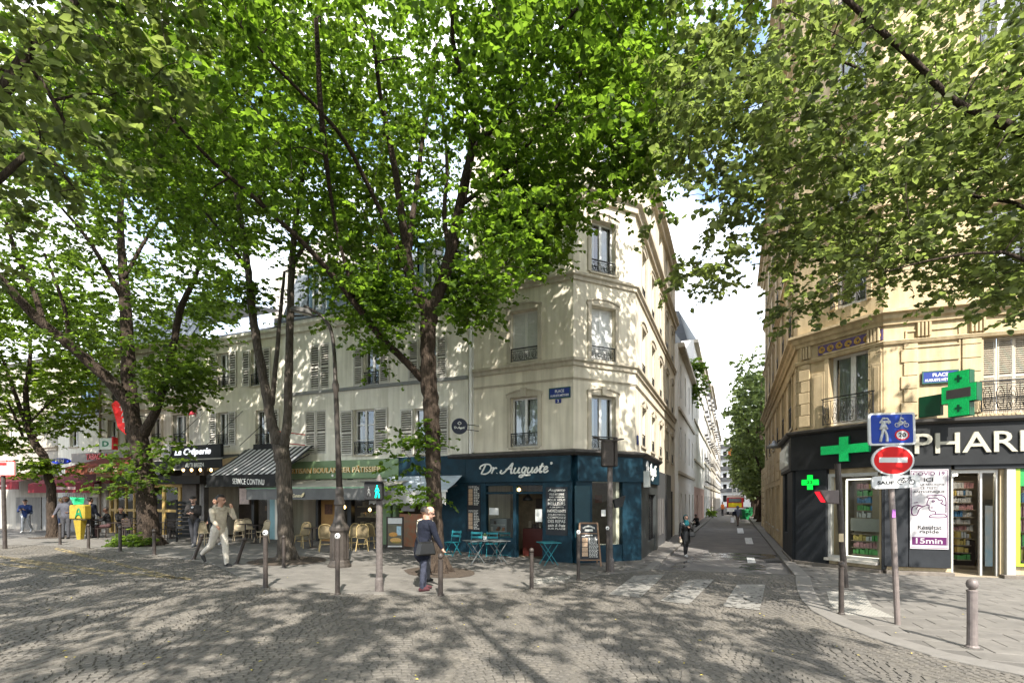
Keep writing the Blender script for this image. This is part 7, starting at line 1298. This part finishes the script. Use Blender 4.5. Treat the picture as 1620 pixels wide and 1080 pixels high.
b = gp(41, 842); pl = person('man in blue padded jacket with pale backpack looking at a phone', b, R(25), 1.72, cl('cloth_blue', (.02, .04, .13)), SWT, SHOEW, 0, HAIRB, hip=(14, -16), knee=(6, 26), sh=(25, 25), el=(80, 80), elin=(30, 30), lean=6, head=(30, 0), bulk=1.12, vox=.014)
pl['extra'].append(lambda t, p, V_: bag(t, p, V_, (0, .24, p['ch'][2] - .06), (.17, .12, .24), LBL, 'backpack')); pl['extra'].append(lambda t, p, V_: [MB().box(-.04, .04, -.42, -.4, p['hands'][0][2] + p['dz'] - .02, p['hands'][0][2] + p['dz'] + .1).build('phone', IRON, t)])
b = gp(104, 852); person('man in grey hooded jacket standing beside the yellow box', b, R(25), 1.84, cl('cloth_slate', (.07, .07, .085)), DKG, SHOEB, 2, HAIRB, sh=(12, 20), el=(40, 60), elin=(10, 20), ab=(18, 10), head=(5, 0), hood=MT['cloth_slate'], bulk=1.1, vox=.014)
b = gp(97, 846); person('fair haired person in pale top behind the hooded man', b, R(160), 1.75, cl('cloth_pale', (.3, .27, .24)), cl('cloth_midblue', (.04, .06, .13)), SHOEB, 0, M('hair_fair', (.3, .22, .12), .7), vox=.016)
b = gp(143, 850); person('person in dark puffer jacket turned away right of the yellow box', b, R(170), 1.78, NAVY, cl('cloth_black2', (.018, .017, .016)), SHOEB, 1, HAIRB, hip=(5, -5), el=(40, 20), bulk=1.18, vox=.015)
for u, v, rz, lab, tp_, bt in ((172, 850, -60, 'seated person in dark top at the tobacconist terrace, side to the yellow box', BLKC, cl('cloth_maroon', (.06, .03, .03))), (190, 848, 60, 'seated person in black with back to the big linden', BLKC, BLKC)):
    b = gp(u, v); person(lab, b, R(rz), 1.72, tp_, bt, SHOEB, 2, HAIRB, hip=(85, 85), knee=(85, 85), sh=(35, 35), el=(60, 60), elin=(25, 25), lean=8, head=(12, 0), sit=.46, vox=.016)
b = gp(1085, 881, -.086); pwm = person('woman in black coat and teal headscarf walking up the street with a bag', b, R(5), 1.56, LTR, BLKC, SHOEW, 0, HAIRB, hip=(12, -8), knee=(8, 10), sh=(5, 20), el=(12, 95), elin=(0, 50), ab=(10, 10), bulk=1.12, coat=.26, vox=.011, scarf=TEALS)
pwm['extra'].append(lambda t, p, V_: bag(t, p, V_, (.19, -.1, p['pel'][2] + .05), (.13, .07, .11), LTR, 'handbag', [(.26, -.05, 1.0), (.2, .03, 1.24), (.16, .06, 1.3)])); pwm['extra'].append(lambda t, p, V_: bag(t, p, V_, (p['hands'][0][0], p['hands'][0][1] - .02, p['hands'][0][2] - .1), (.05, .1, .08), cl('pouch', (.35, .31, .24)), 'pouch'))
b = gp(1104, 833); person('person in black sitting on the kerb of the side street reading', Vector((b.x, b.y, .02)), R(-60), 1.6, BLKC, BLKC, SHOEB, 2, HAIRB, hip=(95, 60), knee=(60, 20), sh=(40, 40), el=(60, 60), elin=(20, 20), lean=22, head=(25, 0), sit=.12, vox=.018, fingers=False)
b = gp(1167, 832, -.086); pk = person('person in grey jacket walking away down the street with a white bag', b, R(175), 1.6, cl('cloth_bluegrey', (.12, .13, .17)), cl('cloth_tan', (.12, .085, .07)), SHOEB, 1, HAIRB, hip=(10, -10), knee=(5, 12), bulk=1.15, vox=.018, fingers=False, ab=(16, 16), hood=MT['cloth_bluegrey'])
pk['extra'].append(lambda t, p, V_: bag(t, p, V_, (.42, 0, .45), (.16, .1, .22), cl('plastic_white', (.7, .7, .72)), 'carrier_bag')); pk['extra'].append(lambda t, p, V_: bag(t, p, V_, (.3, .1, 1.0), (.16, .12, .18), NAVY, 'satchel'))
for u, v, lab, c in ((1143, 815, 'person in orange vest far down the street beside the fire engine', (.6, .15, .03)), (1213, 815, 'person in red standing behind the street trees', (.45, .05, .05))):
    b = gp(u, v, -.05); person(lab, b, R(20), 1.72, cl('cloth_o%d' % u, c), BLKC, SHOEB, 1, HAIRB, vox=.022, fingers=False)
fin_people()
# ------------------------------------------------------------------ trees
LG = leafmat('leaf_bright', (.048, .092, .014), (.21, .37, .03), .55); LG2 = leafmat('leaf_mid', (.056, .095, .018), (.23, .37, .04), .54); LP = leafmat('leaf_pale', (.1, .122, .052), (.28, .38, .09), .48, .6); LST = leafmat('leaf_street', (.085, .12, .05), (.28, .38, .12), .48, .6)
def leaves_mesh(name, cen, seed, lpc, ls, spread, flat, mat, shoots=6):
    r = np.random.default_rng(seed); Cn = np.repeat(np.asarray(cen, float), shoots, 0); n = len(Cn)
    az = r.uniform(0, 2 * np.pi, n); el = r.normal(-.05, .35, n); ln = r.uniform(.5, 1.25, n) * spread
    d = np.stack([np.cos(az) * np.cos(el), np.sin(az) * np.cos(el), np.sin(el) * flat * 2], 1); o = Cn + r.normal(0, 1, (n, 3)) * np.array((.35, .35, .35 * flat * 2)) * spread
    k = max(1, int(lpc / shoots)); t = r.uniform(.02, 1, (n, k)); P = o[:, None] + d[:, None] * (ln[:, None] * t)[..., None]; P[..., 2] -= .12 * spread * t * t
    sd = r.choice([-1., 1.], (n, k)); perp = np.stack([-np.sin(az), np.cos(az), np.zeros(n)], 1); ax = perp[:, None] * sd[..., None] * .9 + d[:, None] * .5 + r.normal(0, .35, (n, k, 3)); ax[..., 2] -= .28
    ax /= np.linalg.norm(ax, axis=-1, keepdims=True); nm = np.array((0, 0, 1.)) + r.normal(0, .55, (n, k, 3)); nm -= ax * (nm * ax).sum(-1, keepdims=True); nm /= np.linalg.norm(nm, axis=-1, keepdims=True); bi = np.cross(nm, ax); S = (ls * r.uniform(.6, 1.25, (n, k)))[..., None]
    P = P.reshape(-1, 3); ax = ax.reshape(-1, 3); nm = nm.reshape(-1, 3); bi = bi.reshape(-1, 3); S = S.reshape(-1, 1); N = len(P)
    tpl = np.array(((0, 0, 0), (.18, .4, .07), (.62, .37, .05), (1.02, 0, -.1), (.62, -.37, .05), (.18, -.4, .07)))
    V = (P[:, None] + S[:, None] * (tpl[None, :, :1] * ax[:, None] + tpl[None, :, 1:2] * bi[:, None] + tpl[None, :, 2:] * nm[:, None])).reshape(-1, 3)
    me = bpy.data.meshes.new(name); me.vertices.add(N * 6); me.vertices.foreach_set('co', V.ravel().astype(np.float32)); b = np.arange(N)[:, None] * 6; idx = np.concatenate([b + np.array((0, 1, 2, 3)), b + np.array((0, 3, 4, 5))], 1).ravel()
    me.loops.add(N * 8); me.loops.foreach_set('vertex_index', idx.astype(np.int32)); me.polygons.add(N * 2); me.polygons.foreach_set('loop_start', (np.arange(N * 2) * 4).astype(np.int32)); me.polygons.foreach_set('loop_total', np.full(N * 2, 4, np.int32))
    at = me.attributes.new('tone', 'FLOAT', 'POINT'); ct = np.repeat(np.clip(r.normal(.5, .17, n), 0, 1), k); at.data.foreach_set('value', np.repeat(np.clip(ct + r.normal(0, .16, N), 0, 1), 6).astype(np.float32)); me.materials.append(mat); me.update(calc_edges=True); me.validate(); return me, N
NL = 0
def make_tree(name, label, base_, chains, cen, seed, lpc, ls, mat, bark=BARK, spread=.75, flat=.35, group=None, twig=True, slim=1.0):
    global NL
    t = T(name, label, 'tree', base_, group); off_ = Vector(base_); mb = MB(); nodes = []; rads = []; rr = random.Random(seed)
    for ch in chains:
        q = catmull([(*p, r) for p, r in ch], 7); pts = []; rs_ = []
        for i, a in enumerate(q):
            p = Vector(a[:3]); r_ = max(.006, a[3] * slim); wob = r_ * .1 * (1 if 0 < i < len(q) - 1 else 0); pts.append(p + Vector((rr.uniform(-1, 1), rr.uniform(-1, 1), 0)) * wob); rs_.append(r_ * rr.uniform(.96, 1.04))
        mb.tube(pts, rs_, 12 if rs_[0] > .12 else 8)
        for p, r_ in zip(pts, rs_): nodes.append(tuple(p)); rads.append(r_)
    if chains:
        p0 = chains[0][0][0]; r0 = chains[0][0][1] * slim
        for j in range(6): a = j * 1.05 + rr.uniform(-.2, .2); mb.tube([Vector(p0) + Vector((math.cos(a) * r0 * .5, math.sin(a) * r0 * .5, .45)), Vector(p0) + Vector((math.cos(a) * r0 * .95, math.sin(a) * r0 * .95, .12)), Vector(p0) + Vector((math.cos(a) * r0 * 1.5, math.sin(a) * r0 * 1.5, -.06))], [r0 * .3, r0 * .34, r0 * .2], 7)
    cen = np.asarray(cen, float)
    if twig and len(cen):
        nd = np.array(nodes); rd = np.array(rads); dmin = np.min(np.linalg.norm(cen[:, None] - nd[None, ::3], axis=2), 1)
        for i in np.argsort(dmin):
            c = cen[i]; dv = np.linalg.norm(nd - c, axis=1) + .6 * np.maximum(0, nd[:, 2] - c[2] + .1) + np.where(rd > .2, .6, 0); j = int(np.argmin(dv)); p0 = Vector(nd[j]); p1 = Vector(c); ln = (p1 - p0).length
            if ln < .15: continue
            md = p0.lerp(p1, .5) + Vector((rr.uniform(-1, 1) * .1 * ln, rr.uniform(-1, 1) * .1 * ln, .1 * ln)); r0 = min(rd[j] * .7, .01 + .012 * ln); q = catmull([p0, md, p1], 3); rs_ = list(np.linspace(r0, .006, len(q))); mb.tube([Vector(a) for a in q], rs_, 5 if r0 > .02 else 4, cap=False); nd = np.vstack([nd, np.array(q[1:])]); rd = np.concatenate([rd, rs_[1:]])
    if mb.v: mb.build('trunk', bark, t, sm=True)
    if len(cen):
        me, N = leaves_mesh('crown', cen, seed, lpc, ls, spread, flat, mat); NL += N; o = bpy.data.objects.new('crown', me); C.objects.link(o); o.parent = t; o.location = -off_
    return t
def ell(n, c, rad, seed, ok=None, bias=.6):
    r = np.random.default_rng(seed); out_ = []
    while len(out_) < n:
        v = r.normal(0, 1, 3); v /= np.linalg.norm(v); q = np.array(c) + v * np.array(rad) * r.random() ** (1 / 3 * bias)
        if ok is None or ok(q, r): out_.append(q)
    return out_
def proj(q): return (CX + FPX * q[0] / q[1], HZ - FPX * (q[2] - CAMZ) / q[1]) if q[1] > .3 else (None, None)
def under(curve, m=22):
    xs = [c[0] for c in curve]; ys = [c[1] for c in curve]
    def f(q, r):
        u, v = proj(q)
        if u is None: return True
        return v < np.interp(u, xs, ys) - m * (8 / max(4, q[1])) ** .3 + r.normal(0, 9)
    return f
LIMBS = []
def clear_limbs(chains, w0=26, prob=.85, skip=0):           # keep the main limbs readable: few sprays hang right in front of them
    L_ = []
    for ch in chains:
        for (a, ra), (b, rb) in zip(ch, ch[1:]):
            for t in np.linspace(0, 1, 6):
                p = Vector(a).lerp(Vector(b), t); u, v = proj(p)
                if u is not None and ra > .045: L_.append((u, v, p.y))
    A = np.array(L_)
    def f(q, r):
        u, v = proj(q)
        if u is None or not (-60 < u < 1680 and -60 < v < 900): return True
        near = (np.hypot(A[:, 0] - u, A[:, 1] - v) < w0 * 8 / q[1] + 10) & (q[1] < A[:, 2] + .2)
        return not (near.any() and r.random() < prob)
    return f
def both(a, b): return lambda q, r: a(q, r) and b(q, r)
def Pc(*l): return [(px(u, v, Y), r) for u, v, Y, r in l]
LOW1 = [(-400, 300), (200, 330), (290, 400), (350, 440), (400, 405), (470, 395), (490, 440), (515, 560), (610, 580), (625, 480), (650, 470), (700, 490), (745, 540), (775, 480), (800, 455), (880, 430), (985, 405), (990, 340), (915, 325), (925, 300), (1005, 300), (1045, 300), (1062, 190), (1075, 60), (1100, -200), (3000, -400)]
LOW1s = sorted(LOW1)
holes1 = [[(905, 315), (1000, 320), (1000, 380), (985, 375), (930, 345)], [(940, 205), (1000, 215), (1010, 290), (930, 270)], [(330, 420), (470, 420), (470, 520), (330, 520)], [(440, 440), (526, 440), (530, 580), (440, 560)]]
def ok1(q, r):
    u, v = proj(q)
    if u is None or v < -150: return True
    if not under(LOW1s)(q, r): return False
    for H_ in holes1:
        if inpoly(u, v, H_) and r.random() < .92: return False
    return True
Y1 = gp(692, 905).y
ch1 = [Pc((692, 908, Y1, .40), (690, 885, Y1, .32), (688, 820, Y1, .265), (685, 740, Y1, .255), (683, 660, Y1, .27), (678, 590, Y1, .265), (677, 540, Y1, .25), (679, 492, Y1, .29)),
       Pc((679, 495, Y1, .24), (664, 466, Y1, .17), (648, 436, Y1 - .1, .165), (645, 405, Y1 - .2, .15), (634, 330, Y1 - .5, .12), (624, 264, Y1 - .8, .1), (612, 202, Y1 - 1.2, .08), (601, 144, Y1 - 1.7, .06), (590, 60, Y1 - 2.5, .04)),
       Pc((645, 410, Y1 - .2, .12), (652, 350, Y1, .1), (660, 290, Y1 + .3, .085), (668, 225, Y1 + .5, .07), (683, 144, Y1 + .8, .05), (690, 70, Y1 + 1, .035)),
       Pc((679, 495, Y1, .25), (698, 452, Y1, .2), (712, 405, Y1 - .1, .19), (728, 325, Y1 - .4, .16), (745, 240, Y1 - .8, .13), (749, 175, Y1 - 1.2, .1), (729, 120, Y1 - 1.8, .08), (716, 60, Y1 - 2.4, .06), (718, -10, Y1 - 3, .05)),
       Pc((712, 400, Y1, .1), (703, 340, Y1 + .4, .08), (707, 260, Y1 + .8, .06), (700, 180, Y1 + 1.3, .04)),
       Pc((668, 600, Y1, .13), (642, 572, Y1 - .1, .115), (600, 530, Y1 - .4, .11), (567, 487, Y1 - .8, .1), (530, 440, Y1 - 1.2, .085), (480, 385, Y1 - 1.8, .07), (410, 320, Y1 - 2.6, .06), (330, 250, Y1 - 3.4, .045), (255, 170, Y1 - 4.2, .03)),
       Pc((640, 420, Y1 - .2, .09), (600, 330, Y1 - 1, .07), (551, 233, Y1 - 2, .06), (510, 180, Y1 - 2.8, .05), (440, 110, Y1 - 3.6, .035), (380, 40, Y1 - 4.3, .025)),
       Pc((745, 240, Y1 - .8, .08), (800, 180, Y1 - 1.5, .065), (862, 80, Y1 - 2.5, .05), (914, 12, Y1 - 3.2, .035)),
       Pc((728, 325, Y1 - .4, .08), (800, 270, Y1 - .8, .06), (880, 170, Y1 - 1.2, .05), (930, 105, Y1 - 1.8, .04), (990, 50, Y1 - 2.4, .03)),
       Pc((560, 470, Y1 - .8, .06), (530, 350, Y1 - 1.5, .05), (510, 200, Y1 - 3, .07), (500, 30, Y1 - 4, .05))]
ok1c = both(ok1, clear_limbs(ch1, 30))
c1 = ell(60, (-1.8, 7.6, 15.6), (6.2, 4.2, 2.6), 19, lambda q, r: (q[2] - CAMZ) / max(.1, q[1]) > 1.12) + ell(130, (3.2, 10.6, 14.2), (2.8, 3.0, 3.0), 18) + ell(880, (-1.9, Y1 - 1.2, 11.0), (7.6, 6.2, 6.3), 11, ok1c, .75) + ell(58, px(580, 488, Y1 - .9), (.8, .7, .95), 12, ok1c) + ell(70, px(880, 360, Y1 - .6), (1.6, .9, .9), 13, ok1) + ell(190, px(890, 160, Y1 - 1.6), (2.7, 2.2, 2.4), 20, ok1) + ell(26, px(745, 470, Y1 + .6), (.8, .8, .6), 14, ok1) + ell(26, px(1010, 260, Y1 - 1.5), (.8, .8, .6), 15)  # first two groups: unseen upper sprays, added to shade front leaves and corner facade
c1 += ell(10, px(656, 715, Y1 - .1), (.3, .3, .7), 16) + ell(5, px(655, 775, Y1 - .2), (.3, .2, .3), 17)
lampP = np.array([(u + (u2 - u) * t, v + (v2 - v) * t) for (u, v), (u2, v2) in (((528, 600), (527, 540)), ((527, 540), (512, 503)), ((512, 503), (462, 486))) for t in np.linspace(0, 1, 8)])
def off_lamp(L_):                                            # the lamp's arm and lantern hang clear of the foliage
    return [q for q in L_ if not (proj(q)[0] is not None and q[1] < 14.2 and np.min(np.hypot(lampP[:, 0] - proj(q)[0], lampP[:, 1] - proj(q)[1])) < 52)]
c1 = off_lamp(c1)
make_tree('linden_tree', 'nearest linden with dark forked trunk in front of the teal shop', gp(692, 905), ch1, c1, 101, 96, .107, LG, group='linden trees of the square', slim=.8)
Y2 = gp(452, 886).y
ch2 = [Pc((455, 890, Y2, .36), (453, 870, Y2, .31), (450, 790, Y2, .27), (447, 730, Y2, .28), (444, 705, Y2, .28)),
       Pc((440, 705, Y2, .2), (428, 660, Y2, .175), (415, 590, Y2, .16), (400, 500, Y2, .14), (393, 430, Y2, .12), (380, 340, Y2 + .3, .09), (360, 250, Y2 + .6, .06)),
       Pc((448, 708, Y2, .19), (455, 660, Y2, .155), (457, 580, Y2, .145), (459, 500, Y2, .13), (462, 420, Y2, .115), (470, 330, Y2 - .3, .09), (490, 230, Y2 - .8, .05)),
       Pc((430, 640, Y2, .1), (436, 580, Y2 + .1, .085), (443, 500, Y2 + .2, .07), (450, 430, Y2 + .4, .05)), Pc((393, 430, Y2, .08), (360, 380, Y2 - .5, .06), (320, 330, Y2 - 1, .045)), Pc((462, 420, Y2, .08), (510, 340, Y2 + .4, .06), (545, 260, Y2 + .8, .04))]
c2 = ell(20, (-9, 11.0, 16.6), (5.2, 4.0, 2.4), 23, lambda q, r: (q[2] - CAMZ) / max(.1, q[1]) > 1.12) + ell(520, (-7.3, Y2 + .3, 12.2), (5.0, 4.5, 5.4), 21, both(ok1, clear_limbs(ch2, 24)), .75) + ell(12, px(390, 470, Y2 + .2), (.7, .6, .4), 22)  # first group: unseen top sprays, added for the shade they cast
c2 = off_lamp(c2)
make_tree('linden_tree', 'twin-stemmed linden between the creperie and the bakery', gp(452, 886), ch2, c2, 102, 90, .118, LG2, BARKP, group='linden trees of the square', slim=.78)
Y3 = gp(235, 862).y
LOW3 = [(-600, 520), (0, 470), (60, 520), (120, 590), (160, 600), (180, 560), (215, 560), (250, 620), (300, 640), (320, 590), (345, 540), (360, 470), (420, 300), (2000, 0)]
ok3 = under(LOW3, 16)
ch3 = [Pc((237, 866, Y3, .62), (235, 840, Y3, .48), (230, 780, Y3, .44), (224, 725, Y3, .44), (216, 680, Y3, .46)),
       Pc((216, 695, Y3, .36), (206, 650, Y3 - .2, .3), (185, 615, Y3 - .4, .28), (155, 585, Y3 - .7, .26), (110, 545, Y3 - 1.2, .23), (60, 505, Y3 - 1.8, .2), (0, 440, Y3 - 2.6, .15), (-60, 380, Y3 - 3.4, .1)),
       Pc((212, 685, Y3, .36), (205, 620, Y3, .33), (202, 560, Y3, .3), (199, 490, Y3, .26), (194, 420, Y3 + .2, .2), (190, 350, Y3 + .4, .15), (195, 280, Y3 + .6, .1)),
       Pc((225, 690, Y3, .26), (246, 650, Y3 - .2, .2), (262, 600, Y3 - .3, .17), (277, 530, Y3 - .4, .16), (287, 485, Y3 - .5, .15), (308, 440, Y3 - .7, .1), (320, 400, Y3 - .9, .07)),
       Pc((70, 515, Y3 - 1.7, .13), (55, 465, Y3 - 1.6, .11), (25, 400, Y3 - 1.6, .09), (10, 350, Y3 - 1.6, .06)), Pc((199, 480, Y3, .15), (170, 430, Y3 - .3, .12), (140, 380, Y3 - .6, .09), (90, 320, Y3 - 1, .06)), Pc((196, 440, Y3, .1), (230, 380, Y3 + .5, .08), (270, 320, Y3 + .9, .05)), Pc((110, 545, Y3 - 1.2, .1), (100, 480, Y3 - 1.5, .08), (70, 400, Y3 - 2, .05))]
c3 = ell(600, (-14.2, Y3 - .6, 12.3), (6.2, 5.2, 6.0), 31, both(ok3, clear_limbs(ch3, 30, .9)), .8) + ell(13, px(203, 755, Y3 - .6), (1.0, .5, .9), 32) + ell(7, px(262, 715, Y3 - .5), (.6, .4, .8), 33) + ell(40, px(285, 600, Y3 - .5), (1.2, .8, 1.0), 34)
make_tree('linden_tree', 'big spreading linden with thick trunk before the tobacconist', gp(235, 862), ch3, c3, 103, 84, .135, LG2, group='linden trees of the square', slim=.75)
b3 = gp(228, 862); m3 = ell(13, b3 + Vector((-.1, -.5, .22)), (1.0, .35, .14), 35); me, N_ = leaves_mesh('foliage', m3, 36, 60, .12, .35, .4, LG2); o = bpy.data.objects.new('basal_shoots', me); C.objects.link(o); tag(o, 'low leafy shoots around the foot of the big linden', 'plant')
Y4 = gp(82, 850).y
ch4 = [Pc((84, 853, Y4, .3), (82, 820, Y4, .25), (80, 770, Y4, .22), (70, 725, Y4, .21), (52, 695, Y4, .19), (44, 660, Y4, .16), (41, 620, Y4, .13), (47, 575, Y4, .1), (48, 530, Y4, .07)), Pc((48, 690, Y4, .12), (30, 640, Y4, .1), (12, 590, Y4, .08), (0, 555, Y4, .05)), Pc((46, 670, Y4, .07), (75, 640, Y4 - .4, .05), (100, 620, Y4 - .8, .03)), Pc((36, 690, Y4, .07), (24, 660, Y4 - .4, .06), (10, 630, Y4 - .6, .04))]
LOW4 = [(-500, 700), (0, 690), (60, 705), (120, 700), (150, 660), (165, 600), (200, 500), (2000, 300)]
c4 = ell(330, (-21.6, Y4, 8.6), (4.3, 3.4, 3.6), 41, both(under(LOW4, 10), clear_limbs(ch4, 26)), .8) + ell(14, px(60, 745, Y4 - .5), (1.4, .5, .4), 42) + ell(12, px(10, 700, Y4 - .5), (1.0, .5, .4), 43)
make_tree('linden_tree', 'slim leaning linden at the left by the yellow box', gp(82, 850), ch4, c4, 104, 84, .15, leafmat('leaf_yellowgreen', (.058, .098, .014), (.27, .42, .035), .55), group='linden trees of the square', slim=.8)
# near right linden, trunk outside the picture
LOW5 = [(-1000, -900), (1020, -900), (1045, 330), (1062, 470), (1075, 505), (1140, 500), (1225, 450), (1240, 535), (1290, 525), (1340, 490), (1400, 480), (1450, 500), (1530, 490), (1545, 520), (1620, 505), (1900, 480), (2600, 450)]
holes5 = [[(1120, -20), (1215, -20), (1200, 50), (1130, 48)], [(1148, 200), (1210, 205), (1205, 300), (1150, 300)], [(1035, 290), (1122, 240), (1128, 400), (1050, 410)], [(1115, 385), (1170, 335), (1240, 320), (1240, 440), (1130, 450)], [(1060, 450), (1230, 455), (1230, 520), (1060, 520)], [(1245, 195), (1300, 190), (1290, 260), (1245, 300)], [(1250, 400), (1320, 420), (1310, 470), (1240, 480)], [(1400, 440), (1470, 420), (1480, 475), (1400, 475)]]
def ok5(q, r):
    u, v = proj(q)
    if u is None or u > 1750 or v < -200: return q[1] > 1.2 or q[2] > 7
    if not under(LOW5, 30)(q, r): return False
    for H_ in holes5:
        if inpoly(u, v, H_) and r.random() < .95: return False
    return True
b5 = Vector((9.9, 6.6, 0))
ch5 = [[(b5, .42), (b5 + Vector((0, 0, .6)), .33), (b5 + Vector((-.1, 0, 2.5)), .29), (b5 + Vector((-.25, 0, 4.6)), .3)], [(b5 + Vector((-.25, 0, 4.5)), .22)] + Pc((1690, 262, 6.6, .17), (1600, 200, 6.4, .14), (1510, 160, 6.2, .11), (1445, 95, 6.0, .1), (1345, 5, 5.8, .08), (1250, -80, 5.6, .06), (1150, -170, 5.4, .04)), [(b5 + Vector((-.25, 0, 4.6)), .22), (b5 + Vector((.3, .2, 7)), .18), (b5 + Vector((.2, .6, 10)), .12), (b5 + Vector((0, .5, 13)), .06)],
       [(b5 + Vector((-.25, 0, 4.3)), .13)] + Pc((1640, 340, 7.2, .09), (1560, 315, 7.6, .075), (1480, 297, 8.0, .06), (1390, 285, 8.4, .05), (1284, 256, 8.8, .04), (1210, 290, 9.1, .03), (1140, 340, 9.4, .02)), Pc((1600, 205, 6.4, .1), (1540, 185, 6.9, .08), (1447, 153, 7.6, .065), (1316, 92, 8.2, .055), (1240, 97, 8.6, .045), (1160, 95, 9, .035), (1085, 92, 9.4, .02)), Pc((1316, 92, 8.2, .04), (1250, 140, 8.4, .035), (1200, 165, 8.6, .025), (1160, 180, 8.8, .015)), [(b5 + Vector((-.2, 0, 4)), .1)] + Pc((1640, 420, 6.2, .07), (1560, 400, 6.0, .05), (1480, 410, 6.1, .035), (1400, 430, 6.4, .02))]
c5 = ell(680, (7.2, 7.6, 9.2), (6.0, 3.4, 5.6), 51, both(ok5, clear_limbs(ch5, 8, .3)), .8) + ell(250, (7.2, 7.8, 6.8), (4.2, 2.0, 2.2), 52, ok5, .9) + ell(70, (4.0, 8.6, 7.4), (1.6, 1.6, 3.0), 53, ok5, .9)
make_tree('linden_tree', 'near linden whose grey-green branches hang over the pharmacy', b5, ch5, c5, 105, 84, .092, LP, group='linden trees of the square', spread=.55, slim=.36)
# near left linden, trunk outside the picture
b6 = Vector((-9.6, 5.6, .4)); LOW6 = [(-3000, 700), (-200, 470), (0, 400), (120, 340), (200, 320), (260, 250), (300, 120), (330, -200), (5000, -900)]
def ok6(q, r):
    u, v = proj(q)
    if u is None or u < -100 or v < -200: return q[1] > 1.2 or q[2] > 7
    return under(LOW6, 30)(q, r)
ch6 = [[(b6, .4), (b6 + Vector((0, 0, .6)), .32), (b6 + Vector((.1, 0, 3)), .28), (b6 + Vector((.2, .1, 5)), .28)], [(b6 + Vector((.2, .1, 5)), .18)] + Pc((-60, 200, 6.6, .1), (40, 90, 7.0, .07), (120, 0, 7.4, .05), (200, -90, 7.6, .03)), [(b6 + Vector((.2, .1, 4.6)), .12)] + Pc((-100, 330, 6.4, .07), (-10, 290, 6.8, .05), (60, 240, 7.2, .035), (120, 300, 7.6, .015)), [(b6 + Vector((.2, .1, 5)), .2), (b6 + Vector((-.5, .4, 8)), .14), (b6 + Vector((-.4, .2, 12)), .06)], Pc((40, 90, 7.0, .04), (90, 170, 7.2, .03), (130, 250, 7.5, .015))]
c6 = ell(430, (-8.0, 6.6, 9.8), (4.4, 3.2, 4.6), 61, ok6, .8)
make_tree('linden_tree', 'near linden with pale leaves filling the upper left corner', b6, ch6, c6, 106, 84, .118, LP, group='linden trees of the square', spread=.6)
# lindens behind the camera, which shade the setts in the foreground
for i, (x, y, cz, rad, n, lab) in enumerate(((-5.0, -2.9, 10.3, (5.4, 4.4, 4.3), 160, 'linden behind the viewer shading the left foreground'), (3.2, -3.4, 10.2, (5.0, 4.4, 4.2), 116, 'linden behind the viewer shading the right foreground'), (-14.5, .5, 10.6, (5.0, 4.4, 4.4), 150, 'linden left of the viewer shading the far left setts'), (-24.5, 16.0, 9.6, (4.6, 4.2, 4.0), 150, 'linden added past the left edge to shade the far left wall'))):  # last one, past the left edge, is added to shade the far-left wall
    b = Vector((x, y, G(x))); ch = [[(b, .4), (b + Vector((0, 0, .6)), .31), (b + Vector((.1, 0, 3)), .28), (b + Vector((.1, 0, 5.4)), .27)]] + [[(b + Vector((.1, 0, 5.2)), .17), (b + Vector((math.cos(a) * 1.2, math.sin(a) * 1.2, 7)), .13), (b + Vector((math.cos(a) * 2.6, math.sin(a) * 2.6, 9.5)), .08), (b + Vector((math.cos(a) * 3.6, math.sin(a) * 3.6, 11.5)), .04)] for a in np.arange(5) * 1.256 + i]
    make_tree('linden_tree', lab, b, ch, ell(n, (x, y, cz), rad, 71 + i, None, .8), 107 + i, 90, .15, LG2, group='linden trees of the square', spread=.62)
# trees of the side street
names = ['first street tree past the ochre building', 'second street tree past the ochre building', 'third street tree past the ochre building', 'fourth street tree past the ochre building', 'fifth street tree past the ochre building', 'farthest street tree before the fire engine']
for i, (Y, o_, h) in enumerate(((41, 2.9, 15.5), (46, 2.6, 15), (52, 2.6, 15), (58, 2.6, 14.5), (65, 2.7, 14), (74, 2.9, 13))):
    c = off(o_, Y); b = Vector((c.x, c.y, 0)); ch = [[(b, .34), (b + Vector((0, 0, .5)), .27), (b + Vector((.1, 0, 3)), .24), (b + Vector((0, 0, h * .6)), .16), (b + Vector((.1, .1, h * .9)), .05)], [(b + Vector((.1, 0, 3)), .12), (b + Vector((-.9, .4, 6)), .08), (b + Vector((-1.6, .6, 9)), .04)], [(b + Vector((.1, 0, 3.4)), .12), (b + Vector((.9, -.4, 6)), .08), (b + Vector((1.5, -.6, 9)), .04)]]
    make_tree('street_tree', names[i], b, ch, ell(110, (c.x - .25, c.y, h * .57), (2.5, 2.6, h * .42), 81 + i, None, .7), 120 + i, 48, .3, LST, BARK, .8, .5, 'trees along the side street', False)
q = off(-3.1, 39.3); me, N_ = leaves_mesh('foliage', ell(26, (q.x, q.y, 11.6), (.5, .9, 1.8), 91), 92, 66, .2, .5, .6, LG2); o = bpy.data.objects.new('roof_plants', me); C.objects.link(o); tag(o, 'green plants growing at the roof edge of the narrow white house', 'plant')
q = off(-2.9, 58); me, N_ = leaves_mesh('foliage', ell(8, (q.x, q.y, .45), (.4, 1.6, .3), 93), 94, 66, .2, .4, .6, LG2); o = bpy.data.objects.new('pavement_weeds', me); C.objects.link(o); tag(o, 'low green weeds on the left pavement down the street', 'plant')
print('leaves', NL, 'objects', len(C.objects))
